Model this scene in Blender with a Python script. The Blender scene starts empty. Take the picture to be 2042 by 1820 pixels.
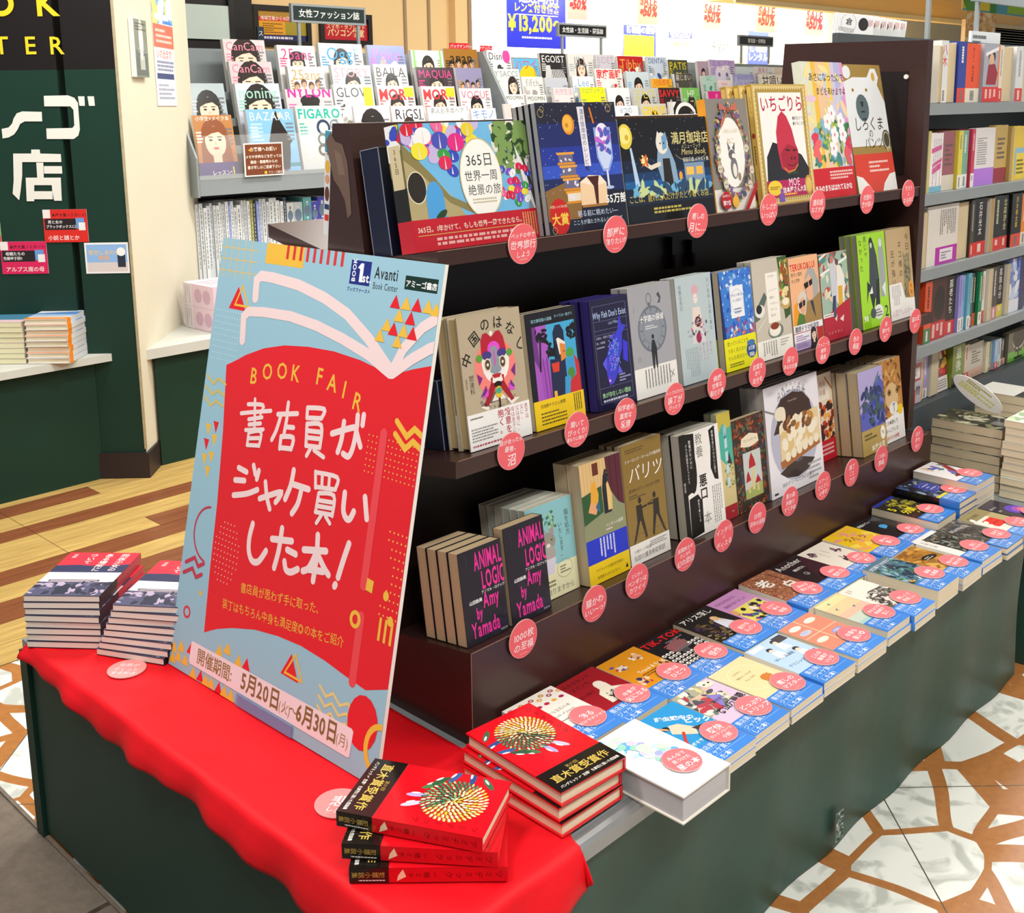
import bpy, math, random
from mathutils import Matrix, Vector
S = bpy.context.scene
COL = S.collection
# ---------------------------------------------------------------- camera
F, CX, CY = 2253.8, 1021.0, 637.0
def _cam():
    y, p, r = (math.radians(a) for a in (44.503, -10.746, .793))
    fw = Vector((math.cos(y)*math.cos(p), math.sin(y)*math.cos(p), math.sin(p)))
    rt = Vector((math.sin(y), -math.cos(y), 0)); dn = fw.cross(rt)
    c, s = math.cos(r), math.sin(r)
    return rt*c + dn*s, dn*c - rt*s, fw
RT, DN, FW = _cam()
EYE = Vector((0, 0, 1.45))
cd = bpy.data.cameras.new('camera'); cam = bpy.data.objects.new('camera', cd); COL.objects.link(cam)
cam.matrix_world = Matrix(((RT.x, -DN.x, -FW.x, EYE.x), (RT.y, -DN.y, -FW.y, EYE.y), (RT.z, -DN.z, -FW.z, EYE.z), (0, 0, 0, 1)))
cd.sensor_width = 36; cd.lens = F/2042*36; cd.shift_y = -(910-CY)/2042; cd.clip_start = .05
S.camera = cam
# ---------------------------------------------------------------- light and exposure
w = bpy.data.worlds.new('world'); S.world = w; w.use_nodes = True
w.node_tree.nodes['Background'].inputs[0].default_value = (.93, .96, 1, 1)
w.node_tree.nodes['Background'].inputs[1].default_value = .38
def lamp(name, loc, sx, sy, power, col=(1, .97, .92), rot=(0, 0, 0)):
    l = bpy.data.lights.new(name, 'AREA'); l.shape = 'RECTANGLE'; l.size = sx; l.size_y = sy; l.energy = power; l.color = col
    o = bpy.data.objects.new(name, l); o.location = loc; o.rotation_euler = rot; COL.objects.link(o); return o
LZ = 3.02
LAMPS = [(.2, -.6, 55), (.2, 1.6, 50), (2.4, -.4, 55), (2.4, 2.3, 62), (4.6, 1.0, 50), (3.6, 3.7, 46), (5.6, 3.9, 40), (1.2, 3.6, 40), (6.6, 1.9, 40)]
for i, (x, y, p) in enumerate(LAMPS):
    lamp('ceiling_lamp_light', (x, y, LZ-.06), 1.2, .3, p)
for x, y in ((8, 7.6), (10.5, 7.6), (13, 7.6)):
    lamp('optician_lamp_light', (x, y, LZ-.06), 2, .8, 200, (1, 1, 1))
S.view_settings.view_transform = 'Standard'; S.view_settings.look = 'None'
S.view_settings.exposure = -.12; S.view_settings.gamma = 1; S.view_settings.use_curve_mapping = False
S.cycles.max_bounces = 6; S.cycles.diffuse_bounces = 3; S.cycles.glossy_bounces = 3; S.cycles.transparent_max_bounces = 8
S.cycles.caustics_reflective = False; S.cycles.caustics_refractive = False

# ---------------------------------------------------------------- points on known planes
def ray(u, v): return RT*((u-CX)/F) + DN*((v-CY)/F) + FW
def onz(u, v, z): d = ray(u, v); return EYE + d*((z-EYE.z)/d.z)
def ony(u, v, y): d = ray(u, v); return EYE + d*((y-EYE.y)/d.y)
def onx(u, v, x): d = ray(u, v); return EYE + d*((x-EYE.x)/d.x)

# ---------------------------------------------------------------- colours and materials
def lin(c):
    c = c/255
    return c/12.92 if c <= .04045 else ((c+.055)/1.055)**2.4
_cc = {}
def C(h):
    if h in _cc: return _cc[h]
    s = h
    if len(s) == 3: s = s[0]*2+s[1]*2+s[2]*2
    r = _cc[h] = tuple(lin(int(s[i:i+2], 16)) for i in (0, 2, 4)) + (1.0,)
    return r
def newmat(name):
    m = bpy.data.materials.new(name); m.use_nodes = True
    return m, m.node_tree.nodes, m.node_tree.links, m.node_tree.nodes['Principled BSDF']
def mat(name, col, rough=.5, spec=.5, metal=0, noise=None, bump=None, coat=0):
    m, n, l, b = newmat(name)
    b.inputs['Roughness'].default_value = rough; b.inputs['Metallic'].default_value = metal
    b.inputs['Specular IOR Level'].default_value = spec; b.inputs['Coat Weight'].default_value = coat
    b.inputs['Base Color'].default_value = C(col)
    tc = n.new('ShaderNodeTexCoord')
    if noise:
        sc, amt = noise[:2]; stretch = noise[2] if len(noise) > 2 else (1, 1, 1)
        mp = n.new('ShaderNodeMapping'); mp.inputs['Scale'].default_value = stretch
        t = n.new('ShaderNodeTexNoise'); t.inputs['Scale'].default_value = sc; t.inputs['Detail'].default_value = 4
        x = n.new('ShaderNodeMix'); x.data_type = 'RGBA'; x.blend_type = 'MIX'
        c = C(col); x.inputs[6].default_value = tuple(v*(1-amt) for v in c[:3])+(1,); x.inputs[7].default_value = tuple(min(1, v*(1+amt)) for v in c[:3])+(1,)
        l.new(tc.outputs['Object'], mp.inputs[0]); l.new(mp.outputs[0], t.inputs['Vector']); l.new(t.outputs[0], x.inputs[0]); l.new(x.outputs[2], b.inputs['Base Color'])
    if bump:
        t = n.new('ShaderNodeTexNoise'); t.inputs['Scale'].default_value = bump[0]; t.inputs['Detail'].default_value = 3
        bp = n.new('ShaderNodeBump'); bp.inputs['Strength'].default_value = bump[1]; bp.inputs['Distance'].default_value = bump[2]
        l.new(tc.outputs['Object'], t.inputs['Vector']); l.new(t.outputs[0], bp.inputs['Height']); l.new(bp.outputs[0], b.inputs['Normal'])
    return m
def printmat(name, rough, spec, coat=0, glow=0):
    m, n, l, b = newmat(name)
    a = n.new('ShaderNodeAttribute'); a.attribute_name = 'Col'
    b.inputs['Roughness'].default_value = rough; b.inputs['Specular IOR Level'].default_value = spec; b.inputs['Coat Weight'].default_value = coat
    b.inputs['Coat Roughness'].default_value = .12
    l.new(a.outputs['Color'], b.inputs['Base Color'])
    if glow:
        l.new(a.outputs['Color'], b.inputs['Emission Color']); b.inputs['Emission Strength'].default_value = glow
    return m
PRINT = printmat('printed_paper', .42, .35)
GLOSS = printmat('glossy_print', .25, .45, .25)
MATTE = printmat('matte_card', .75, .15)
LIT = printmat('backlit_print', .5, .3, 0, .85)
def pagemat():
    m, n, l, b = newmat('page_edges')
    a = n.new('ShaderNodeAttribute'); a.attribute_name = 'Col'
    tc = n.new('ShaderNodeTexCoord'); mp = n.new('ShaderNodeMapping'); mp.inputs['Scale'].default_value = (3, 900, 3)
    t = n.new('ShaderNodeTexNoise'); t.inputs['Scale'].default_value = 1; t.inputs['Detail'].default_value = 2
    x = n.new('ShaderNodeMix'); x.data_type = 'RGBA'; x.blend_type = 'MULTIPLY'
    r = n.new('ShaderNodeValToRGB'); r.color_ramp.elements[0].color = (.72, .70, .66, 1); r.color_ramp.elements[1].position = .62
    l.new(tc.outputs['Object'], mp.inputs[0]); l.new(mp.outputs[0], t.inputs['Vector']); l.new(t.outputs[0], r.inputs[0])
    x.inputs[0].default_value = 1; l.new(a.outputs['Color'], x.inputs[6]); l.new(r.outputs[0], x.inputs[7]); l.new(x.outputs[2], b.inputs['Base Color'])
    b.inputs['Roughness'].default_value = .8; b.inputs['Specular IOR Level'].default_value = .2
    return m
PAGES = pagemat()
WOODF = mat('dark_brown_laminate', '3a2320', .32, .45, noise=(6, .12, (1, 1, 12)))
GREEN = mat('green_vinyl', '2a4b40', .42, .4, noise=(3, .12), bump=(5, .5, .012))
GREENB = mat('dark_green_board', '14352a', .5, .3, noise=(4, .08))
METAL = mat('grey_metal', '9a9ea0', .35, .5, .35, noise=(20, .06))
GREYB = mat('grey_painted_steel', '8d9598', .45, .4, noise=(9, .05))
CREAMW = mat('cream_wall', 'dcd6c0', .7, .2, noise=(3, .04))
ORANGE = mat('orange_cream_wall', 'f2cf98', .75, .2, noise=(2, .04))
WHITEW = mat('white_wall', 'e9e6da', .7, .2, noise=(2, .03))
BLACKB = mat('black_laminate', '120c0c', .45, .4, noise=(8, .2))
CLOTH = mat('red_satin_cloth', 'e00a1a', .55, .25, noise=(60, .05), bump=(420, .12, .0006))
FOAM = mat('white_foam_core', 'f2efe8', .8, .1, noise=(90, .04))
def clearmat(name='clear_acrylic', tint='ffffff', rough=.04, alpha=.09):
    m, n, l, b = newmat(name)
    b.inputs['Base Color'].default_value = C(tint); b.inputs['Roughness'].default_value = rough; b.inputs['Alpha'].default_value = alpha; b.inputs['Specular IOR Level'].default_value = .6
    return m
CLEAR = clearmat()

# ---------------------------------------------------------------- mesh accumulator
class M:
    def __init__(s): s.v = []; s.f = []; s.c = []; s.k = []
    def poly(s, pts, c='888', k=0):
        i = len(s.v); s.v += [tuple(p) for p in pts]; s.f.append(tuple(range(i, i+len(pts)))); s.c.append(C(c)); s.k.append(k)
    def hexa(s, p, c='888', k=0, skip=''):
        # p: 8 corners, bottom 0-3 then top 4-7, counter clockwise seen from above
        for key, q in (('b', (3, 2, 1, 0)), ('t', (4, 5, 6, 7)), ('f', (0, 1, 5, 4)), ('r', (1, 2, 6, 5)), ('k', (2, 3, 7, 6)), ('l', (3, 0, 4, 7))):
            if key not in skip: s.poly([p[i] for i in q], c, k)
    def box(s, x0, x1, y0, y1, z0, z1, c='888', k=0, skip=''):
        s.hexa([(x0, y0, z0), (x1, y0, z0), (x1, y1, z0), (x0, y1, z0), (x0, y0, z1), (x1, y0, z1), (x1, y1, z1), (x0, y1, z1)], c, k, skip)
    def prism(s, pts, z0, z1, c='888', k=0):
        s.poly([(x, y, z0) for x, y in reversed(pts)], c, k); s.poly([(x, y, z1) for x, y in pts], c, k)
        for i in range(len(pts)):
            a, b = pts[i], pts[(i+1) % len(pts)]
            s.poly([(a[0], a[1], z0), (b[0], b[1], z0), (b[0], b[1], z1), (a[0], a[1], z1)], c, k)
    def extr(s, pts, x0, x1, c='888', k=0):
        # outline in (y, z), extruded along x
        s.poly([(x0, y, z) for y, z in pts], c, k); s.poly([(x1, y, z) for y, z in reversed(pts)], c, k)
        for i in range(len(pts)):
            a, b = pts[i], pts[(i+1) % len(pts)]
            s.poly([(x0, b[0], b[1]), (x0, a[0], a[1]), (x1, a[0], a[1]), (x1, b[0], b[1])], c, k)
    def tube(s, pts, r, c='888', k=0, n=8):
        rings = []
        for i, p in enumerate(pts):
            p = Vector(p); d = (Vector(pts[min(i+1, len(pts)-1)])-Vector(pts[max(i-1, 0)])).normalized()
            a = d.orthogonal().normalized(); b = d.cross(a)
            rings.append([p+(a*math.cos(2*math.pi*j/n)+b*math.sin(2*math.pi*j/n))*r for j in range(n)])
        for q, w_ in zip(rings, rings[1:]):
            for j in range(n): s.poly([q[j], q[(j+1) % n], w_[(j+1) % n], w_[j]], c, k)
        s.poly(list(reversed(rings[0])), c, k); s.poly(rings[-1], c, k)
    def build(s, name, mats, parent=None, weld=False, smooth=False):
        me = bpy.data.meshes.new(name); me.from_pydata(s.v, [], s.f)
        for m in (mats if isinstance(mats, (list, tuple)) else [mats]): me.materials.append(m)
        me.polygons.foreach_set('material_index', s.k)
        at = me.color_attributes.new('Col', 'FLOAT_COLOR', 'CORNER'); buf = []
        for f, c in zip(s.f, s.c): buf += c*len(f)
        at.data.foreach_set('color', buf)
        if weld or smooth:
            import bmesh
            bm = bmesh.new(); bm.from_mesh(me); bmesh.ops.remove_doubles(bm, verts=bm.verts, dist=1e-5); bm.to_mesh(me); bm.free()
        if smooth: me.polygons.foreach_set('use_smooth', [True]*len(me.polygons))
        me.update()
        o = bpy.data.objects.new(name, me); COL.objects.link(o)
        if parent: o.parent = parent
        return o

# ---------------------------------------------------------------- naming
def tag(o, label, cat, group=None):
    o['label'] = label; o['category'] = cat
    if group: o['group'] = group
    return o
def thing(name, label, cat, mw=None, group=None):
    o = bpy.data.objects.new(name, None); COL.objects.link(o); o.empty_display_size = .02
    if mw is not None: o.matrix_world = mw
    return tag(o, label, cat, group)
def struct(o): o['kind'] = 'structure'; return o
def dup(root, mw, label=None, group=None):
    r = root.copy(); COL.objects.link(r); r.matrix_world = mw
    if label: r['label'] = label
    if group: r['group'] = group
    for ch in root.children:
        c = ch.copy(); COL.objects.link(c); c.parent = r
        for g in ch.children:
            d = g.copy(); COL.objects.link(d); d.parent = c
    return r
def T(x, y, z): return Matrix.Translation((x, y, z))
def R(a, ax): return Matrix.Rotation(math.radians(a), 4, ax)
ORD = ['first', 'second', 'third', 'fourth', 'fifth', 'sixth', 'seventh', 'eighth', 'ninth', 'tenth', 'eleventh', 'twelfth']

# ---------------------------------------------------------------- letters
_gl = {}
def glyph(ch, b=0):
    key = (ch, b)
    if key in _gl: return _gl[key]
    if ch in ' \u3000': return _gl.setdefault(key, ([], .3 if ch == ' ' else 1))
    c = bpy.data.curves.new('letter', 'FONT'); c.body = ch; c.resolution_u = 2; c.size = 1; c.offset = b*.012
    o = bpy.data.objects.new('letter', c); me = o.to_mesh()
    ps = [[(me.vertices[i].co.x, me.vertices[i].co.y) for i in p.vertices] for p in me.polygons]
    o.to_mesh_clear(); bpy.data.objects.remove(o); bpy.data.curves.remove(c)
    wide = ord(ch) > 0x2000
    adv = 1.0 if wide else (max((q[0] for p in ps for q in p), default=.3)+.07)
    _gl[key] = (ps, adv); return _gl[key]
ROT = {'ー', '〜', '～', '…', '(', ')', '-', '—'}

# ---------------------------------------------------------------- flat artwork, measured in shares of the sheet's width and height
def clip(pts, w, h):
    for ax, lim, sg in ((0, 0, 1), (0, w, -1), (1, 0, 1), (1, h, -1)):
        out = []
        for i in range(len(pts)):
            a, b = pts[i-1], pts[i]; da, db = (a[ax]-lim)*sg, (b[ax]-lim)*sg
            if (da >= 0) != (db >= 0):
                t = da/(da-db); out.append((a[0]+(b[0]-a[0])*t, a[1]+(b[1]-a[1])*t))
            if db >= 0: out.append(b)
        pts = out
        if len(pts) < 3: return []
    return pts
class Art:
    def __init__(s, w, h, bg=None, seed=1):
        s.w, s.h = w, h; s.ops = []; s.bb = []; s.rnd = random.Random(seed)
        if bg: s.r(0, 0, 1, 1, bg)
    def add(s, polys, c):
        ps = []
        for p in polys:
            if any(x < 0 or x > s.w or y < 0 or y > s.h for x, y in p): p = clip(p, s.w, s.h)
            if len(p) >= 3: ps.append(p)
        if not ps: return
        xs = [x for p in ps for x, y in p]; ys = [y for p in ps for x, y in p]
        bb = (min(xs), min(ys), max(xs), max(ys)); lay = 0
        for q, l in s.bb:
            if q[0] < bb[2] and q[2] > bb[0] and q[1] < bb[3] and q[3] > bb[1]: lay = max(lay, l+1)
        s.bb.append((bb, lay)); s.ops.append((lay, ps, c))
    def P(s, pts): return [(x*s.w, y*s.h) for x, y in pts]
    def r(s, x0, y0, x1, y1, c): s.add([s.P([(x0, y0), (x1, y0), (x1, y1), (x0, y1)])], c)
    def p(s, pts, c): s.add([s.P(pts)], c)
    def _e(s, cx, cy, rx, ry, rot, n):
        a = math.radians(rot); ca, sa = math.cos(a), math.sin(a); o = []
        for i in range(n):
            t = 2*math.pi*i/n; x, y = rx*s.w*math.cos(t), ry*s.w*math.sin(t)
            o.append((cx*s.w+x*ca-y*sa, cy*s.h+x*sa+y*ca))
        return o
    def e(s, cx, cy, rx, c, ry=None, rot=0, n=16): s.add([s._e(cx, cy, rx, ry or rx, rot, n)], c)
    def es(s, lst, c, n=8):
        s.add([s._e(q[0], q[1], q[2], q[3] if len(q) > 3 else q[2], q[4] if len(q) > 4 else 0, n) for q in lst], c)
    def ps(s, lst, c): s.add([s.P(q) for q in lst], c)
    def ring(s, cx, cy, rx, wd, c, ry=None, n=24, a0=0, a1=360):
        ry = ry or rx; o = []; st = n if a1-a0 == 360 else n
        for i in range(st):
            q = []
            for t, k in ((i, 1), (i+1, 1), (i+1, 0), (i, 0)):
                a = math.radians(a0+(a1-a0)*t/st)
                q.append((cx*s.w+(rx-wd*(1-k))*s.w*math.cos(a), cy*s.h+(ry-wd*(1-k))*s.w*math.sin(a)))
            o.append(q)
        s.add(o, c)
    def l(s, pts, wd, c, w2=None):
        P = [Vector(q) for q in s.P(pts)]; P = [q for k, q in enumerate(P) if not k or (q-P[k-1]).length > 1e-9]; n = len(P)-1
        if n < 1: return
        hs = [(wd if w2 is None else wd+(w2-wd)*k/n)*s.w/2 for k in range(n+1)]
        D = [(P[k+1]-P[k]).normalized() for k in range(n)]; L = []; o = []
        for k in range(n+1):
            a, b = D[max(k-1, 0)], D[min(k, n-1)]; t_ = a+b
            t_ = t_.normalized() if t_.length > .2 else b; nn = Vector((-t_.y, t_.x)); mt = min(1.6, 1/max(.4, abs(nn.dot(Vector((-b.y, b.x))))))
            L.append((P[k]+nn*hs[k]*mt, P[k]-nn*hs[k]*mt))
        for k in range(n): o.append([tuple(L[k][0]), tuple(L[k][1]), tuple(L[k+1][1]), tuple(L[k+1][0])])
        if hs[0] > .0009:
            for e_, d, h in ((P[0], -D[0], hs[0]), (P[-1], D[-1], hs[-1])):
                nn = Vector((-d.y, d.x)); o.append([tuple(e_+nn*h*math.cos(a_)+d*h*math.sin(a_)) for a_ in (0, .5, 1.05, 1.57, 2.1, 2.64, 3.1416)])
        s.add(o, c)
    def t(s, txt, x, y, sz, c, v=0, rot=0, b=0, sx=1, al='l', sp=0, sk=0, jit=0):
        a = math.radians(rot); ca, sa = math.cos(a), math.sin(a); o = []; pen = 0; k = sz*s.w
        for ch in txt:
            g, adv = glyph(ch, b); gx = gy = 0; q = 0
            if v:
                if ch in ROT: q = 1
                gx, gy = (-.5 if adv >= 1 else -adv/2), -pen-.85
                if ch in '、。っッゃゅょャュョァィ' and adv >= 1: gx += .1; gy += .1
                pen += (1+sp)
            else: gx, gy = pen, 0; pen += adv+sp
            jr = s.rnd.uniform(-jit, jit) if jit else 0; cj, sj = math.cos(jr), math.sin(jr); jy = s.rnd.uniform(-jit, jit)*.4 if jit else 0
            for p in g:
                pts = []
                for px, py in p:
                    if q: px, py = .5+(py-.38), .38-(px-.5)
                    if jit: px, py = .5+(px-.5)*cj-(py-.4)*sj, .4+(px-.5)*sj+(py-.4)*cj+jy
                    pts.append(((px+gx)*sx+(py+gy)*sk, py+gy))
                o.append(pts)
        if al != 'l' and not v:
            L = pen*sx*(.5 if al == 'c' else 1)
            o = [[(px-L, py) for px, py in p] for p in o]
        s.add([[(x*s.w+k*(px*ca-py*sa), y*s.h+k*(px*sa+py*ca)) for px, py in p] for p in o], c)
    def arc(s, txt, cx, cy, rad, a0, a1, sz, c, b=0, down=False):
        n = max(1, len(txt)-1)
        for i, ch in enumerate(txt):
            a = a0+(a1-a0)*i/n; t = math.radians(a)
            s.t(ch, cx+rad*math.cos(t), cy+rad*math.sin(t)*s.w/s.h, sz, c, rot=a-90 if not down else a+90, b=b, al='c')
    def fine(s, x0, y0, x1, y1, n, c, v=0, fill=.5):
        # rows (or columns) of print too small to read
        o = []
        for i in range(n):
            q = 0.0
            end = 1 if s.rnd.random() < .6 else s.rnd.uniform(.5, .95)
            while q < end:
                d = s.rnd.uniform(.03, .09); e = min(end, q+d)
                if v:
                    a = x1-(x1-x0)*(i+.5-fill/2)/n; b2 = x1-(x1-x0)*(i+.5+fill/2)/n
                    o.append([(b2, y1-(y1-y0)*e), (a, y1-(y1-y0)*e), (a, y1-(y1-y0)*q), (b2, y1-(y1-y0)*q)])
                else:
                    a = y1-(y1-y0)*(i+.5-fill/2)/n; b2 = y1-(y1-y0)*(i+.5+fill/2)/n
                    o.append([(x0+(x1-x0)*q, b2), (x0+(x1-x0)*e, b2), (x0+(x1-x0)*e, a), (x0+(x1-x0)*q, a)])
                q = e+.018
        s.ps(o, c)
    def blobs(s, x0, y0, x1, y1, n, r0, r1, cols, el=1.6, m=7):
        for c in cols:
            s.es([(s.rnd.uniform(x0, x1), s.rnd.uniform(y0, y1), q*el, q, s.rnd.uniform(0, 180)) for q in (s.rnd.uniform(r0, r1) for _ in range(n))], c, m)
    def face(s, cx, cy, z, hair='2a1d18', skin='f0cdb4', body=None, long=1, hat=None):
        A = s.w/s.h
        if body: s.p([(cx-z*1.7, cy-z*3.4*A), (cx-z*1.3, cy-z*1.9*A), (cx-z*.4, cy-z*1.4*A), (cx+z*.4, cy-z*1.4*A), (cx+z*1.3, cy-z*1.9*A), (cx+z*1.7, cy-z*3.4*A)], body)
        s.e(cx, cy+z*.15*A, z*.98, hair, z*1.22)
        if long: s.p([(cx-z, cy), (cx-z*1.15, cy-z*2*A*long), (cx+z*1.15, cy-z*2*A*long), (cx+z, cy)], hair)
        s.r(cx-z*.3, cy-z*1.5*A, cx+z*.3, cy-z*.7*A, skin)
        s.e(cx, cy-z*.1*A, z*.74, skin, z*.98)
        s.p([(cx-z*.78, cy+z*.15*A), (cx-z*.6, cy+z*.85*A), (cx+z*.6, cy+z*.85*A), (cx+z*.78, cy+z*.15*A), (cx+z*.3, cy+z*.5*A), (cx-z*.2, cy+z*.42*A)], hair)
        s.es([(cx-z*.32, cy, z*.13, z*.07), (cx+z*.32, cy, z*.13, z*.07)], '1a1210')
        s.ps([[(cx+k*z*.32-z*.17, cy+z*.16*A), (cx+k*z*.32+z*.17, cy+z*.16*A), (cx+k*z*.32+z*.17, cy+z*.22*A), (cx+k*z*.32-z*.17, cy+z*.22*A)] for k in (-1, 1)], '4a342a')
        s.p([(cx-z*.08, cy-z*.28*A), (cx+z*.08, cy-z*.28*A), (cx, cy-z*.1*A)], 'd9a88e')
        s.e(cx, cy-z*.52*A, z*.2, 'c8434a', z*.08)
        if hat: s.e(cx, cy+z*.85*A, z*1.05, hat, z*.55)
    def put(s, m, O, U, V, N, k=0, dz=.00013, base=0):
        O, U, V, N = Vector(O), Vector(U), Vector(V), Vector(N)
        for lay, ps, c in s.ops:
            for i_, p in enumerate(ps):
                q = O+N*(base+lay*dz+(i_ % 30)*1.6e-6); m.poly([q+U*x+V*y for x, y in p], c, k)
# ================================================================ the setting
def floor_tile_mat():
    m, n, l, b = newmat('crazy_paving')
    tc = n.new('ShaderNodeTexCoord')
    nz = n.new('ShaderNodeTexNoise'); nz.inputs['Scale'].default_value = 4; nz.inputs['Detail'].default_value = 1
    ad = n.new('ShaderNodeMix'); ad.data_type = 'RGBA'; ad.blend_type = 'ADD'; ad.inputs[0].default_value = .045
    l.new(tc.outputs['Object'], nz.inputs['Vector']); l.new(tc.outputs['Object'], ad.inputs[6]); l.new(nz.outputs['Color'], ad.inputs[7])
    mp = n.new('ShaderNodeMapping'); mp.inputs['Rotation'].default_value = (0, 0, .5); mp.inputs['Scale'].default_value = (1, 1.5, 0); l.new(ad.outputs[2], mp.inputs[0])
    vo = n.new('ShaderNodeTexVoronoi'); vo.feature = 'DISTANCE_TO_EDGE'; vo.inputs['Scale'].default_value = 4.6; vo.inputs['Randomness'].default_value = 1; l.new(mp.outputs[0], vo.inputs['Vector'])
    vc = n.new('ShaderNodeTexVoronoi'); vc.inputs['Scale'].default_value = 4.6; l.new(mp.outputs[0], vc.inputs['Vector'])
    sep = n.new('ShaderNodeSeparateColor'); l.new(vc.outputs['Color'], sep.inputs[0])
    th = n.new('ShaderNodeMath'); th.operation = 'MULTIPLY_ADD'; th.inputs[1].default_value = .085; th.inputs[2].default_value = .035; l.new(sep.outputs[0], th.inputs[0])
    gt = n.new('ShaderNodeMath'); gt.operation = 'GREATER_THAN'; l.new(vo.outputs['Distance'], gt.inputs[0]); l.new(th.outputs[0], gt.inputs[1])
    vn = n.new('ShaderNodeTexNoise'); vn.inputs['Scale'].default_value = 9; vn.inputs['Detail'].default_value = 6; vn.inputs['Distortion'].default_value = 1.6; l.new(tc.outputs['Object'], vn.inputs['Vector'])
    ra = n.new('ShaderNodeValToRGB'); ra.color_ramp.elements[0].position = .38; ra.color_ramp.elements[0].color = C('bfc2ba'); ra.color_ramp.elements[1].position = .5; ra.color_ramp.elements[1].color = C('eceee6'); l.new(vn.outputs[0], ra.inputs[0])
    gn = n.new('ShaderNodeTexNoise'); gn.inputs['Scale'].default_value = 60; l.new(tc.outputs['Object'], gn.inputs['Vector'])
    rg = n.new('ShaderNodeValToRGB'); rg.color_ramp.elements[0].color = C('9c6233'); rg.color_ramp.elements[1].color = C('bd8147'); l.new(gn.outputs[0], rg.inputs[0])
    mx = n.new('ShaderNodeMix'); mx.data_type = 'RGBA'; l.new(gt.outputs[0], mx.inputs[0]); l.new(rg.outputs[0], mx.inputs[6]); l.new(ra.outputs[0], mx.inputs[7])
    sx = n.new('ShaderNodeSeparateXYZ'); l.new(tc.outputs['Object'], sx.inputs[0]); last = mx.outputs[2]
    for op, off in (('SUBTRACT', 1.115), ('ADD', 3.09)):
        a = n.new('ShaderNodeMath'); a.operation = op; l.new(sx.outputs[0], a.inputs[0]); l.new(sx.outputs[1], a.inputs[1])
        c = n.new('ShaderNodeMath'); c.operation = 'MULTIPLY_ADD'; c.inputs[1].default_value = 1/.911; c.inputs[2].default_value = -off/.911; l.new(a.outputs[0], c.inputs[0])
        f = n.new('ShaderNodeMath'); f.operation = 'FRACT'; l.new(c.outputs[0], f.inputs[0])
        g = n.new('ShaderNodeMath'); g.operation = 'LESS_THAN'; g.inputs[1].default_value = .0045; l.new(f.outputs[0], g.inputs[0])
        x = n.new('ShaderNodeMix'); x.data_type = 'RGBA'; x.inputs[7].default_value = C('5d5347'); l.new(g.outputs[0], x.inputs[0]); l.new(last, x.inputs[6]); last = x.outputs[2]
    l.new(last, b.inputs['Base Color']); b.inputs['Roughness'].default_value = .28
    return m
m = M(); m.poly([(.805, -4, 0), (16, -4, 0), (16, 2.935, 0), (.805, 2.935, 0)]); struct(m.build('floor', floor_tile_mat()))
STONE = mat('brown_split_stone', '6f6459', .75, .3, noise=(35, .35), bump=(26, .7, .012))
m = M()
for i in range(-8, 6):
    for j in range(4):
        y0 = i*.62+.31*(j % 2); x1 = .805-j*.36
        m.box(x1-.352, x1, y0+.004, y0+.612, -.03, -.0025)
m.box(-.7, .805, -5, 4.2, -.04, -.018); m.box(.797, .805, -4, 2.935, -.01, .001)
o = m.build('floor_stone', STONE); o.name = 'floor.001'; struct(o)
def woodmat():
    m_, n, l, b = newmat('plank_flooring')
    a = n.new('ShaderNodeAttribute'); a.attribute_name = 'Col'; tc = n.new('ShaderNodeTexCoord'); mp = n.new('ShaderNodeMapping'); mp.inputs['Scale'].default_value = (2.2, 26, 1)
    t = n.new('ShaderNodeTexNoise'); t.inputs['Scale'].default_value = 2; t.inputs['Detail'].default_value = 5; t.inputs['Distortion'].default_value = .6
    r = n.new('ShaderNodeValToRGB'); r.color_ramp.elements[0].position = .3; r.color_ramp.elements[0].color = (.66, .62, .58, 1); r.color_ramp.elements[1].position = .7
    x = n.new('ShaderNodeMix'); x.data_type = 'RGBA'; x.blend_type = 'MULTIPLY'; x.inputs[0].default_value = 1
    l.new(tc.outputs['Object'], mp.inputs[0]); l.new(mp.outputs[0], t.inputs['Vector']); l.new(t.outputs[0], r.inputs[0]); l.new(a.outputs['Color'], x.inputs[6]); l.new(r.outputs[0], x.inputs[7]); l.new(x.outputs[2], b.inputs['Base Color'])
    b.inputs['Roughness'].default_value = .35
    return m_
m = M(); L_, D_ = 'cfae68', '8a5232'
rows = [(4.5, 4.173, [(9, L_)]), (4.173, 4.057, [(1.85, D_), (9, L_)]), (4.057, 3.923, [(9, L_)]), (3.923, 3.82, [(9, D_)]), (3.82, 3.69, [(9, L_)]), (3.69, 3.573, [(1.84, L_), (9, D_)]), (3.573, 3.46, [(9, D_)]),
        (3.46, 3.338, [(9, L_)]), (3.338, 3.19, [(9, D_)]), (3.19, 3.06, [(9, L_)]), (3.06, 2.94, [(1.3, L_), (2.2, D_), (9, L_)])]
for y1, y0, sg in rows:
    x0 = -1
    for x1, c in sg:
        for k in range(40):
            xa = x0+k*1.25; xb = min(x1, xa+1.25)
            if xa >= x1: break
            m.box(xa+.0012, xb-.0012, y0+.0012, y1-.0012, -.02, 0, c)
        x0 = x1
m.box(-1, 9, 2.936, 4.5, -.03, -.001, '5a4326'); m.box(9, 34, 2.935, 10, -.02, 0, L_); m.box(2, 9, 4.5, 10, -.02, 0, L_)
o = m.build('floor_wood', woodmat()); o.name = 'floor.002'; struct(o)

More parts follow.
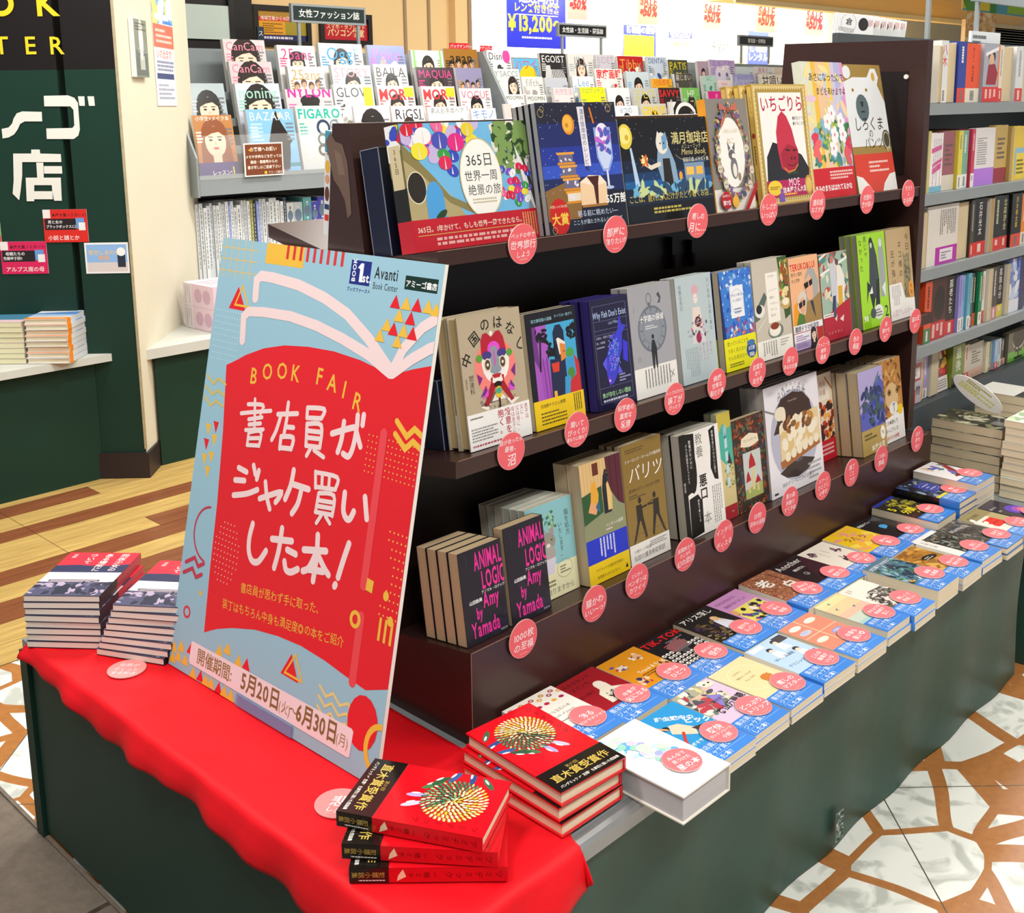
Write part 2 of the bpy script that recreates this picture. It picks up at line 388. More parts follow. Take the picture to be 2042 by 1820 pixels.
# sign wall at 45 degrees, green below and black above, with its letters
PX, PY = 2.073, 4.10
def w45(u, v):
    d = ray(u, v); t = (PX+PY)/(d.x+d.y); return EYE+d*t
def s45(u, v): q = w45(u, v); return ((PX-q.x)*2**.5, q.z)
m = M(); m.prism([(PX-.16, PY+.16), (PX-2, PY+2), (PX-1.9, PY+2.1), (PX-.06, PY+.26)], 0, 1.603, k=0); m.prism([(PX-.16, PY+.16), (PX-2, PY+2), (PX-1.9, PY+2.1), (PX-.06, PY+.26)], 1.603, 3.1, k=1)
wl = struct(m.build('wall_left', [GREENB, BLACKB]))
ws = thing('wall_sign', 'yellow and white shop name lettering across the black and green wall', 'sign', T(PX-.5, PY+.5, 1.2))
def sign_letters():
    L0 = 1.6; a = Art(L0, 1.05); Y, Wt = 'f2cf2a', 'e9e8df'
    def q(u, v): p = s45(u, v); return ((L0-p[0])/L0, (p[1]-.9)/1.05)
    def st(pts, c): a.p([q(*p) for p in pts], c)
    k = s45(0, 100)[0]-s45(100, 100)[0]
    for u in (-118, 2): a.ring(*q(u, 7), 26*k/100/L0, 10.5*k/100/L0, Y, ry=25*k/100/L0, n=28)
    a.t('K', *q(72, 31), 68*k/100/L0, Y, b=2); a.t('B', *q(-240, 31), 68*k/100/L0, Y, b=2)
    for ch, u in (('T', -10), ('E', 50), ('R', 99), ('N', -72)): a.t(ch, *q(u, 108), 49*k/100/L0, Y, b=1)
    st([(4, 257), (18, 254), (25, 246), (28, 236), (34, 226), (45, 222), (84, 223), (85, 242), (50, 242), (41, 247), (36, 258), (29, 268), (18, 274), (6, 276)], Wt)
    st([(88, 191), (136, 190), (149, 195), (156, 205), (160, 258), (157, 270), (148, 277), (94, 277), (93, 256), (145, 255), (149, 250), (147, 219), (141, 212), (89, 212)], Wt)
    st([(156, 192), (169, 192), (170, 211), (159, 211)], Wt); st([(175, 192), (188, 192), (190, 211), (178, 211)], Wt)
    st([(63, 298), (80, 298), (81, 306), (122, 307), (123, 323), (45, 323), (45, 350), (42, 380), (39, 399), (26, 386), (28, 360), (27, 306), (63, 306)], Wt)
    a.ps([[q(*p) for p in z] for z in ([(73, 324), (87, 324), (88, 354), (75, 354)], [(88, 331), (124, 331), (125, 346), (88.5, 346)], [(52, 354), (122, 354), (122.6, 369), (52.6, 369)], [(52.6, 369), (69, 369), (69, 401), (54, 401)], [(104, 369), (122.6, 369), (124, 400), (109, 400), (108, 397), (105, 381)], [(69, 381), (105, 381), (106, 397), (69, 397)])], Wt)
    return a, L0
sa, L0 = sign_letters(); r2 = 2**-.5
for lay, ps_, c_ in sa.ops:
    b_ = Art(sa.w, sa.h); b_.ops = [(0, ps_, c_)]; m = M(); b_.put(m, (PX-L0*r2-.0025, PY+L0*r2-.0025, .9), (r2, -r2, 0), (0, 0, 1), (-r2, -r2, 0)); o = m.build('letter', PRINT); o.parent = ws; o.matrix_parent_inverse = ws.matrix_world.inverted()
# corner pillar, set at 45 degrees
m = M()
m.prism([(PX-.14, PY+.14), (PX, PY), (PX+.72, PY+.72), (PX+.6, PY+.86)], 0, 3.1)
m.poly([(PX-.141, PY+.139, .1), (PX-.0015, PY-.0005, .1), (PX-.0015, PY-.0005, 1.603), (PX-.141, PY+.139, 1.603)], k=1)
m.poly([(PX-.141, PY+.139, 1.603), (PX-.0015, PY-.0005, 1.603), (PX-.0015, PY-.0005, 3.1), (PX-.141, PY+.139, 3.1)], k=2)
m.hexa([(PX-.008, PY-.002, .12), (PX+.0, PY-.006, .12), (PX+.006, PY+.002, .12), (PX-.002, PY+.006, .12), (PX-.008, PY-.002, 3.1), (PX, PY-.006, 3.1), (PX+.006, PY+.002, 3.1), (PX-.002, PY+.006, 3.1)], k=3)
struct(m.build('pillar', [CREAMW, GREENB, BLACKB, mat('worn_corner_trim', 'a89a7c', .5, .4, noise=(40, .3))]))
m = M(); e = .012
m.prism([(PX-.15, PY+.13), (PX, PY-e*1.4), (PX+.12, PY+.12-e), (PX+.105, PY+.118), (PX, PY+.005), (PX-.14, PY+.14)], 0, .105)
struct(m.build('baseboard_left', mat('dark_skirting', '2a1f22', .45, .4)))
# walls behind
m = M(); m.box(2.6, 5.17, 5.62, 5.75, 0, 3.1); m.box(5.17, 5.3, 5.56, 5.75, 0, 3.1); m.box(4.78, 4.8, 5.61, 5.62, 0, 3.1, k=1)
m.box(5.28, 5.31, 5.55, 5.56, 0, 3.1, k=1); m.box(4.98, 5.0, 5.61, 5.62, 0, 3.1, k=1)
struct(m.build('wall_back', [ORANGE, mat('wall_seam', 'a58a68', .5)]))
m = M(); m.box(2.05, 2.62, 4.96, 5.1, 0, 3.1); m.box(2.62, 2.72, 5.6, 5.75, 0, 3.1)
struct(m.build('wall_side', CREAMW))
# dark doorway with its pale pane, at the far end of the fashion rack
m = M(); p0 = ony(362, 8, 5.55); p1 = ony(498, 120, 5.55)
m.box(p0.x-.3, p1.x, 5.5, 5.6, 0, 3.1)
d = struct(m.build('door_1', BLACKB))
m = M(); a0 = ony(364, 76, 5.48); a1 = ony(456, 12, 5.48); m.box(a0.x-.2, a1.x, 5.485, 5.498, a0.z, a1.z, 'c9d6cc'); m.box(a1.x, a1.x+.03, 5.48, 5.498, .8, 2.6, '2c2a28'); m.build('door_pane', GLOSS, d)
# optician's unit across the aisle: bright wall with an opening trim
m = M(); m.box(5.3, 34, 8.2, 8.4, 0, 3.1); struct(m.build('wall_right', WHITEW))
m = M(); q0 = ony(1132, 30, 8.15); q1 = ony(1232, 2, 8.15)
m.box(q0.x, q1.x, 8.15, 8.2, 0, q0.z+.35, 'd6d3c6'); m.box(q0.x+.55, q0.x+.57, 8.14, 8.15, 0, q0.z+.3, '8b8a84'); m.box(q1.x-.35, q1.x-.33, 8.14, 8.15, 0, q0.z+.3, '8b8a84'); m.box(q1.x-.12, q1.x-.06, 8.1, 8.15, 0, 2.9, 'a8a59b')
struct(m.build('door_2', PRINT))
m = M(); m.box(5.3, 34, 5.6, 8.4, 3.1, 3.2); m.box(-6, 34, -5, 5.6, 3.1, 3.2)
struct(m.build('ceiling', WHITEW))
m = M(); b0 = ony(1572, 6, 6.4); b1 = ony(1910, 22, 6.4)
m.box(b0.x-1, 17, 6.4, 6.7, ony(1600, 12, 6.4).z, 3.1, k=0); m.box(b0.x-1, 17, 6.38, 6.4, ony(1600, 12, 6.4).z-.03, ony(1600, 12, 6.4).z+.02, k=1)
struct(m.build('beam', [ORANGE, CREAMW]))
for i, (x, y, p) in enumerate(LAMPS):
    m = M(); m.box(x-.66, x+.66, y-.2, y+.2, LZ-.005, 3.1, 'ddd', 0, 'b'); lt = thing('ceiling_light', 'white strip light set in the ceiling over the shop floor', 'light', T(0, 0, 0), 'ceiling strip lights')
    m.build('housing', GREYB, lt); m = M(); m.box(x-.62, x+.62, y-.16, y+.16, LZ-.02, LZ-.008, 'fff'); m.build('diffuser', LIT, lt)

# ================================================================ display table
TZ = .422
tb = thing('display_table', 'low display table in dark green vinyl with a grey metal-edged top', 'table', T(.8, .945, 0))
def part(m, name, mats, root, **k):
    o = m.build(name, mats, None, **k); o.parent = root; o.matrix_parent_inverse = root.matrix_world.inverted(); return o
m = M(); m.box(.802, 2.79, .962, 2.165, TZ-.02, TZ); part(m, 'tabletop', GREYB, tb)
m = M(); pr = [(.962, TZ-.001), (.952, TZ-.001), (.945, TZ-.004), (.941, TZ-.011), (.941, TZ-.033), (.945, TZ-.033), (.945, TZ-.02), (.962, TZ-.02)]
m.extr(pr, .802, 2.79); part(m, 'edge_strip', METAL, tb)
m = M(); n_, r_ = 60, 12; rr = random.Random(3)
def fy(x, z): return .957+.006*math.sin(x*9+z*7)*math.sin(z*8)+.004*math.sin(x*23-z*5)
G = [[(.802+(2.788-.802)*i/n_, fy(.8+2*i/n_, z), z) for z in [.006+.384*j/r_ for j in range(r_+1)]] for i in range(n_+1)]
for i in range(n_):
    for j in range(r_): m.poly([G[i][j], G[i+1][j], G[i+1][j+1], G[i][j+1]])
part(m, 'front_panel', GREEN, tb, smooth=True)
m = M(); c0 = onz(1660, 1640, .15); c0 = ony(1663, 1641, .95); m.box(c0.x-.014, c0.x+.014, .9375, .9395, c0.z-.03, c0.z+.03, '8d9a90'); a = Art(.028, .06, None, 4); a.blobs(0, 0, 1, 1, 40, .03, .1, ['c3c9c2', '5d6d64', '3f544b']); a.put(m, (c0.x-.014, .9373, c0.z-.03), (1, 0, 0), (0, 0, 1), (0, -1, 0)); part(m, 'worn_tape', MATTE, tb)
m = M(); m.box(.803, .815, .965, 2.13, .012, TZ-.021); m.box(.815, 2.78, 2.12, 2.14, .012, TZ-.021); part(m, 'end_panel', mat('green_board', '1d3d33', .5, .35, noise=(5, .08)), tb)
m = M(); m.prism([(.795, 2.135), (.82, 2.135), (.82, 2.168), (.795, 2.168)], .0, TZ-.021); part(m, 'corner_post', GREENB, tb)
m = M(); m.prism([(2.77, 2.1), (2.789, 2.1), (2.789, 2.118), (2.77, 2.118)], .0, TZ-.021); part(m, 'corner_post', GREENB, tb)

# ---------------------------------------------------------------- red cloth over the end of the table
HX = 1.128
def hem(y):
    k = [(2.14, .404), (2.04, .392), (1.9, .388), (1.78, .368), (1.67, .372), (1.55, .378), (1.45, .372), (1.3, .36), (1.15, .35), (1.0, .345), (.9, .34)]
    for (a, za), (b, zb) in zip(k, k[1:]):
        if b <= y <= a: return za+(zb-za)*(a-y)/(a-b)
    return .404 if y > 2 else .34
m = M(); NU, NV = 46, 110; grid = []
for j in range(NV+1):
    s = 2.125-j/NV*1.27                   # along the end, runs past the front edge at .945
    row = []
    for i in range(NU+1):
        q = HX-i/NU*(HX-.72)              # from the cabinet out past the end edge at .80
        over = max(0, .797-q); ov2 = max(0, .938-s)
        x = max(q, .797); y = max(s, .938)
        wv = .0022*math.sin(s*31+q*18)+.0016*math.sin(s*13-q*43)
        z = TZ+.0035+abs(wv)*.3
        hz = TZ-hem(s)
        if over > 0:
            f = min(1, over/.077); z = TZ+.003-hz*(f**1.35 if f < .3 else f); x = .797-.016*math.sin(min(1, f*1.2)*1.57)-.006*f*math.sin(s*24)-.004*f*math.sin(s*53+1)
        if ov2 > 0:
            g = ov2/.083; lim = max(0, min(1, (1.075+.012*g-x)/.05))
            dz = (.052+.018*math.sin(x*14+.5))*g; z = min(z, TZ+.003-dz*(1 if over <= 0 else .9)); y = .938-.018*math.sin(min(1, g)*1.57)-.012*g*(1+math.sin(x*38+g*2))*.6
            if x > 1.07: x = 1.07+(x-1.07)*.12*(1-g); z += 0
        if s < 1.02 and q > 1.075: x = min(x, 1.075+ (q-1.075)*max(0, (s-.95)/.07)) 
        row.append((x, y, z))
    grid.append(row)
for j in range(NV):
    for i in range(NU): m.poly([grid[j][i], grid[j][i+1], grid[j+1][i+1], grid[j+1][i]])
cl = m.build('red_cloth', CLOTH, smooth=True)
so = cl.modifiers.new('thickness', 'SOLIDIFY'); so.thickness = .0016; so.offset = 1
tag(cl, 'red satin cloth draped over the end of the low table', 'cloth')

# ---------------------------------------------------------------- dark wooden display shelf standing on the table
XA, XB = 1.146, 2.80
SH = dict(step=(1.229, .587, .14), mid=(1.250, .904, .13), top=(1.285, 1.231, .15))
ds = thing('display_shelf', 'dark brown wooden tiered book display on the low table', 'shelf', T(XA, 1.23, TZ))
m = M(); m.extr([(1.23, TZ+.001), (1.23, .587), (1.44, .5576), (1.59, .5576), (1.79, .587), (1.79, TZ+.001)], XA, XB+.03); part(m, 'base_box', WOODF, ds)
m = M(); m.extr([(1.42, .556), (1.605, .556), (1.545, 1.2), (1.475, 1.2)], XA+.004, XB); part(m, 'core_board', mat('dark_brown_core', '1f1311', .4, .4, noise=(5, .12)), ds)
m = M(); m.extr([(1.463, 1.21), (1.564, 1.21), (1.536, 1.424), (1.492, 1.424)], XA, XB)
a = Art(.09, .21, None, 5); a.p([(.05, .86), (.2, .93), (.35, .86), (.55, .84), (.68, .7), (.72, .5), (.74, .3), (.62, .26), (.56, .4), (.4, .5), (.25, .56), (.15, .7)], '6e5a50'); a.p([(.3, .8), (.5, .76), (.6, .6), (.4, .6)], '7c685c')
a.put(m, (XA-.0006, 1.56, 1.214), (0, -1, 0), (0, 0, 1), (-1, 0, 0), 1); part(m, 'top_ridge', [WOODF, MATTE], ds)
for s_, ys in (('front', [(1.285, 1.207), (1.285, 1.231), (1.513, 1.1968), (1.513, 1.1728)]), ('rear', [(1.741, 1.245), (1.741, 1.221), (1.514, 1.1728), (1.514, 1.1968)])):
    m = M(); m.extr(ys, XA, XB); part(m, 'top_shelf', WOODF, ds)
m = M(); m.extr([(1.25, .876), (1.25, .904), (1.45, .878), (1.45, .85)], XA-.004, XB+.045); part(m, 'middle_shelf', WOODF, ds)
m = M(); m.extr([(1.79, .876), (1.57, .85), (1.57, .878), (1.79, .904)], XA-.004, XB); part(m, 'middle_shelf', WOODF, ds)
m = M(); m.extr([(1.283, .588), (1.283, 1.595), (1.69, 1.604), (1.75, .588)], XB, XB+.03); 
m.extr([(1.33, 1.26), (1.33, 1.52), (1.47, 1.522), (1.47, 1.26)], XB-.0015, XB, k=1); part(m, 'side_panel', [WOODF, mat('dark_recess', '1a100f', .4, .4)], ds)
m = M(); q = onx(1807, 153, XB-.004); m.tube([(XB-.001, q.y, q.z), (XB-.006, q.y, q.z)], .006, 'e8e6e0'); part(m, 'screw_cap', PRINT, ds)
m = M()
for zz, t_, yy in ((.9045, .0009, 1.249), (1.2315, .0009, 1.284), (.5875, .0009, 1.2285)): m.box(XA, XB, yy-.0004, yy+.0006, zz-.0012, zz+.0002, '8a6a5a')
m.box(XA-.0006, XA+.0006, 1.2283, 1.2293, TZ+.002, .586, '8a6a5a'); part(m, 'edge_banding', MATTE, ds)
for i, (u, v0, v1) in enumerate(((1336, 472, 535), (1375, 478, 530), (1398, 795, 818))):
    a0, a1 = ony(u, v0, 1.462), ony(u, v1, 1.462); m = M(); m.box(a0.x-.001, a0.x+.001, 1.455, 1.474, a1.z, a0.z); m.box(a0.x-.004, a0.x+.006, 1.45, 1.457, a1.z, a1.z+.03); part(m, 'shelf_bracket', mat('black_steel', '1c1a1b', .35, .5, .6) if i == 0 else bpy.data.materials['black_steel'], ds)
# ================================================================ cover artwork
CV = {}
def cover(k):
    def d(f): CV[k] = f; return f
    return d
UMB = ['e8297a', 'f2e23a', 'f4f4f4', '3a4fc0', '7a4fc8', 'd81f4a', '3aa04a', 'c9b8e8', 'f06aa0']
@cover('world')
def _(a):
    a.r(0, 0, 1, 1, '74bdea'); a.p([(0, 0), (.52, 0), (.36, .34), (.2, .58), (0, .85)], 'b5a678'); a.p([(0, .85), (.2, .58), (.3, .42), (.5, .3), (.5, .24), (.3, .36), (.1, .62), (0, .72)], '8c8050')
    a.e(.07, .5, .07, '2b2620', .09); a.ring(.07, .5, .07, .006, 'e9e2cc', .09); a.e(.19, .4, .065, '4fa3e2', .1); a.p([(.125, .2), (.255, .2), (.255, .4), (.125, .4)], '4fa3e2'); a.e(.22, .27, .05, '27452a', .02, 30)
    a.p([(.73, 1), (1, 1), (1, 0), (.86, 0), (.93, .3), (.86, .6), (.78, .8)], '8d939c'); a.blobs(.7, .6, .98, 1, 40, .012, .03, ['4e7a36', 'e8e4da', '2d4a26', '7fa05a']); a.p([(.86, .8), (.95, .55), (1, .3), (1, .1), (.9, .5)], 'e6e9ee'); a.p([(.9, .78), (.97, .5), (1, .2), (1, .12), (.94, .5)], '32323a')
    rn = a.rnd
    for i in range(150):
        x = rn.uniform(0, .97); y = rn.uniform(.34, 1); z = .05
        if y < .86-.78*x and x < .55: continue
        if abs(x-.56) < .17 and y < .8: continue
        if x > .55: y = rn.uniform(.3, .62); z = .03; x = rn.uniform(.62, .96)
        c = rn.choice(UMB); t = rn.uniform(-50, 50)
        a.e(x, y, z, c, z*.72, t, 12); a.ps([[(x, y+z*.6), (x-z*.12, y-z*.6), (x+z*.12, y-z*.6)]], 'ffffff' if c[0] in '37' else 'c9c2c8')
    for x, y, c, z in ((.16, .9, 'f4f4f4', .06), (.28, .86, '4a52b8', .062), (.4, .84, 'e22a86', .065), (.5, .94, 'e8d233', .05), (.05, .95, 'd81f3a', .045), (.12, .78, 'f0e43a', .06), (.3, .68, 'e02a58', .05), (.55, .75, '2f3fa8', .045)):
        a.e(x, y, z, c, z*.8); a.p([(x, y+z), (x-.006, y-z), (x+.006, y-z)], 'e6dfe8')
    a.e(.56, .54, .166, 'd9c489', .23, n=36); a.e(.56, .54, .16, 'fbfaf4', .222, n=36)
    a.t('365日', .56, .645, .085, '3b3b3b', al='c'); a.t('世界一周', .56, .525, .066, '3b3b3b', al='c'); a.t('絶景の旅', .575, .41, .066, '3b3b3b', al='c'); a.fine(.47, .33, .66, .38, 2, 'c0b690')
def b_world(a):
    a.r(0, 0, 1, 1, 'c51a2c'); a.t('365日。1年かけて、もしも世界一周できたなら。', .03, .6, .038, 'f4e2d2', b=1); a.l([(.03, .5), (.83, .5)], .004, 'd9b45a'); a.fine(.16, .12, .82, .42, 2, 'e8b4b0', fill=.6); a.fine(.85, .1, .97, .9, 6, 'e8b070', 1)
@cover('moon')
def _(a):
    for i, c in enumerate(['20233a', '1e2b6a', '23379a', '3554c4', '4a74d8', '1c2a60', '171d30']): a.r(0, [.84, .66, .52, .42, .3, .24, 0][i], 1, [1, .84, .66, .52, .42, .42, .3][i], c)
    a.p([(0, .33), (.3, .4), (.45, .3), (.4, .1), (0, .1)], '8a6636'); a.es([(a.rnd.random(), a.rnd.uniform(.3, 1), .004) for _ in range(90)], 'cfd6f4', 5)
    for x, y in ((.05, .92), (.9, .95)): a.ring(x, y, .035, .005, 'b8a86a'); a.ring(x+.02, y+.03, .025, .004, 'b8a86a')
    a.e(.37, .83, .075, 'e6932a', .085); a.e(.36, .835, .06, 'f4b848', .07); a.e(.35, .825, .02, 'd28a2a')
    a.p([(.5, .965), (.585, .965), (.6, .5), (.52, .5)], 'e9e6f0'); a.t('満月珈琲店のレシピ帖', .55, .95, .052, '2b2f55', v=1)
    a.arc('星と夏のやさしいメニュー', .72, .83, .2, 150, 30, .03, 'dfe4ff'); a.l([(.66, .95), (.69, .84)], .02, 'e07a28')
    a.p([(.68, .8), (.9, .8), (.9, .55), (.83, .45), (.75, .45), (.69, .56)], '8fa6e8'); a.p([(.7, .68), (.89, .68), (.88, .56), (.82, .47), (.76, .47), (.71, .56)], 'c9d8f8'); a.e(.79, .74, .09, 'efe8fa', .1); a.blobs(.71, .6, .88, .78, 8, .01, .03, ['8f5ac8', 'c46ad0', '5060c0']); a.r(.79, .33, .815, .46, 'd9e2f8'); a.e(.81, .32, .06, 'b8c4e8', .014)
    for i in range(4):
        y = .6-.1*i; x = .2+.02*i; a.r(x, y-.06, x+.18, y, '6f6a88' if i < 3 else 'e8dcc8'); a.r(x-.015, y, x+.2, y+.018, 'eba53a'); a.r(x-.015, y-.078, x+.2, y-.06, 'd98f28'); a.blobs(x+.02, y-.05, x+.16, y-.01, 4, .006, .014, ['e8e6f4'])
    a.p([(.43, .38), (.55, .43), (.7, .42), (.77, .36), (.76, .18), (.42, .2)], 'f0cfa8'); a.p([(.43, .38), (.55, .43), (.7, .42), (.77, .36), (.62, .34)], 'f8e6d2'); a.p([(.52, .42), (.68, .42), (.66, .36), (.64, .2), (.61, .2), (.6, .34)], '4a1d16'); a.r(.43, .18, .76, .2, 'a8743a')
    a.e(.14, .13, .12, 'c81e1e', .15); a.t('大賞', .035, .075, .105, 'f2c84a', b=2); a.t('料理レシピ本大賞', .03, .2, .026, 'f4e4c8')
    a.t('眠る前に眺めたい―', .36, .115, .058, 'cfdcf4'); a.t('こころが満たされるレシピ本です', .29, .055, .043, 'cfe4f4'); a.t('55万部', .74, .2, .09, 'f6f6f6', b=2); a.ring(.06, .03, .03, .005, 'b8a86a')
@cover('menu')
def _(a):
    for i, c in enumerate(['10131c', '12203a', '153a68', '1b5c9c', '14233a', '0d131d']): a.r(0, [.6, .48, .4, .32, .16, 0][i], 1, [1, .6, .48, .4, .33, .17][i], c)
    a.es([(a.rnd.random(), a.rnd.uniform(.3, 1), .003) for _ in range(70)], '9fb4d8', 5)
    a.e(.055, .83, .075, 'e8d04a', .085, n=20); a.e(.05, .84, .058, 'f6e88a'); a.e(.07, .82, .02, 'd2b53a'); a.p([(.09, .72), (.11, .72), (.16, .35), (.11, .35)], 'b8d4ee')
    a.p([(.4, .72), (.52, .72), (.58, .55), (.6, .33), (.42, .33), (.37, .55)], '8aa8c4'); a.p([(.44, .6), (.52, .6), (.54, .33), (.43, .33)], '23201f'); a.e(.45, .75, .068, 'e9e4da', .075); a.p([(.39, .8), (.41, .87), (.45, .82)], 'e9e4da'); a.p([(.46, .82), (.5, .86), (.515, .78)], '7fa4c4'); a.p([(.45, .82), (.51, .8), (.5, .7), (.45, .68)], '6fa0c8'); a.es([(.43, .75, .007), (.47, .75, .007)], '1a1a1a')
    a.l([(.4, .55), (.3, .52), (.24, .56)], .03, 'e6dcc8'); a.blobs(.2, .55, .27, .63, 10, .004, .012, ['f2a23a', 'f6e08a', 'd8632a'], 2); a.e(.22, .59, .02, 'fbe6a0')
    a.r(.68, .36, .92, .54, '7f9ab8'); a.p([(.66, .54), (.94, .54), (.92, .58), (.7, .58)], '3a5474'); a.r(.7, .42, .79, .5, 'f2c25a'); a.r(.82, .42, .9, .5, 'f2b84a'); a.e(.63, .42, .02, 'f2a23a', .03); a.blobs(.05, .28, .95, .33, 14, .01, .03, ['6fb4d8', 'c8d89a', '2a4a6a'], 3)
    a.t('満月珈琲店', .56, .745, .092, 'dccf8a', b=1, sx=.98); a.t('メニューブック', .67, .69, .034, 'c9c090'); a.t('Menu Book', .66, .625, .06, 'dccf8a', sk=.3); a.ring(.78, .67, .2, .004, 'b8ac70', .08, a0=200, a1=340); a.t('桜田千尋 イラスト集', .67, .555, .034, 'e6e2cc'); a.ring(.77, .84, .016, .004, 'dccf8a')
    a.t('ここは、疲れた人だけがたどり着くお店…', .02, .2, .058, 'dcc65a', sx=.88); a.fine(.28, .07, .78, .14, 2, 'c9b85a', fill=.6)
@cover('cat')
def _(a):
    a.r(0, 0, 1, 1, '8b8680'); a.r(0, 0, 1, .2, 'e8e4dc'); a.e(.52, .52, .33, 'f6f4ee', .5, n=24)
    for i in range(46):
        t = i/46*6.283; a.blobs(.52+.39*math.cos(t)-.05, .52+.4*math.sin(t)-.03, .52+.39*math.cos(t)+.05, .52+.4*math.sin(t)+.03, 1, .016, .034, ['7a8a5a', 'a85a4a', '7a62a0', 'c9b080', '4a5a6a'])
    a.ps([[(.5, .9), (.3, .97), (.28, .9)], [(.5, .9), (.72, .97), (.74, .89)], [(.5, .9), (.3, .8), (.26, .72), (.36, .78)], [(.5, .9), (.72, .8), (.8, .72), (.7, .8)]], 'c4705c'); a.e(.5, .9, .04, 'a8503e')
    for x, y in ((.16, .55), (.14, .38), (.9, .55), (.9, .35), (.24, .24), (.82, .22)): a.e(x, y, .06, 'd8cdb8', .06); a.ps([[(x-.05, y+.03), (x-.04, y+.07), (x-.01, y+.04)], [(x+.05, y+.03), (x+.04, y+.07), (x+.01, y+.04)]], 'b89a78'); a.es([(x-.02, y, .01), (x+.02, y, .01)], '3a2a22')
    a.t('せかいいちの', .53, .7, .06, 'cdb67a', al='c'); a.t('ねこ', .53, .6, .1, 'c8b070', al='c')
    a.e(.55, .38, .09, '77757a', .16); a.e(.52, .5, .085, '6c6a6e', .075); a.ps([[(.44, .53), (.43, .62), (.5, .56)], [(.6, .53), (.62, .61), (.54, .56)]], '6c6a6e'); a.e(.56, .36, .05, 'eeeae2', .1); a.e(.56, .49, .045, 'f4f0e8', .035); a.e(.5, .51, .01, '2a2a2a'); a.e(.66, .3, .04, 'a08a6a', .06)
    a.e(.21, .1, .14, 'b3202a', .13, n=10); a.t('絵本屋さん', .21, .13, .04, 'f6e6e0', al='c'); a.t('第7位', .21, .06, .075, 'ffffff', al='c', b=1); a.e(.43, .08, .085, 'e8b23a', .085); a.p([(.62, .0), (.72, 0), (1.02, .2), (1.02, .27)], 'b01f26')
@cover('gorilla')
def _(a):
    a.r(0, 0, 1, 1, 'c9ad62'); a.r(.02, .015, .98, .985, 'e0c987'); a.r(.05, .03, .95, .97, 'b5974c')
    for t in range(20): a.es([(.06+.044*t, .965, .012), (.06+.044*t, .04, .012)], 'f0deaa', 6)
    for t in range(26): a.es([(.045, .05+.036*t, .012), (.955, .05+.036*t, .012)], 'efdca4', 6)
    a.r(.1, .06, .9, .93, 'f8f6f2'); a.t('いちごりら', .52, .78, .175, 'c2244c', al='c', sx=.92, b=1); a.t('♦麻生かづこ', .68, .7, .042, '555'); a.t('♦かねこまき', .68, .655, .042, '555')
    a.p([(.12, .2), (.15, .4), (.28, .52), (.6, .46), (.8, .4), (.92, .28), (.9, .2)], '23222a'); a.p([(.4, .3), (.36, .46), (.36, .6), (.42, .73), (.5, .775), (.58, .73), (.66, .62), (.7, .5), (.74, .44), (.72, .33), (.64, .27), (.52, .25)], 'c9304a')
    a.p([(.4, .42), (.55, .5), (.72, .46), (.74, .4), (.72, .33), (.64, .27), (.52, .26), (.43, .31)], 'a81f38'); a.ps([[(.5, .46), (.58, .45), (.58, .435), (.5, .445)], [(.64, .45), (.7, .45), (.7, .435), (.64, .435)]], '3a0d18'); a.es([(.6, .375, .018), (.66, .375, .018)], '5a1020'); a.l([(.52, .325), (.6, .31), (.68, .33)], .01, '5a1020'); a.l([(.45, .3), (.52, .265), (.64, .275), (.71, .32)], .014, 'd8873a'); a.ps([[(.5+.03*i, .26), (.515+.03*i, .26), (.5+.03*i, .235)] for i in range(7)], '3f7a3a')
    a.r(.1, .06, .95, .2, 'b8205e'); a.t('MOE', .5, .145, .11, 'ffe9f4', sx=.9); a.t('絵本屋さん大賞', .38, .095, .065, 'ffffff', b=1); a.fine(.4, .07, .85, .088, 1, 'f2c84a', fill=.8); a.e(.24, .14, .13, 'f2d23a', .075); a.fine(.15, .125, .33, .155, 2, '8a3a1a'); a.e(.88, .14, .075, 'c9963a', .1); a.e(.88, .14, .055, 'e6c268', .075); a.p([(.3, .02), (.4, .02), (.4, .07), (.37, .09), (.37, .13), (.33, .13), (.33, .09), (.3, .07)], '7a5ab8')
@cover('morning')
def _(a):
    for i, c in enumerate(['dfe4d4', 'e6dfae', 'f2c24a', 'efc9a0', 'f3d36a', 'd6cbe0', 'b7b8e4', 'e59acb']): a.r([0, .14, .24, .34, .56, .68, .78, .93][i], .2, [.14, .24, .34, .56, .68, .78, .93, 1][i], 1, c)
    a.blobs(.02, .25, .98, .95, 12, .02, .05, ['f3d8a8', 'e8c8dc', 'c8d4e8', 'f4e4a4'], 3)
    a.t('あさになったので', .16, .86, .115, '33323a', sx=.92, jit=.16); a.t('まどをあけますよ', .3, .76, .1, '33323a', sx=.9, jit=.16); a.t('荒井良二', .5, .7, .045, 'f8f2e8')
    a.blobs(.1, .25, .95, .55, 16, .02, .05, ['6fa04a', '3f7a3e', '9fbf5a', '4a8a8a', '86b8d8'], 2)
    for x, y, z, c in ((.2, .42, .12, 'e0405a'), (.16, .35, .1, 'ef6a6a'), (.93, .38, .08, 'd8385a'), (.88, .3, .08, 'e05a6a')): a.blobs(x-z*.6, y-z*.5, x+z*.6, y+z*.5, 7, .03, .055, [c])
    for x, y in ((.48, .56), (.6, .62), (.8, .56), (.62, .46), (.56, .36), (.82, .46)): a.es([(x+.055*math.cos(t), y+.04*math.sin(t), .045) for t in (0, 1.26, 2.5, 3.77, 5)], 'f4f6f8'); a.e(x, y, .018, 'e88a9a')
    a.r(0, 0, 1, .22, 'd01a2a'); a.fine(.4, .13, .95, .2, 3, 'f2c8c0', fill=.6); a.t('きみのまちははれてるかな', .02, .055, .082, 'ffffff', b=2, sx=.9)
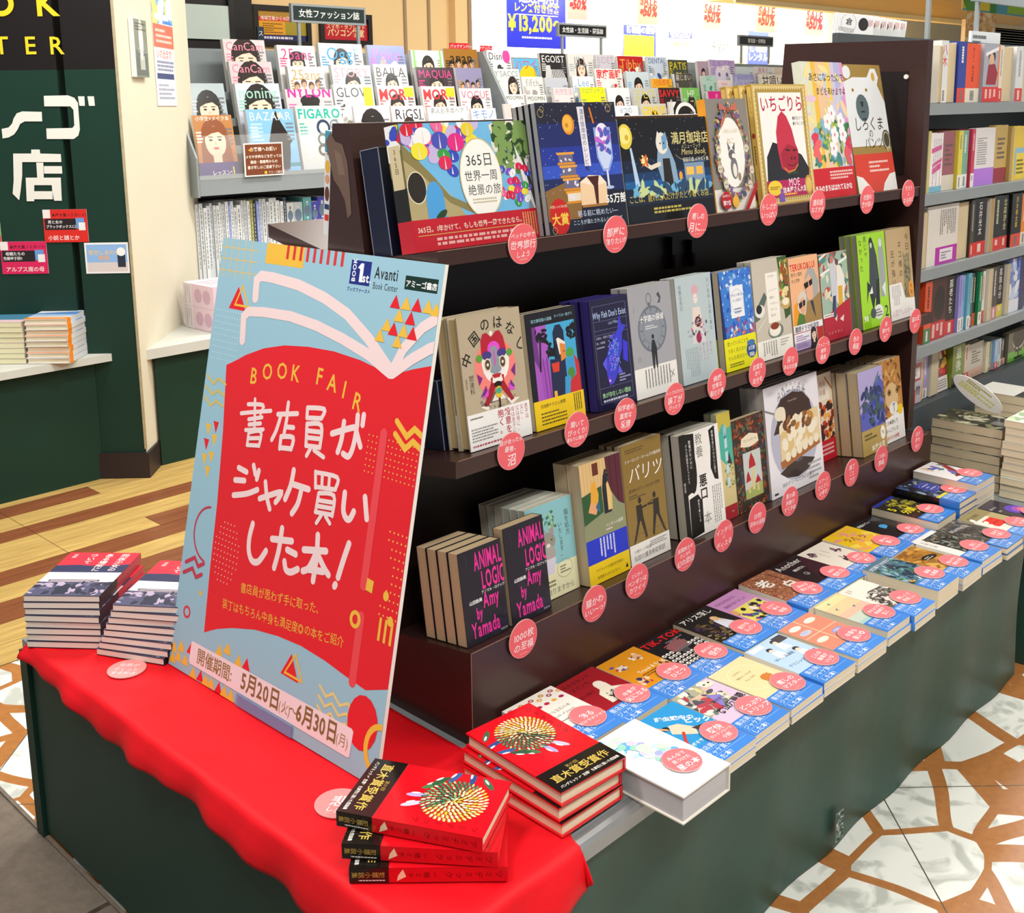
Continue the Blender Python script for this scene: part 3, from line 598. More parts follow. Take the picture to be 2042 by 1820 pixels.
@cover('bear')
def _(a):
    a.r(0, 0, 1, 1, 'a08345'); a.p([(0, .36), (0, .86), (.25, .9), (.62, .9), (.74, .97), (.86, .97), (.92, .9), (.86, .84), (1, .7), (1, .36)], 'e6ebee'); a.e(.78, .905, .07, 'e6ebee', .08); a.e(.78, .905, .045, 'd8a84a', .055); a.e(.12, .94, .1, 'e6ebee', .08)
    a.e(.4, .66, .16, '566a70', .17); a.p([(.36, .71), (.44, .71), (.42, .67), (.38, .67)], '23282a'); a.l([(.36, .63), (.44, .63)], .02, '23282a'); a.es([(.22, .8, .03, .025), (.56, .8, .03, .025)], 'c9a24a'); a.es([(.22, .8, .014), (.56, .8, .014)], '23282a')
    a.t('しろくま', .5, .49, .19, '222', al='c', sk=.1); a.t('の', .52, .43, .12, '222', al='c'); a.t('パンツ', .56, .345, .16, '222', al='c'); a.e(.9, .4, .11, '4f4a3a', .13); a.e(.9, .4, .09, 'b8b29a', .11); a.e(.9, .4, .07, '4f4a3a', .09); a.ps([[(.86, .34), (.9, .3), (.92, .33)], [(.92, .34), (.97, .31), (.96, .35)]], 'c9c4a8')
    a.r(0, 0, 1, .3, 'd8402f'); a.p([(0, 0), (0, .14), (.15, .12), (.3, .05), (.38, 0)], 'f0efec'); a.p([(1, 0), (1, .14), (.85, .13), (.68, .06), (.62, 0)], 'f0efec'); a.fine(.35, .15, .85, .25, 3, 'f8d8d0')
@cover('china')
def _(a):
    a.r(0, 0, 1, 1, 'b9aa90'); [a.t(c_, x_, y_, .16, '1c1a18', rot=r_, b=1, al='c') for c_, x_, y_, r_ in (('中', .14, .655, 58), ('国', .27, .79, 34), ('の', .43, .875, 8), ('は', .62, .875, -6), ('な', .79, .815, -28), ('し', .92, .69, -44))]; a.e(.52, .58, .33, 'f3867e', n=32)
    a.p([(.42, .33), (.62, .33), (.86, .31), (.72, .27), (.52, .42), (.34, .27), (.22, .31)], 'efe6de'); a.p([(.35, .3), (.52, .46), (.72, .3), (.77, .31), (.6, .5), (.45, .5), (.28, .31)], 'a3202c')
    a.e(.53, .62, .22, 'f2eee8', .25); a.p([(.32, .69), (.33, .8), (.37, .845), (.43, .85), (.5, .81), (.58, .85), (.64, .85), (.69, .8), (.72, .69), (.6, .71), (.44, .71)], 'b62236'); a.e(.5, .84, .03, 'ece8dc'); a.e(.52, .72, .1, 'e34fd0', .09); a.p([(.47, .74), (.57, .74), (.61, .55), (.52, .52), (.43, .55)], '8f97a4'); a.l([(.52, .7), (.52, .6)], .02, 'd84ac0')
    for x in (.4, .64): a.e(x, .68, .075, '4a3a86', .05); a.e(x, .61, .055, 'e8dcc8', .075); a.e(x, .61, .042, '5a4632', .06); a.e(x, .61, .018, 'ece6da')
    a.es([(.28, .67, .05, .045), (.76, .67, .05, .045)], '5aa03a'); a.ps([[(.45, .53), (.6, .53), (.57, .5), (.48, .5)], [(.42, .5), (.46, .52), (.44, .44)], [(.6, .52), (.64, .51), (.63, .44)]], 'b8242c'); a.e(.53, .45, .06, '1c1414', .035); a.ps([[(.3, .52), (.22, .56), (.24, .47)], [(.76, .53), (.84, .58), (.82, .48)], [(.34, .46), (.24, .38), (.36, .4)], [(.74, .46), (.8, .4), (.7, .4)]], '7a2a86'); a.ps([[(.38, .44), (.26, .36), (.36, .38)], [(.7, .44), (.8, .38), (.7, .38)]], 'df4fd2')
    a.e(.53, .39, .055, 'e0c02a', .07); a.e(.53, .4, .05, '4aa88a', .035); a.l([(.53, .34), (.53, .28)], .025, '3a1a14')
    a.t('閻連科', .13, .56, .075, '2a2622', v=1); a.t('飯塚容訳', .05, .54, .03, '4a443c', v=1); a.arc('田舎町で聞いたこと', .52, .58, .47, 233, 305, .042, '2a2622', down=True); a.l([(.87, .62), (.9, .5)], .006, 'c88a86')
def b_china(a):
    a.r(0, 0, 1, 1, 'f2f0ee'); 
    for i, s in enumerate(('息子は', '父に、', '父は母に、', '母は息子に')): a.t(s, .94-.075*i, .94, .062, 'b5485e', v=1)
    a.t('殺意を', .63, .95, .1, 'b83048', v=1, b=1); a.t('抱く。', .52, .95, .1, 'b83048', v=1, b=1); a.fine(.04, .22, .45, .62, 5, '888'); a.fine(.04, .84, .24, .92, 1, '555'); a.fine(.04, .08, .6, .15, 1, 'b5485e', fill=.7)
@cover('palm')
def _(a):
    a.r(0, 0, 1, 1, '1b1c26'); a.t('濱文勝短篇小選集', .1, .915, .052, '9fd4e4'); a.t('すべては一度きり', .56, .925, .047, '9fd4e4'); a.r(.1, .2, .95, .88, '46a8d8'); a.r(.1, .2, .38, .88, 'a85ac0'); a.p([(.1, .88), (.18, .88), (.2, .5), (.1, .6)], '6f3a86'); a.p([(.2, .55), (.38, .6), (.4, .2), (.22, .2)], 'a04fb8'); a.ps([[(.26, .6), (.27, .6), (.3, .2), (.29, .2)], [(.33, .6), (.34, .6), (.37, .2), (.36, .2)]], '5a2a70')
    a.p([(.5, .52), (.5, .8), (.56, .86), (.66, .86), (.72, .8), (.72, .52)], '222c48'); a.p([(.38, .2), (.4, .58), (.6, .56), (.8, .5), (.8, .2)], '242c4c')
    for x, y, k in ((.27, .78, 1), (.9, .78, -1), (.44, .66, 1)): a.blobs(x-.1, y-.05, x+.1, y+.06, 16, .012, .03, ['191a22'], 2.6)
    a.l([(.25, .78), (.2, .5)], .03, '191a22'); a.p([(.56, .74), (.6, .75), (.73, .7), (.73, .62), (.6, .6)], 'ece6da'); a.p([(.62, .7), (.73, .68), (.72, .56), (.62, .54)], 'e08a3a'); a.l([(.67, .62), (.72, .625)], .01, '5a2a1a'); a.e(.81, .6, .08, '4fa04a', .065); a.p([(.7, .55), (.92, .55), (.95, .36), (.7, .36)], '3f9ad0'); a.p([(.88, .58), (.97, .5), (.97, .24), (.72, .24), (.72, .34), (.9, .4)], 'c8303a'); a.p([(.42, .54), (.58, .54), (.56, .46), (.44, .46)], 'd8402f'); a.e(.8, .42, .07, '4f8a3a', .08); a.p([(.66, .4), (.78, .4), (.72, .2), (.62, .2)], '3f9ad0'); a.e(.8, .8, .03, '191a22', .04); a.r(.42, .24, .48, .3, 'e0b04a')
def b_palm(a):
    a.r(0, 0, 1, 1, 'eec81e'); a.t('羽海野チカさん推薦!', .12, .74, .055, '3a3420'); a.fine(.12, .12, .62, .6, 4, '4a4228', fill=.4); a.fine(.78, .35, .95, .95, 4, '4a4228', 1)
@cover('fish')
def _(a):
    a.r(0, 0, 1, 1, '1d1b3c'); a.ring(.5, .5, .0, 0, '000') if 0 else None
    for x0, y0, x1, y1 in ((.07, .72, .93, .722), (.07, .94, .93, .942), (.07, .8, .93, .802), (.07, .68, .93, .682), (.07, .2, .93, .202), (.07, .06, .93, .062), (.07, .06, .075, .94), (.925, .06, .93, .94)): a.r(x0, y0, x1, y1, '8a8cc0')
    a.t("Why Fish Don't Exist", .5, .83, .15, 'b8cdf0', al='c', sx=.6, b=1); a.t('Lulu Miller', .58, .76, .075, 'a8b8e0', al='c', sx=.8); a.t('人間は、世界と引換え', .1, .645, .045, 'c8c8e0'); a.t('魚」の物語', .1, .6, .045, 'c8c8e0'); a.fine(.1, .56, .3, .575, 1, 'a8a8c8', fill=.8)
    a.p([(.3, .28), (.28, .4), (.36, .52), (.52, .62), (.66, .7), (.74, .84), (.78, .74), (.9, .72), (.78, .66), (.74, .52), (.62, .4), (.54, .28), (.44, .22), (.34, .22)], '3d3fd0')
    a.blobs(.38, .34, .66, .62, 34, .01, .016, ['6f78e8', '8a6ae0', '5aa0e8'], 1.4); a.p([(.3, .28), (.36, .3), (.42, .24), (.34, .21)], '6a3ad0'); a.e(.35, .255, .02, 'e0e4ff'); a.ps([[(.3, .34), (.2, .42), (.32, .48)], [(.5, .62), (.42, .64), (.6, .68)], [(.56, .3), (.7, .3), (.62, .38)]], '5a58e0'); a.p([(.78, .6), (.9, .56), (.86, .38), (.74, .42)], '3a38d8'); a.t('魚が存在しない理由', .5, .115, .092, 'a8e0a0', al='c', sx=.9, b=1); a.fine(.6, .22, .9, .3, 3, 'a0a4d0'); a.fine(.14, .07, .9, .095, 1, 'c8c8e0', fill=.8)
@cover('clock')
def _(a):
    a.r(0, 0, 1, 1, 'a3a4aa'); a.r(0, 0, 1, .27, 'eceae6'); a.e(.5, .6, .335, '6f7682', .34, n=32); a.e(.5, .6, .3, '8b929c', .305, n=32); a.ring(.5, .6, .22, .006, '5e6672', .225); a.ring(.47, .875, .065, .016, '6a7078', .085); a.e(.47, .82, .035, '6a7078')
    for t in range(0, 360, 30): a.l([(.5+.24*math.cos(math.radians(t)), .6+.165*math.sin(math.radians(t))), (.5+.28*math.cos(math.radians(t)), .6+.19*math.sin(math.radians(t)))], .014, '4e5660')
    a.p([(.66, .9), (.72, .92), (.76, .87), (.73, .82), (.67, .82), (.72, .86)], '4e5358'); a.t('十字路の探偵', .5, .675, .105, 'f4f4f4', al='c', b=1, sx=.9); a.fine(.34, .6, .62, .64, 2, 'e4e4e8')
    a.p([(.46, .5), (.52, .5), (.56, .42), (.55, .24), (.52, .24), (.5, .38), (.48, .24), (.44, .24), (.43, .42)], '2d3136'); a.e(.49, .53, .03, '2d3136', .035); a.fine(.22, .08, .85, .25, 9, '777', 1, .35); a.l([(.82, .19), (.92, .13)], .008, '444'); a.l([(.92, .19), (.84, .12)], .008, '444'); a.t('J', .1, .78, .1, '7c7d84'); a.t('O', .1, .33, .1, '7c7d84')
@cover('pale')
def _(a):
    a.r(0, 0, 1, 1, 'b9c8cc'); a.t('妖艶金魚記', .12, .93, .085, '7c8890', v=1); a.t('天い音楽と深夜に魔女', .9, .95, .08, '7c8890', v=1, sp=.1); a.e(.52, .86, .09, 'dba8b4', .09); a.e(.52, .78, .062, 'ecdcd4', .085); a.p([(.42, .7), (.62, .7), (.68, .5), (.6, .45), (.44, .45), (.38, .5)], 'e6d6ce'); a.p([(.4, .5), (.66, .5), (.72, .36), (.34, .36)], 'd2d4d4')
    a.e(.54, .56, .09, '4a3034', .09); a.blobs(.47, .5, .61, .62, 8, .008, .018, ['e8c4c8', '8a3a50']); a.e(.53, .41, .075, '9c2a58', .09); a.blobs(.25, .42, .8, .6, 8, .012, .024, ['d88aa0', 'a8a4b0', '5a4a50']); a.es([(.49, .79, .008), (.55, .79, .008)], '4a3a3a'); a.fine(.12, .06, .5, .33, 8, '8a98a0', 1, .35)
    for i, s in enumerate(('見てない', 'ほうがいい', '夢になって', 'しまうから')): a.t(s, .84-.1*i, .35, .06, 'b87a90', v=1)
@cover('sea')
def _(a):
    a.r(0, 0, 1, 1, '3f7fd4'); a.blobs(0, .3, 1, 1, 26, .012, .04, ['6fa4ea', '2a58b8', '9fc4f0', '3a6ad0', 'd8e4f4'], 1.5); a.blobs(0, .28, 1, .45, 10, .012, .03, ['d8604a', 'e09a5a', '8a4a9a', 'b84a6a'], 2); a.r(.3, .52, .72, .84, 'eef0f4'); a.ring(.51, .68, .2, .006, '7f9ad0', .22); a.t('うれしい夜には', .51, .735, .056, '3a5a9a', al='c'); a.t('ペンを持て', .51, .68, .06, '3a5a9a', al='c'); a.fine(.4, .56, .62, .62, 2, '7f8ab0'); a.e(.5, .5, .03, 'e0605a', .05); a.p([(0, 0), (.14, 0), (.14, 0), (0, 1)], '22306e')
def b_sea(a):
    a.r(0, 0, 1, 1, 'e8e21c'); a.t('思っていることを', .08, .78, .085, '6a6a2a', jit=.08); a.t('うまく言えない', .08, .56, .085, '6a6a2a', jit=.08); a.t('そんなあなたへ', .08, .34, .085, '6a6a2a', jit=.08); a.fine(.12, .1, .56, .24, 2, '77742a', fill=.6); a.e(.83, .5, .16, '24509a', .15, n=14); a.e(.83, .72, .13, '4a74b4', .05); a.t('10万部', .83, .5, .085, 'f2f2f2', al='c', b=1, sx=.85); a.t('突破!', .83, .3, .085, 'ffffff', al='c', b=1, sx=.85)
@cover('tea')
def _(a):
    a.r(0, 0, 1, 1, 'c7bfb0'); a.p([(0, .5), (.3, .68), (.36, .62), (.12, .42), (0, .4)], '5a6a62'); a.p([(.72, 1), (1, 1), (1, .4), (.84, .36), (.78, .7)], '3f5a32'); a.blobs(.76, .5, .98, .95, 14, .02, .045, ['d8a83a', 'c83a2a', '6a8a3a', 'e8d8a0', '8a5a2a']); a.e(.88, .52, .13, 'c9a860', .09); a.e(.88, .54, .1, 'efe6cc', .06); a.r(.36, .36, .7, .86, 'f2eee4'); a.t('アフター', .62, .81, .05, '6a6458', al='r'); a.l([(.42, .68), (.66, .69)], .004, '888'); a.t('尾形い', .44, .6, .045, '5a564c'); a.t('アフタヌーン', .44, .54, .038, '5a564c'); a.t('ティーと', .44, .48, .045, '5a564c'); a.t('恋する', .44, .42, .045, '5a564c')
    a.e(.14, .5, .14, 'e4e2dc', .1); a.e(.12, .52, .08, '2a2a2a', .07); a.l([(.02, .3), (.3, .42)], .016, 'd8d8d8'); a.e(.54, .27, .22, '6f7a70', .12); a.e(.52, .28, .17, 'e6e2d6', .1); a.p([(.38, .3), (.68, .3), (.64, .23), (.44, .23)], 'efeade'); a.e(.52, .32, .12, '8a3a22', .055); a.r(0, 0, 1, .2, 'efece4'); a.fine(.14, .03, .55, .18, 6, '8a867c', 1, .45); a.fine(.64, .1, .9, .18, 3, 'a8a498')
@cover('teruko')
def _(a):
    a.r(0, 0, 1, 1, 'eeb68a'); a.p([(0, .2), (.1, .5), (.4, .55), (.5, .2)], 'ea9a28'); a.t('TERUKO&LUI', .04, .86, .165, 'd8281e', sx=.78, b=2); a.t('照子と瑠衣', .06, .8, .075, '3a2a22'); a.t('井上荒野', .06, .735, .07, '3a2a22')
    a.p([(.5, .5), (.52, .78), (.66, .87), (.86, .84), (.98, .7), (.94, .5)], 'a9a8a4'); a.p([(.54, .55), (.54, .74), (.66, .8), (.76, .72), (.76, .55), (.66, .48)], 'e6b08e'); a.ps([[(.46, .7), (.62, .72), (.62, .66), (.5, .64)], [(.64, .72), (.76, .74), (.76, .68), (.66, .66)]], '1c1a1a'); a.p([(.2, .44), (.24, .58), (.4, .64), (.52, .58), (.5, .4), (.36, .34)], 'd8cfc0'); a.p([(.28, .42), (.3, .54), (.42, .56), (.46, .42), (.38, .36)], 'e2a684'); a.ps([[(.24, .5), (.36, .52), (.36, .46), (.26, .44)], [(.38, .52), (.47, .53), (.46, .47), (.39, .46)]], '241e22'); a.p([(.4, .24), (.52, .5), (.76, .52), (1, .58), (1, .24)], 'a0804e'); a.p([(.64, .5), (.74, .5), (.8, .3), (.7, .4)], '3a3a4a'); a.p([(.1, .24), (.24, .4), (.42, .36), (.42, .24)], '4f7a3a')
def b_teruko(a):
    a.r(0, 0, 1, 1, 'eceaf0'); a.r(0, .0, .7, .32, 'b9a4d0'); a.r(.78, 0, 1, .74, 'b83026'); a.t('連続ドラマ化決定', .04, .74, .115, '4a4250', b=1, sx=.9); a.l([(0, .68), (1, .7)], .012, 'c8303a'); a.fine(.06, .36, .5, .6, 3, '8a5a9a'); a.fine(.06, .06, .5, .28, 4, '6a5a8a'); a.face(.66, .5, .1, '2a2226', 'f0d4c0', '3a3a44')
@cover('redmanga')
def _(a):
    a.r(0, 0, 1, 1, '9fb8a8'); a.blobs(0, .45, 1, 1, 12, .02, .06, ['3f6a62', 'd8dcc8', 'b8524a', '5a8a80', 'e0c8a8'], 2); a.ps([[(0, .75), (1, .9), (1, .93), (0, .78)], [(0, .93), (.3, 1), (.2, 1), (0, .96)]], 'e8ece4'); a.p([(.36, .42), (.34, .84), (.44, .94), (.56, .9), (.58, .42)], 'c9ccd4'); a.e(.44, .92, .07, 'c87a74', .07); a.p([(.54, .4), (.6, .84), (.74, .84), (.86, .7), (.8, .4)], 'e6e2d8'); a.p([(.56, .2), (.6, .6), (.76, .6), (.72, .2)], 'dba83a'); a.e(.62, .88, .06, '6a4a44', .06); a.ps([[(.3, .2), (.4, .5), (.48, .5), (.46, .2)]], '2f3a52'); a.p([(0, 0), (1, 0), (1, .44), (0, .27)], 'b2263a'); a.r(.0, .27, .42, .31, 'efe8e0'); a.fine(.04, .28, .4, .3, 1, '5a3a3a'); a.ps([[(.4, .24), (.5, .28), (.46, .2)], [(.58, .22), (.74, .26), (.7, .18)]], 'e2d8cc'); a.t('クジマザイ', .14, .07, .06, 'e8c0b8', sp=.8); a.ps([[(.36, .25), (.44, .5), (.5, .5), (.46, .25)]], '46506a')
@cover('green')
def _(a):
    a.r(0, 0, 1, 1, 'a3dc22'); a.t('なかった', .1, .95, .12, '20261a', v=1, sp=.22); a.t('男じゃ', .27, .98, .12, '20261a', v=1, sp=.1); a.p([(.34, .5), (.4, .75), (.42, .9), (.5, .96), (.58, .88), (.66, .75), (.7, .5), (.66, .3), (.42, .3)], '3c4448'); a.e(.48, .9, .07, '23282a', .09); a.e(.48, .87, .04, 'c8ccc8', .05); a.p([(.72, .3), (.72, .8), (.78, .93), (.88, .93), (.94, .7), (.94, .3)], '9fa6a4'); a.e(.82, .88, .06, 'd6dad4', .08); a.p([(.2, .26), (.26, .5), (.4, .44), (.5, .3), (.42, .16), (.3, .4)], '272e30'); a.p([(.5, .2), (.6, .5), (.7, .5), (.66, .2)], '1e2426'); a.ps([[(.3, .36), (.42, .44), (.44, .36)], [(.78, .4), (.92, .46), (.9, .28)]], 'e6ebe4'); a.e(.6, .15, .17, 'e9ece6', .13); a.e(.4, .15, .1, '4a5252', .09); a.p([(.04, .0), (.04, .13), (.3, .16), (.3, .0)], '8cc41c'); a.t('98', .06, .08, .14, 'f4f6ee', b=2); a.t('2', .82, .08, .28, '2a3030', b=1); a.fine(.5, .1, .72, .19, 3, '555')
@cover('tan')
def _(a):
    a.r(0, 0, 1, 1, 'c0a578'); a.t('今日も', .83, .93, .15, '332a1c', v=1, sp=.2); a.t('ネコ様の', .52, .86, .15, '332a1c', v=1, sp=.2); a.t('圧が強い', .22, .77, .15, '332a1c', v=1, sp=.18); a.p([(.6, .2), (.64, .6), (.72, .7), (.86, .68), (.92, .5), (.9, .16), (.78, .1), (.68, .1)], '8f835e'); a.blobs(.64, .15, .88, .62, 14, .01, .03, ['6a6044', '5a5038'], 2.6); a.ps([[(.64, .64), (.64, .74), (.7, .68)], [(.84, .68), (.9, .73), (.89, .62)]], '8f835e'); a.e(.78, .62, .1, '9a8e66', .09); a.es([(.73, .63, .02, .014), (.84, .63, .02, .014)], '3a3a20'); a.p([(0, 0), (1, 0), (1, .2), (.62, .22), (.5, .4), (0, .4)], 'efece8'); a.fine(.08, .16, .46, .38, 6, '8a8a8a', 1, .35); a.t('人間アレルギー', .05, .045, .14, 'c9a0b8', sx=.86); a.e(.88, .3, .1, 'e89a28', .17); a.t('秋', .84, .32, .09, '6a4a1a'); a.t('期', .84, .25, .09, '6a4a1a')
@cover('animal')
def _(a):
    a.r(0, 0, 1, 1, '23212c'); a.blobs(0, 0, 1, .95, 8, .03, .09, ['2b2935', '1c1a22', '302c3c']); P = 'e8309a'
    a.t('ANIMAL', .34, .765, .43, P, sx=.38, b=2); a.t('LOGIC', .47, .545, .43, P, sx=.4, b=2); a.t('アニマル・ロジック', .44, .497, .062, 'f0f0f0', b=1); a.t('山田詠美', .14, .425, .075, 'f0f0f0', b=2); a.t('Amy', .46, .345, .36, P, sx=.5, b=2); a.t('by', .28, .25, .28, P, sx=.48, b=2); a.t('Yamada', .14, .065, .37, P, sx=.5, b=2); a.t('新潮文庫', .8, .03, .04, 'c8c8c8'); a.l([(.16, .95), (.18, .8)], .006, '4a4654')
@cover('neko')
def _(a):
    a.r(0, 0, 1, 1, '8dc6cc'); a.r(0, 0, 1, .34, 'ece8c0'); a.t('猫を処方', .86, .87, .1, '2f4a4a', v=1); a.t('いたします。', .7, .76, .09, '2f4a4a', v=1); a.e(.42, .6, .16, '9c9690', .14); a.ps([[(.28, .66), (.29, .78), (.4, .71)], [(.45, .71), (.55, .78), (.56, .66)]], 'a89a92'); a.e(.42, .47, .14, 'b0aaa2', .14); a.es([(.35, .61, .026), (.5, .61, .026)], '8fa03a'); a.es([(.35, .61, .013), (.5, .61, .013)], '1c1c1c'); a.e(.42, .56, .04, 'efe8e0', .03); a.blobs(.28, .74, .6, .9, 8, .014, .03, ['5aa08a', '3f7a5a', 'a8d0a0']); a.p([(.3, .42), (.56, .42), (.5, .26), (.3, .26)], 'dcd6e4'); a.ring(.72, .27, .17, .006, '8a9a5a', .14); a.fine(.62, .22, .84, .31, 3, '8a8a6a'); a.fine(.06, .12, .5, .2, 2, '6a6a4a'); a.t('治りますから', .3, .05, .1, '5a6a5a')
@cover('penguin')
def _(a):
    a.r(0, 0, 1, 1, '8e9470'); a.p([(0, .66), (.62, .78), (.62, 1), (0, 1)], 'e2bf84'); a.ps([[(.08*i, .66), (.08*i+.01, .66), (.08*i+.01, 1), (.08*i, 1)] for i in range(8)], 'c9a468'); a.p([(.62, 1), (1, 1), (1, .56), (.86, .6), (.66, .74)], '5a2432'); a.ps([[(.72, 1), (.74, 1), (.74, .7), (.72, .72)], [(.86, 1), (.88, 1), (.88, .62), (.86, .62)]], '44182a'); a.r(.3, .88, .44, .98, '6a3020'); a.p([(0, .5), (.48, .56), (.48, .78), (0, .74)], '2f5a32'); a.p([(.18, .62), (.24, .82), (.34, .84), (.4, .72), (.36, .62)], 'e8ab3c'); a.p([(.12, .6), (.2, .68), (.36, .62), (.3, .56)], 'e8a878'); a.p([(.3, .62), (.4, .68), (.4, .56)], '3a6a8a')
    a.p([(.5, .54), (.5, .76), (.54, .86), (.6, .88), (.68, .85), (.64, .83), (.7, .7), (.68, .54)], '20242e'); a.p([(.6, .56), (.6, .78), (.64, .8), (.72, .68), (.7, .56)], 'e6c47a'); a.p([(.55, .87), (.6, .91), (.66, .88)], '20242e'); a.t('ペンギンの憂鬱', .5, .43, .062, 'f0ede0'); a.fine(.5, .4, .8, .415, 1, 'dcd8c4', fill=.8); a.r(0, .17, 1, .37, '2338c8'); a.fine(.3, .19, .7, .36, 5, 'dfe4f8', 1, .45); a.r(0, 0, 1, .17, 'ecc91c'); a.t('ウクライナの国民的作家の', .16, .095, .057, '3a3418'); a.t('世界的ベストセラー!', .18, .035, .06, '3a3418'); a.p([(.88, .03), (.95, .03), (.92, .07)], '1c1c1c')
@cover('baritsu')
def _(a):
    a.r(0, 0, 1, 1, '8c7030'); a.t('シャーロック・ホームズの護身術', .07, .85, .06, 'f2efe6'); a.t('バリツ', .12, .685, .29, 'f6f3ea', sk=.12); a.t('英国紳士がたしなむ幻の武術', .1, .6, .06, '3a2c14'); a.fine(.1, .54, .5, .58, 2, '4a3a1c'); a.fine(.1, .92, .7, .96, 2, '5a4620')
    for x, k in ((.3, 1), (.75, -1)): a.e(x+.04*k, .515, .04, '1d1810', .05); a.p([(x-.06*k, .48), (x+.08*k, .48), (x+.1*k, .36), (x-.06*k, .33)], '1d1810'); a.p([(x-.06*k, .34), (x+.02*k, .36), (x-.12*k, .2), (x-.2*k, .16), (x-.17*k, .2)], '1d1810'); a.p([(x+.02*k, .36), (x+.1*k, .36), (x+.16*k, .2), (x+.12*k, .18)], '1d1810'); a.l([(x+.06*k, .45), (x+.2*k, .455)], .03, '1d1810')
    a.l([(.44, .45), (.66, .48)], .012, '1d1810'); a.r(.1, .24, .95, .243, '6a5424'); a.r(0, 0, 1, .17, 'edeae4'); a.t('伝説の護身術初邦訳', .08, .035, .095, '4a4a4a', sx=.92); a.t('大槻ケンヂ推薦!', .1, .095, .06, '6a6a6a'); a.fine(.5, .1, .92, .15, 3, '888')
@cover('kyoyo')
def _(a):
    a.r(0, 0, 1, 1, 'f2f0ea'); a.r(0, 0, .1, 1, '14120f'); a.t('教養', .47, .97, .19, '77726a', v=1, sp=.02); a.t('悪口', .5, .57, .2, '1a1816', v=1, b=2); a.t('本', .54, .2, .2, '8a857c', v=1)
    a.p([(.1, 1), (.36, .98), (.34, .6), (.28, .45), (.1, .42)], '14120f'); a.e(.22, .68, .14, '14120f', .42, 4); a.t('教養がないのに', .24, .93, .062, 'f0eee8', v=1); a.t('グルメ評論家きどってそう', .15, .9, .05, 'f0eee8', v=1); a.p([(.74, .96), (.9, .99), (.9, .46), (.8, .48), (.72, .6), (.76, .8)], '14120f'); a.t('教養を身につけたいと思う', .83, .95, .056, 'f0eee8', v=1); a.p([(.1, .0), (.42, .02), (.44, .32), (.34, .4), (.12, .38)], '14120f'); a.t('病気で書いてる', .34, .35, .05, 'f0eee8', v=1); a.t('堀元見', .04, .55, .05, 'e8e4dc', v=1); a.fine(.7, .06, .95, .42, 5, '888', 1, .4)
@cover('gen')
def _(a):
    a.r(0, 0, 1, 1, '4fb6a4'); a.p([(0, 1), (1, 1), (1, .86), (.7, .84), (.4, .9), (0, .8)], 'c9b84a'); a.p([(0, .12), (1, .12), (1, .5), (.7, .56), (.5, .5), (0, .6)], 'd8c890'); a.p([(.55, .52), (.72, .62), (.9, .5)], '3a3a3a'); a.blobs(.3, .3, 1, .5, 10, .02, .06, ['8fa05a', 'd8d0b0', 'b8a060', '6a8a4a'], 2); a.ps([[(.42, y), (.62, y+.01), (.62, y+.1), (.42, y+.09)] for y in (.78, .66, .54, .42, .3)], 'bfe0e4'); a.t('夢幻諸島', .52, .87, .13, '3a6a9a', v=1); a.r(0, 0, 1, .13, 'a82a34'); a.t('SAKIRI', .55, .06, .07, 'f0d8d0')
@cover('mushroom')
def _(a):
    a.r(0, 0, 1, 1, '3a3226'); a.blobs(0, 0, 1, 1, 60, .018, .034, ['8a3a26', '5a6a4a', 'a8552e', '3f4a5a', '6a2a1e'], 2.2); a.p([(.2, .7), (.24, .78), (.36, .8), (.5, .82), (.64, .8), (.76, .78), (.78, .7), (.64, .68), (.5, .67), (.34, .68)], 'efe4c8'); a.t('マッシュルーム', .5, .735, .06, '5a4a3a', al='c'); a.r(.24, .12, .8, .62, 'c9d2cc'); a.p([(.24, .12), (.8, .12), (.8, .26), (.24, .22)], 'a8b468'); a.ps([[(.47, .2), (.55, .2), (.54, .46), (.48, .46)], [(.34, .18), (.4, .18), (.39, .32), (.35, .32)], [(.62, .17), (.68, .17), (.67, .28), (.63, .28)]], 'e2cf92'); a.ps([[(.4, .44), (.42, .52), (.5, .61), (.58, .53), (.62, .45)], [(.28, .3), (.32, .38), (.37, .42), (.44, .31)], [(.56, .26), (.66, .35), (.76, .26)]], 'b8242a')
@cover('cream')
def _(a):
    a.r(0, 0, 1, 1, 'eceaf0'); a.e(.5, .5, .44, 'b9bccf', .45, n=30); a.p([(.12, .56), (.2, .66), (.2, .78), (.3, .86), (.5, .89), (.7, .86), (.82, .77), (.84, .7), (.9, .56)], '3a1f1a'); a.p([(.18, .2), (.5, .3), (.84, .22), (.7, .14), (.5, .11), (.3, .14)], '2d1a18'); a.arc('お菓子のための', .5, .52, .47, 118, 62, .04, '4a4a4a'); a.arc('クリームの本', .5, .46, .46, 118, 64, .09, '4a4448'); a.t('Cream Book', .5, .81, .03, 'c9b0a0', al='c'); a.l([(0, .8), (.18, .74)], .02, '8a8a86'); a.e(.26, .73, .1, 'efe6cc', .07); a.e(.32, .71, .04, 'efe6cc', .08)
    a.p([(.22, .46), (.24, .6), (.5, .66), (.96, .68), (.98, .34), (.22, .3)], 'e8d2a0'); a.p([(.2, .3), (.94, .4), (.96, .33), (.22, .23)], 'a8642c'); a.blobs(.26, .4, .92, .64, 14, .04, .07, ['f2e6c4', 'e2c486', 'f6eed8'], 1.2); a.es([(.34+.11*i, .325+.014*i, .055, .05) for i in range(6)], 'f2e8cc'); a.blobs(.3, .55, .9, .66, 7, .02, .035, ['c88a3a', '6a3a1e', '8a5a2a']); a.fine(.7, .03, .95, .2, 4, 'aaa'); a.t('30のクリームと24のお菓子', .2, .07, .05, '6a6a70'); a.t('小桧克子', .45, .25, .04, '9a9cb0'); a.r(.05, .025, .12, .045, '444')
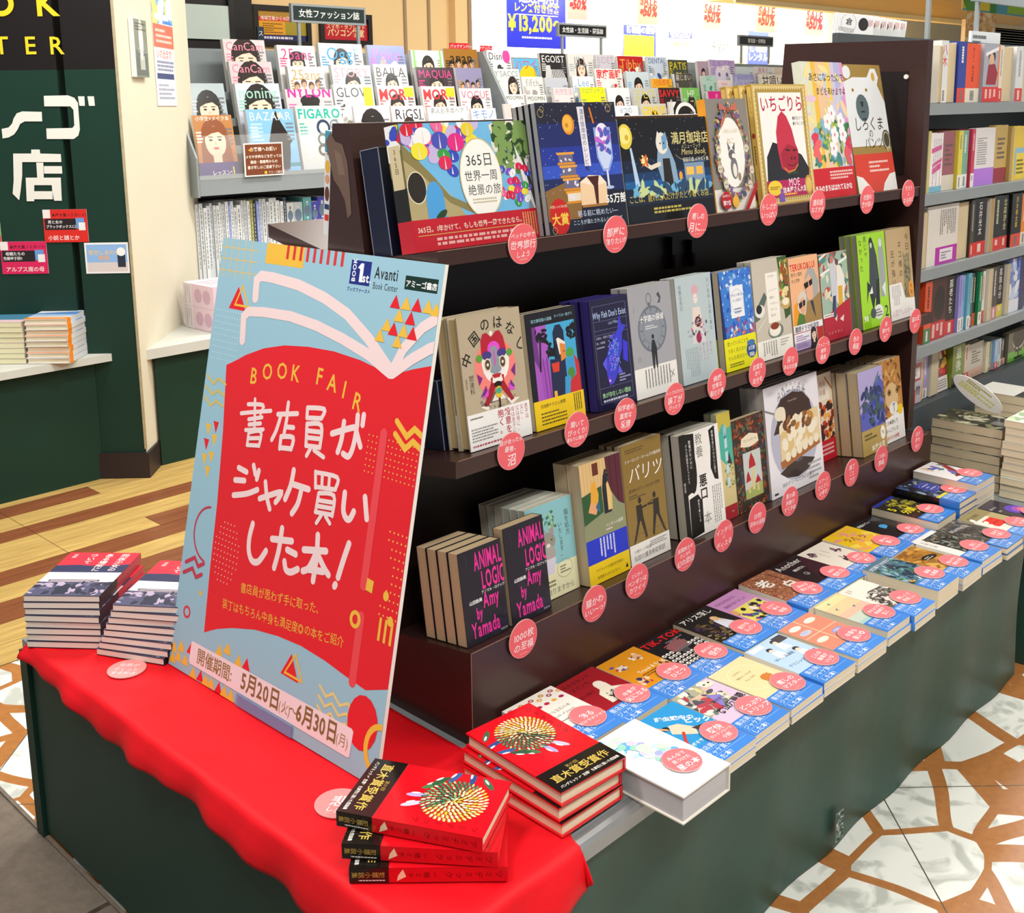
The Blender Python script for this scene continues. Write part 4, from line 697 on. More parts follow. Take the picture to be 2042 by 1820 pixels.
@cover('arab')
def _(a):
    a.r(0, 0, 1, 1, 'ecdcc4'); a.r(.45, .7, .9, .92, 'f4ecdc'); a.t('喪服', .6, .86, .1, 'b8525a'); a.t('の星', .6, .76, .1, 'b8525a'); a.l([(.8, .95), (1, .8)], .03, 'b86a3a'); a.blobs(.4, .2, 1, .66, 14, .03, .07, ['e8862a', 'f0b05a', 'c8482a', '8a3a24', '3a2a2a'], 1.3); a.r(0, 0, 1, .24, 'c81f2e'); a.fine(.5, .06, .92, .2, 3, 'f0c0c0')
@cover('violet')
def _(a):
    a.r(0, 0, 1, 1, 'b4abdc'); a.p([(0, .3), (1, .3), (1, .8), (.8, .9), (.4, .62), (0, .5)], '5a62b8'); a.blobs(.1, .35, 1, .75, 12, .03, .08, ['3f4aa8', '6a7ac8', '2f3a6a', '46586a'], 2); a.l([(0, .58), (.9, .88)], .03, '4a5a78'); a.p([(.6, .8), (.85, .95), (.8, .82)], '5f7a9a'); a.blobs(.4, .36, .8, .66, 9, .02, .05, ['2f4a4a', '44606a'], 2); a.r(0, 0, 1, .3, 'b59c5a'); a.fine(.1, .17, .6, .26, 2, '5a4a24', fill=.55); a.t('本屋大賞', .35, .03, .14, 'f2ecdc', b=1); a.e(.85, .2, .1, 'f2efe6', .14); a.t('70', .79, .18, .1, '444')
@cover('tabby')
def _(a):
    a.r(0, 0, 1, 1, 'b8803e'); a.blobs(0, .3, 1, 1, 18, .02, .05, ['8a5222', 'd8a860', '6a3c18', 'c8924e'], 2.4); a.e(.5, .55, .3, 'd8b886', .3); a.e(.55, .4, .2, 'e8e4dc', .14); a.es([(.4, .6, .09, .075), (.78, .6, .09, .075)], '3a2a18'); a.es([(.4, .6, .07, .06), (.78, .6, .07, .06)], 'c8942e'); a.es([(.4, .6, .045), (.78, .6, .045)], '141210'); a.p([(.5, .46), (.64, .46), (.57, .41)], '8a90a8'); a.l([(.57, .41), (.57, .36)], .02, '5a5a6a'); a.p([(0, 0), (1, 0), (1, .36), (0, .28)], 'efece8'); a.t('この本読んで', .1, .22, .1, '3a3a3a', b=1); a.t('ほっこりした', .1, .13, .1, '3a3a3a', b=1); a.t('本好きが大絶賛', .08, .04, .09, 'c84a4a', b=1); a.e(.84, .36, .12, 'ecc820', .12)
# ================================================================ books
def book(name, label, w, h, t, cv, sc, spine='r', hard=0, band=None, group=None, pc='e6d8bc', mw=None, sp=None, bsp=None, gloss=PRINT, cat='book', seed=1):
    # lies against y = 0 with its front cover towards -y, stands on z = 0
    root = thing(name, label, cat, None, group)
    ct = .0024 if hard else .0009; ov = .0035 if hard else .0006
    m = M(); l, r = (ov, w-ct) if spine == 'r' else (ct, w-ov)
    m.box(l, r, ct+.0001, t-ct-.0001, ov if hard else .0004, h-ov, pc); m.build('pages', PAGES, root)
    bf = band[0] if band else 0
    m = M(); m.box(0, w, 0, ct, 0, h, sc); m.box(0, w, t-ct, t, 0, h, sc)
    xs = (w-ct, w) if spine == 'r' else (0, ct)
    m.box(xs[0], xs[1], ct, t-ct, 0, h, sc)
    a = Art(w, h, None, seed); a.yc = bf*h
    if cv: CV[cv](a) if isinstance(cv, str) else cv(a)
    a.put(m, (0, -.0002, 0), (1, 0, 0), (0, 0, 1), (0, -1, 0), dz=.00007)
    if sp:
        a = Art(t, h, None, seed); sp(a)
        if spine == 'r': a.put(m, (w+.0002, 0, 0), (0, 1, 0), (0, 0, 1), (1, 0, 0))
        else: a.put(m, (-.0002, t, 0), (0, -1, 0), (0, 0, 1), (-1, 0, 0))
    m.build('cover', gloss, root)
    if band:
        f, c, fn = band; m = M(); q = .0005
        m.box(-q if spine == 'l' else 0, w+(q if spine == 'r' else 0), -q*1.6, 0, .0002, f*h, c); m.box(0, w, t, t+q, .0002, f*h, c)
        m.box(*((w, w+q) if spine == 'r' else (-q, 0)), 0, t, .0002, f*h, c)
        a = Art(w, f*h, None, seed+7); fn(a); a.put(m, (0, -q*1.6-.0002, 0), (1, 0, 0), (0, 0, 1), (0, -1, 0))
        if bsp:
            a = Art(t, f*h, None, seed); bsp(a)
            a.put(m, (w+q+.0002, 0, 0), (0, 1, 0), (0, 0, 1), (1, 0, 0)) if spine == 'r' else a.put(m, (-q-.0002, t, 0), (0, -1, 0), (0, 0, 1), (-1, 0, 0))
        m.build('paper_band', gloss, root)
    if mw is not None: root.matrix_world = mw
    return root
_oc = clip
def _add(s, polys, c):
    y0 = getattr(s, 'yc', 0); ps = []
    for p in polys:
        if any(x < 0 or x > s.w or y < y0 or y > s.h for x, y in p):
            p = [(x, y-y0) for x, y in p]; p = _oc(p, s.w, s.h-y0); p = [(x, y+y0) for x, y in p]
        if len(p) >= 3: ps.append(p)
    if not ps: return
    xs = [x for p in ps for x, y in p]; ys = [y for p in ps for x, y in p]
    bb = (min(xs), min(ys), max(xs), max(ys)); lay = 0
    for q, l in s.bb:
        if l >= lay and q[0] < bb[2] and q[2] > bb[0] and q[1] < bb[3] and q[3] > bb[1]: lay = l+1
    s.bb.append((bb, lay)); s.ops.append((lay, ps, c))
Art.add = _add

LEAN = {'top': 9, 'mid': 7.5, 'step': 7.5}
def shelf_book(key, shelf, bl, br, tl, t, sc, desc, n=1, off=.03, spine='r', hard=0, band=None, pc='e6d8bc', sp=None, roll=0, lean=None, group=None, gloss=PRINT, dx=0, hid=0, name='book', gap=.0028, cat='book', bdesc=None, w=None):
    F_, z0, k = SH[shelf]; y = F_+off; z = z0-k*off+.0012; ln = LEAN[shelf] if lean is None else lean
    p0, p1 = ony(*bl, y), ony(*br, y); x0 = p0.x; W = w or p1.x-p0.x
    tp = onx(tl[0], tl[1], x0 if not hid else p0.x); h = (tp.z-z)/math.cos(math.radians(ln))
    if hid: x0 = p1.x-hid; W = hid
    mw = T(x0, y, z) @ R(-ln, 'X') @ R(roll, 'Y')
    if roll: mw = T(x0, y, z) @ R(-ln, 'X') @ T(W, 0, 0) @ R(roll, 'Y') @ T(-W, 0, 0)
    g = group or None
    b = book(name, desc, W, h, t, key, sc, spine, hard, band, g, pc, mw, sp, gloss=gloss, seed=len(key or 'x')*7+3)
    for i in range(1, n):
        d = dup(b, mw @ T(dx*i, (t+gap)*i, 0), 'copy %s behind the %s' % (('right', 'second', 'third', 'fourth', 'fifth', 'sixth', 'seventh')[i-1] if i > 1 else 'directly', bdesc or desc.split(' on the ')[0]), g)
    return b
def txt_spine(s, c, sz=.62, y=.95, bg=None):
    def f(a):
        if bg: a.r(0, 0, 1, 1, bg)
        a.t(s, .5, y, sz, c, v=1)
    return f
SB = shelf_book
# ---- top shelf
SB('world', 'top', (830, 497), (1081, 466), (786, 247), .034, 'a8a06a', 'wide landscape photo book of coloured umbrellas with a red band', off=.048, spine='l', hard=1, band=(.25, 'c51a2c', b_world), lean=10, gloss=GLOSS, name='photo_book',
   sp=lambda a: (a.r(0, 0, 1, 1, '1c1a18'), a.p([(0, .6), (1, .5), (1, 1), (0, 1)], '7a7248'), a.blobs(0, .75, 1, 1, 6, .1, .3, ['d81f4a', 'f2e23a', 'f4f4f4', '3a4fc0']), a.r(.1, .5, .9, .84, 'd9c9a0'), a.t('365日', .5, .82, .3, '4a4030', v=1, al='c')))
SB('moon', 'top', (1098, 467), (1253, 447), (1060, 205), .012, '20222e', 'dark night-sky cookbook with honey moon, parfait and cheesecake', n=4, off=.022, spine='r', gloss=GLOSS, pc='8f8f92', bdesc='night-sky cookbook with parfait')
SB('menu', 'top', (1256, 446), (1427, 424), (1233, 237), .018, '12151c', 'glossy black landscape picture book of a cat shopkeeper under a full moon', off=.024, spine='r', gloss=GLOSS, pc='f2efe6', name='picture_book')
SB('cat', 'top', (1430, 424), (1508, 412), (1413, 197), .02, 'e0962a', 'grey picture book with a wreath of cats and an orange spine', off=.022, spine='l', hard=1, gloss=GLOSS, name='picture_book', sp=lambda a: (a.r(0, 0, 1, 1, 'e89a2c'), a.t('せかいいちのねこ', .5, .86, .5, '5a3410', v=1), a.t('ヒグチユウコ', .5, .4, .34, '5a3410', v=1)))
SB('gorilla', 'top', (1523, 411), (1628, 395), (1511, 167), .012, 'c9a94a', 'gold-framed picture book of a strawberry-headed gorilla, front copy', n=3, off=.024, spine='l', hard=1, gloss=GLOSS, dx=-.024, gap=.004, name='picture_book', group='gorilla picture books on the top shelf', bdesc='strawberry gorilla picture book', sp=lambda a: (a.r(0, 0, 1, 1, 'b08c38'), a.r(.1, .02, .9, .98, 'd8bc6a'), a.t('いちごりら', .5, .9, .6, '4a3a18', v=1), a.e(.5, .58, .34, 'a01f2a', .5), a.fine(.3, .2, .7, .5, 1, '4a3a18', 1)))
SB('morning', 'top', (1627, 392), (1709, 381), (1593, 122), .02, 'dfe4d4', 'pastel picture book with white blossoms and a red band', off=.026, spine='l', hard=1, gloss=GLOSS, name='picture_book', lean=10)
SB('bear', 'top', (1714, 380), (1790, 371), (1690, 127), .012, 'a08345', 'slanting picture book of a white bear in red underpants', off=.022, spine='l', hard=1, gloss=GLOSS, name='picture_book', lean=12)
# ---- middle shelf
SB('china', 'mid', (939, 902), (1061, 861), (911, 635), .024, 'c4b8a0', 'beige novel with a paper-cut demon face and white band', n=2, off=.022, hard=1, band=(.27, 'f2f0ee', b_china), pc='d8c290', bdesc='beige novel with the demon face')
SB('palm', 'mid', (1070, 860), (1168, 830), (1041, 627), .016, '1c1d28', 'dark storybook of a purple palm garden with a yellow band', n=2, off=.022, band=(.25, 'eec81e', b_palm), bdesc='dark palm garden storybook')
SB('fish', 'mid', (1195, 826), (1270, 802), (1172, 601), .022, '1d1b3c', 'navy book with a shimmering blue fish', n=3, off=.022, pc='4a3f9a', bdesc='navy fish book', gloss=GLOSS)
SB('clock', 'mid', (1271, 798), (1354, 773), (1259, 577), .018, 'a6a7ac', 'grey mystery novel with a pocket watch and standing man', n=2, off=.022, pc='e8e4da', bdesc='grey pocket watch novel')
SB('pale', 'mid', (1364, 768), (1434, 748), (1345, 556), .016, 'b9c8cc', 'pale blue novel with a pink-haired figure', n=2, off=.022, pc='e8e6de', bdesc='pale blue novel')
SB('sea', 'mid', (1449, 741), (1511, 724), (1432, 544), .016, '1f2c66', 'bright blue undersea book with a yellow band', n=2, off=.022, band=(.33, 'e8e21c', b_sea), bdesc='blue undersea book')
SB('tea', 'mid', (1514, 719), (1583, 699), (1499, 523), .016, 'd8d0c0', 'beige afternoon-tea novel with a cup of tea', n=2, off=.022, pc='f0ece2', bdesc='beige afternoon-tea novel')
SB('teruko', 'mid', (1586, 696), (1643, 680), (1573, 517), .015, '5a3a2a', 'orange novel of two ladies in sunglasses with a white band', n=2, off=.022, band=(.27, 'eceaf0', b_teruko), bdesc='orange novel of two ladies')
SB('redmanga', 'mid', (1646, 673), (1700, 657), (1635, 509), .012, 'b2263a', 'crimson comic of a walker in a crowded street', off=.022)
SB('green', 'mid', (1722, 658), (1776, 641), (1696, 469), .014, 'a3dc22', 'lime green comic with two seated black figures', n=3, off=.022, gloss=GLOSS, pc='a8a498', bdesc='lime green comic', gap=.002)
SB('tan', 'mid', (1778, 640), (1826, 625), (1767, 460), .014, 'c0a578', 'tan comic with a tabby cat standing upright', n=3, off=.022, gloss=GLOSS, pc='b8b09a', bdesc='tan cat comic')
# ---- step
AG = 'black paperbacks with pink lettering'
SB('animal', 'step', (933, 1298), (1016, 1244), (896, 1100), .024, '1f1d27', 'black paperback with pink lettering at the corner of the bottom step', n=4, off=.02, pc='dcc39c', gap=.0022, bdesc='corner black and pink paperback', group=AG, lean=7.5)
SB('animal', 'step', (1023, 1243), (1100, 1198), (1005, 1057), .024, '1f1d27', 'black paperback with pink lettering beside the pale blue kitten book', n=1, off=.02, pc='dcc39c', gap=.0022, bdesc='black and pink paperback by the kitten book', group=AG, lean=7.5)
SB('neko', 'step', (1086, 1194), (1156, 1155), (1073, 1014), .017, 'ece8dc', 'pale blue paperback with a grey kitten', n=6, off=.05, pc='e4dcc8', hid=.121, bdesc='pale blue kitten paperback')
SB('penguin', 'step', (1178, 1152), (1258, 1110), (1165, 933), .03, 'e0d8c4', 'novel of a penguin in a parlour with blue and yellow band', n=2, off=.028, pc='dcc9a4', bdesc='penguin novel')
SB('baritsu', 'step', (1260, 1103), (1338, 1065), (1240, 893), .016, '6a5424', 'bronze book with two fencing silhouettes', n=3, off=.03, gloss=GLOSS, bdesc='bronze fencing book')
SB('kyoyo', 'step', (1373, 1068), (1449, 1032), (1356, 871), .022, '14120f', 'white book with black speech balloons down its cover', n=3, off=.026, pc='e2dccb', bdesc='white speech-balloon book')
SB('gen', 'step', (1410, 1034), (1473, 1008), (1398, 842), .014, '4fb6a4', 'teal novel half hidden between white and mushroom books', n=2, off=.036, hid=.05, bdesc='teal novel')
SB('mushroom', 'step', (1476, 996), (1537, 971), (1467, 843), .016, '3a3226', 'floral patterned book with three red mushrooms', off=.036, pc='d8c49a')
SB('cream', 'step', (1541, 972), (1645, 939), (1526, 777), .018, 'e6e4ea', 'large white recipe book with a cream mille-feuille', n=3, off=.03, pc='cfc9c0', gloss=GLOSS, name='recipe_book', bdesc='white cream recipe book')
SB('arab', 'step', (1596, 938), (1669, 914), (1584, 766), .015, 'c81f2e', 'cream and red novel behind the white recipe book', n=3, off=.098, hid=.15, bdesc='cream and red novel')
SB('violet', 'step', (1722, 915), (1770, 890), (1711, 745), .028, '8f7c44', 'violet-blue novel with a tan band and pale pages', n=4, off=.028, pc='d9c8a2', bdesc='violet-blue novel')
SB('tabby', 'step', (1756, 876), (1806, 853), (1744, 727), .016, '8a5a2a', 'book with a wide-eyed tabby cat face', n=5, off=.04, hid=.118, bdesc='tabby cat face book')
# navy slipcases standing as book supports
for sh, bl, br, tl, off, t, lb in (('top', (782, 503), (842, 497), (757, 293), .113, .046, 'blank navy slipcase standing behind the wide umbrella photo book'), ('mid', (887, 905), (925, 893), (872, 760), .08, .05, 'blank navy slipcase behind the beige demon face novel')):
    F_, z0, k = SH[sh]; y = F_+off; z = z0-k*off+.0012; p0, p1 = ony(*bl, y), ony(*br, y); h = (onx(tl[0], tl[1], p0.x).z-z)/.99
    sc_ = thing('slipcase', lb, 'slipcase', T(p0.x, y, z) @ R(-LEAN[sh], 'X')); m = M(); m.box(0, .15, 0, t, 0, h, '151b33'); m.build('case', PRINT, sc_)
    m = M(); 
    for x_, y_ in ((0, 0), (0, t)): m.box(x_-.0006, x_+.0006, y_-.0006, y_+.0006, 0, h, '8f95a6')
    m.box(-.0006, .0006, 0, t, h-.0006, h+.0006, '8f95a6'); m.box(0, .15, -.0006, .0006, h-.0006, h+.0006, '6f7588'); m.build('pale_edges', MATTE, sc_)  # thin paler lines along the corners and top of the case
# book leaning on the rear of the ridge
m_ = T(1.185, 1.70, 1.243) @ R(180, 'Z') @ R(-14, 'X')
p0 = onx(655, 470, 1.16); p1 = onx(665, 255, 1.16)
b = book('picture_book', 'picture book seen edge-on at the rear of the top shelf', .2, p1.z-p0.z-.005, .016, lambda a: (a.r(0, 0, 1, 1, '3a9ac0'),), 'd9d6d0', 'r', 0, mw=T(1.36, p0.y+.014, p0.z+.002) @ R(180, 'Z') @ R(-6, 'X'), sp=lambda a: (a.r(0, 0, 1, 1, 'dfe0e0'), a.r(0, .8, 1, 1, '3f9ab8'), a.t('DIS', .5, .93, .6, '1f2c3a', v=1, b=2), a.e(.5, .66, .4, 'e8b63a', .7), a.e(.5, .54, .4, 'd89a7a', .5), a.e(.5, .4, .4, '6a3a34', .8), a.r(.1, .25, .9, .3, '2a3a6a'), a.r(.15, .14, .85, .2, 'd8382c')))

# ================================================================ pink round cards
def card(txts, label, mw, r=.031, seed=0, c='ee6a72', group='round pink cards'):
    k = thing('round_card', label, 'card', mw, None); m = M(); n = 28
    ps = [(r*math.cos(2*math.pi*i/n), r*math.sin(2*math.pi*i/n)) for i in range(n)]
    for (x0, z0), (x1, z1) in zip(ps, ps[1:]+ps[:1]): m.poly([(x0, -.0008, z0), (x1, -.0008, z1), (x1, .0008, z1), (x0, .0008, z0)], 'f6c9c4')
    m.poly([(x, -.0008, z) for x, z in ps], c); m.poly([(x, .0008, z) for x, z in reversed(ps)], 'f2e9e4')
    a = Art(2*r, 2*r, None, seed+11); a.ring(.5, .5, .498, .012, 'f6a8a6', n=28); N = len(txts); tot = sum(s for _, s in txts); y = .5+tot*.5+.02*(N-1)-.02
    for s, z in txts: y -= z*.96; a.t(s, .5, y, z*.94, 'ffe9ea', al='c', b=1, jit=.12, sk=.08); y -= .035
    a.fine(.36, .1, .64, .135, 1, 'f8b0ae', fill=.8)
    a.put(m, (-r, -.001, -r), (1, 0, 0), (0, 0, 1), (0, -1, 0)); o = m.build('disc', MATTE, None)
    # one sheet of card: a single mesh is enough
    bpy.data.objects.remove(k); o.name = 'round_card'; o.matrix_world = mw; tag(o, label, 'card'); return o
TG = {
 'top': [((1042, 486), [('ベッドの中で', .15), ('世界旅行', .24), ('しよう', .18)], 'front of the umbrella photo book'), ((1227, 467), [('部屋に', .27), ('飾りたい!!', .2)], 'night-sky cookbook'), ((1391, 440), [('癒しの', .22), ('月に…', .32)], 'full moon cat book'),
         ((1533, 418), [('優しさが', .22), ('いっぱい', .24)], 'gold-framed gorilla book'), ((1630, 408), [('違和感', .24), ('なさすぎ', .22)], 'pastel blossom book'), ((1729, 398), [('衣服の', .22), ('奥が深い', .22)], 'white bear book'), ((1811, 385), [('ラスト', .22), ('に', .16), ('なるほど', .22)], 'dark recess beside the end panel')],
 'mid': [((1019, 899), [('目が合ったら', .15), ('最後、', .18), ('沼', .36)], 'demon face novel'), ((1150, 856), [('開いて', .2), ('びっくり!', .2), ('温もりに触れて', .13)], 'palm garden storybook'), ((1247, 827), [('科学者の', .2), ('異常な', .2), ('愛情', .24)], 'blue fish book'), ((1345, 795), [('シンプルだけど', .13), ('装丁が', .26), ('ぴったり', .16)], 'pocket watch novel'),
         ((1429, 765), [('絢爛', .22), ('甘美な', .2), ('脳の食事', .2)], 'pale blue novel'), ((1510, 742), [('言葉を', .22), ('紡ぐ', .18), ('自分を', .22)], 'undersea book'), ((1576, 720), [('誇り', .26), ('あるお仕事', .19)], 'afternoon-tea novel'), ((1641, 698), [('ファニーで', .18), ('痛快', .2), ('最高', .22)], 'novel of two ladies'),
         ((1706, 681), [('色の', .24), ('場面', .26)], 'crimson comic'), ((1766, 656), [('笑', .22), ('静かな', .22), ('ACT', .18)], 'lime green comic'), ((1825, 640), [('猫の圧', .24), ('////', .24)], 'tan cat comic')],
 'step': [((1043, 1273), [('1000枚', .26), ('の至福', .25)], 'black and pink paperbacks'), ((1185, 1203), [('猫かわ', .26), ('いい〜っ!', .21)], 'kitten paperback'), ((1270, 1158), [('とにかく', .14), ('ペンギンは', .18), ('カワイイ', .2)], 'penguin novel'), ((1366, 1105), [('英国紳士の', .16), ('たしなむ', .14), ('幻の武術', .22)], 'bronze fencing book'), ((1443, 1068), [('インテリ', .22), ('に', .15), ('ディスる', .22)], 'speech-balloon book'),
          ((1510, 1032), [('SF的', .22), ('百年の孤独', .18)], 'teal novel'), ((1575, 999), [('夏の森', .2), ('手触り', .2), ('すてき◎', .19)], 'red mushroom book'), ((1641, 968), [('スプーン', .17), ('ひとさじ', .19), ('の幸せ', .2)], 'cream recipe book'), ((1698, 942), [('装丁', .22), ('ごと', .2), ('フワ', .22)], 'cream and red novel'), ((1757, 914), [('この感じ', .18), ('静謐', .24)], 'violet-blue novel'), ((1829, 875), [('目が', .2), ('離せ', .2), ('ない', .2)], 'tabby cat face book')]}
for sh, nm in (('top', 'top shelf'), ('mid', 'middle shelf'), ('step', 'bottom step')):
    F_, z0, k = SH[sh]
    for i, ((u, v), tx, wh) in enumerate(TG[sh]):
        p = ony(u, v, F_-.0035); e_ = ony(u, v+30, F_-.0035)
        card(tx, 'round pink card on the %s edge below the %s' % (nm, wh) if i or sh != 'top' else 'round pink card on the top shelf edge below the umbrella photo book', T(p.x, F_-.0035, p.z) @ R(random.Random(i*7+len(nm)).uniform(-4, 4), 'Y'), .0335 if sh != 'mid' else .0315, i)

# ================================================================ books lying flat on the table
FL = {}
def flat(k):
    def d(f): FL[k] = f; return f
    return d
def band_blue(a):
    a.r(0, 0, 1, 1, '3f86dc'); a.t('書店員が', .07, .72, .115, 'c9dcf4', b=1); a.t('ジャケ買い', .07, .4, .115, 'c9dcf4', b=1); a.t('した本!', .07, .07, .12, 'dce8f8', b=1); a.r(.05, .64, .95, .655, '9cc0ee'); a.r(.05, .32, .95, .335, '9cc0ee')
@flat('jewel')
def _(a):
    a.r(0, 0, 1, 1, 'f4efe6'); a.r(0, 0, 1, .18, 'f2e4c0')
    for i in range(10): a.e(.08+.1*i, .93-.05*(i % 2), .05, ['b01f4a', 'e8a83a', 'c8862a', '8a2a5a'][i % 4], .04, n=6); a.e(.08+.1*i, .93-.05*(i % 2), .025, 'f2d8c0', .02, n=6)
    for i in range(6): a.e(.14+.15*i, .78, .05, ['c81f4a', 'e8b84a', 'b01f5a'][i % 3], .035, n=7); a.e(.1+.16*i, .24, .04, ['3a8a8a', '2f6a9a', 'a8b04a'][i % 3], .03, n=6)
    a.t('小さな宝石の本', .3, .6, .075, '7a6a5a'); a.t('Little Book of Jewels', .2, .52, .08, '6a6258', sk=.3, sx=.8); a.fine(.36, .42, .62, .46, 1, '8a8478')
@flat('manet')
def _(a):
    a.r(0, 0, 1, 1, '9c1622'); a.t('光のマネンド', .1, .88, .12, '3a0f12', sx=.9); a.t('父インキ', .14, .78, .11, '3a0f12'); a.t('皆川博子', .06, .62, .09, '3a0f12'); a.p([(.34, .36), (.38, .56), (.5, .62), (.52, .72), (.66, .76), (.74, .68), (.72, .58), (.9, .5), (1, .36)], 'e6decc'); a.e(.63, .71, .1, 'ece4d4', .09); a.blobs(.45, .36, .9, .52, 16, .01, .025, ['2a2426', '8a8478'], 2)
@flat('travel')
def _(a):
    a.r(0, 0, 1, 1, 'e0951e'); a.t('Travel & Food', .32, .55, .12, 'f6ecd0', sx=.85, b=1); a.fine(.3, .46, .75, .53, 2, '5a3a18')
    for x, y, c in ((.22, .8, ['c8402a', '6a5a9a', 'e8d8c0']), (.7, .82, ['f2e8d8', '8a5a3a', 'e8b48a']), (.2, .44, ['b8385a', 'e8d0b0', '3a3a5a']), (.55, .36, ['f4e8d8', 'a8a0b0']), (.86, .5, ['d8c0a0', '7a3a2a'])): a.blobs(x-.1, y-.06, x+.1, y+.06, 7, .02, .045, c, 1.3)
@flat('tiktok')
def _(a):
    a.r(0, 0, 1, 1, '1c1b1f'); a.t('TIK-TOK', .04, .855, .21, 'd81f1f', b=3, sx=1.05); a.t('ジョン・スラデック', .45, .79, .05, 'e8e8e8'); a.p([(.34, .56), (.3, .72), (.6, .8), (.8, .72), (.74, .58)], '6a6668'); a.ps([[(.3, .6+.035*i), (.76, .64+.035*i), (.76, .655+.035*i), (.3, .615+.035*i)] for i in range(5)], 'b8525a'); a.r(.42, .46, .6, .58, '4a484c')
    a.es([(.06+.1*i+.05*(j % 2), .34+.07*j, .042) for j in range(5) for i in range(10) if not (.28 < .06+.1*i < .74 and j > 2)], 'ece9e2', 10); a.es([(.06+.1*i+.05*(j % 2), .335+.07*j, .018) for j in range(5) for i in range(10) if not (.28 < .06+.1*i < .74 and j > 2)], '1c1b1f')
@flat('alice')
def _(a):
    a.r(0, 0, 1, 1, '1d1a18'); a.t('アリス殺し', .05, .86, .17, 'f2efe8', b=1); a.ps([[(.1*i+.1*(j % 2)*1, .3+.05*j), (.1*i+.05+.1*(j % 2), .32+.05*j), (.1*i+.12+.1*(j % 2), .3+.05*j), (.1*i+.07+.1*(j % 2), .28+.05*j)] for j in range(5) for i in range(0, 10, 2)], '8f8a5a'); a.p([(.5, .36), (.56, .68), (.66, .76), (.76, .66), (.92, .36)], 'd6d8e6'); a.e(.66, .72, .08, 'd8b48a', .09); a.blobs(.1, .4, .5, .75, 8, .02, .05, ['3a2a4a', '4a3a2a', '6a5a3a'], 2); a.t('小林泰三', .72, .76, .07, 'd8b02a', v=1)
@flat('pinkhat')
def _(a):
    a.r(0, 0, 1, 1, 'c98fc4'); a.r(.08, .28, .92, .68, 'e8dc6a'); a.t('だれもがみんな', .1, .87, .095, '4a2a5a', sx=.9, jit=.1); a.t('探偵がありました', .14, .76, .095, '4a2a5a', sx=.9, jit=.1); a.blobs(.1, .3, .9, .66, 7, .03, .06, ['2f5a9a', '4a8a4a', 'e0a86a', '6a3a8a', 'efe8e0', '2a2a2a'], 1.3)
@flat('tiger')
def _(a):
    a.r(0, 0, 1, 1, '9c6246'); a.blobs(0, .2, 1, 1, 60, .008, .02, ['7a3226', 'b88a62', '6a4a3a', 'c8a078'], 2); a.t('老', .16, .68, .36, 'f2efe8', b=2); a.t('白', .56, .46, .34, 'f2efe8', b=2); a.t('恒川光太郎', .78, .9, .07, '4a1a16', v=1)
@flat('another')
def _(a):
    a.r(0, 0, 1, 1, '1c0d12'); a.p([(.4, .3), (1, .3), (1, .92), (.7, .8), (.52, .6)], '351420'); a.blobs(.3, .66, 1, .98, 16, .008, .016, ['5a2a34'], 3); a.t('Another', .06, .83, .24, 'ece8e4', sx=.88); a.t('綾辻行人', .26, .7, .09, 'e8e4e0', b=1); a.ring(.36, .57, .06, .008, 'd8d4d0'); a.t('上', .33, .545, .07, 'e8e4e0')
@flat('plain')
def _(a):
    a.r(0, 0, 1, 1, 'ece4d6'); a.t('ここはとても', .38, .88, .06, '6a5a52', v=1); a.t('小川洋子', .56, .86, .055, '6a5a52', v=1)
    for x, y in ((.2, .84), (.8, .72), (.56, .5)): a.blobs(x-.08, y-.05, x+.08, y+.05, 4, .014, .03, ['8a6a7a', 'b88a92', '4a3a44'], 3)
@flat('yellowpaint')
def _(a):
    a.r(0, 0, 1, 1, 'ecc21c'); a.blobs(.1, .3, .95, 1, 10, .04, .1, ['e8a86a', 'e89a8a', 'f2d85a', 'efb83a'], 2); a.t('うたう', .16, .68, .2, '4a3418', jit=.2, rot=-14)
@flat('dark')
def _(a):
    a.r(0, 0, 1, 1, '17161b'); a.t('黒猫のウィーワ', .05, .86, .1, 'e8e6e4', b=1); a.e(.52, .66, .11, '4aa4e0', .09); a.e(.46, .62, .05, '4aa4e0', .06); a.p([(.6, .3), (.9, .3), (1, .62), (.74, .48)], '6a2a30'); a.p([(.5, .9), (.9, .95), (.84, .78)], '44464e')
@flat('five')
def _(a):
    a.r(0, 0, 1, 1, '26241c'); a.r(0, .93, 1, 1, '24389a'); a.t('5', .06, .66, .28, 'e8d82a', b=3); a.blobs(.3, .4, 1, .9, 16, .03, .06, ['5a5432', 'c8bc2a', '3a3628', '8a843a'], 2.4); a.t('分間', .1, .48, .24, 'e8d82a', b=3)
@flat('night')
def _(a):
    a.r(0, 0, 1, 1, '20263a'); a.blobs(0, .3, 1, 1, 16, .03, .07, ['3f5a86', '2a3a62', '8fa4b8', '1a1c26'], 2); a.r(.3, .46, .8, .82, '23309a'); a.fine(.42, .54, .7, .74, 3, 'c0c8e8', fill=.4); a.ring(.55, .64, .25, .008, 'a8b0d8', .2); a.r(0, .3, 1, .36, 'e8d84a')
@flat('sports')
def _(a):
    a.r(0, 0, 1, 1, 'f2f1f2'); a.p([(.3, .4), (.5, .5), (1, .92), (1, .76), (.6, .36)], '9c2a2e'); a.p([(.24, .84), (.36, .92), (.5, .86), (.4, .78)], '2f3aa8'); a.blobs(.3, .3, .95, .95, 4, .03, .07, ['4a6ad0', '3a8a8a', 'e8c8a0', '8a6ac0'], 2.6); a.r(.3, 0, 1, .3, 'ecc8a8'); a.t('絶対', .56, .12, .16, 'c8382a', b=2); a.fine(.5, .02, .95, .1, 1, '2a2a2a', fill=.9)
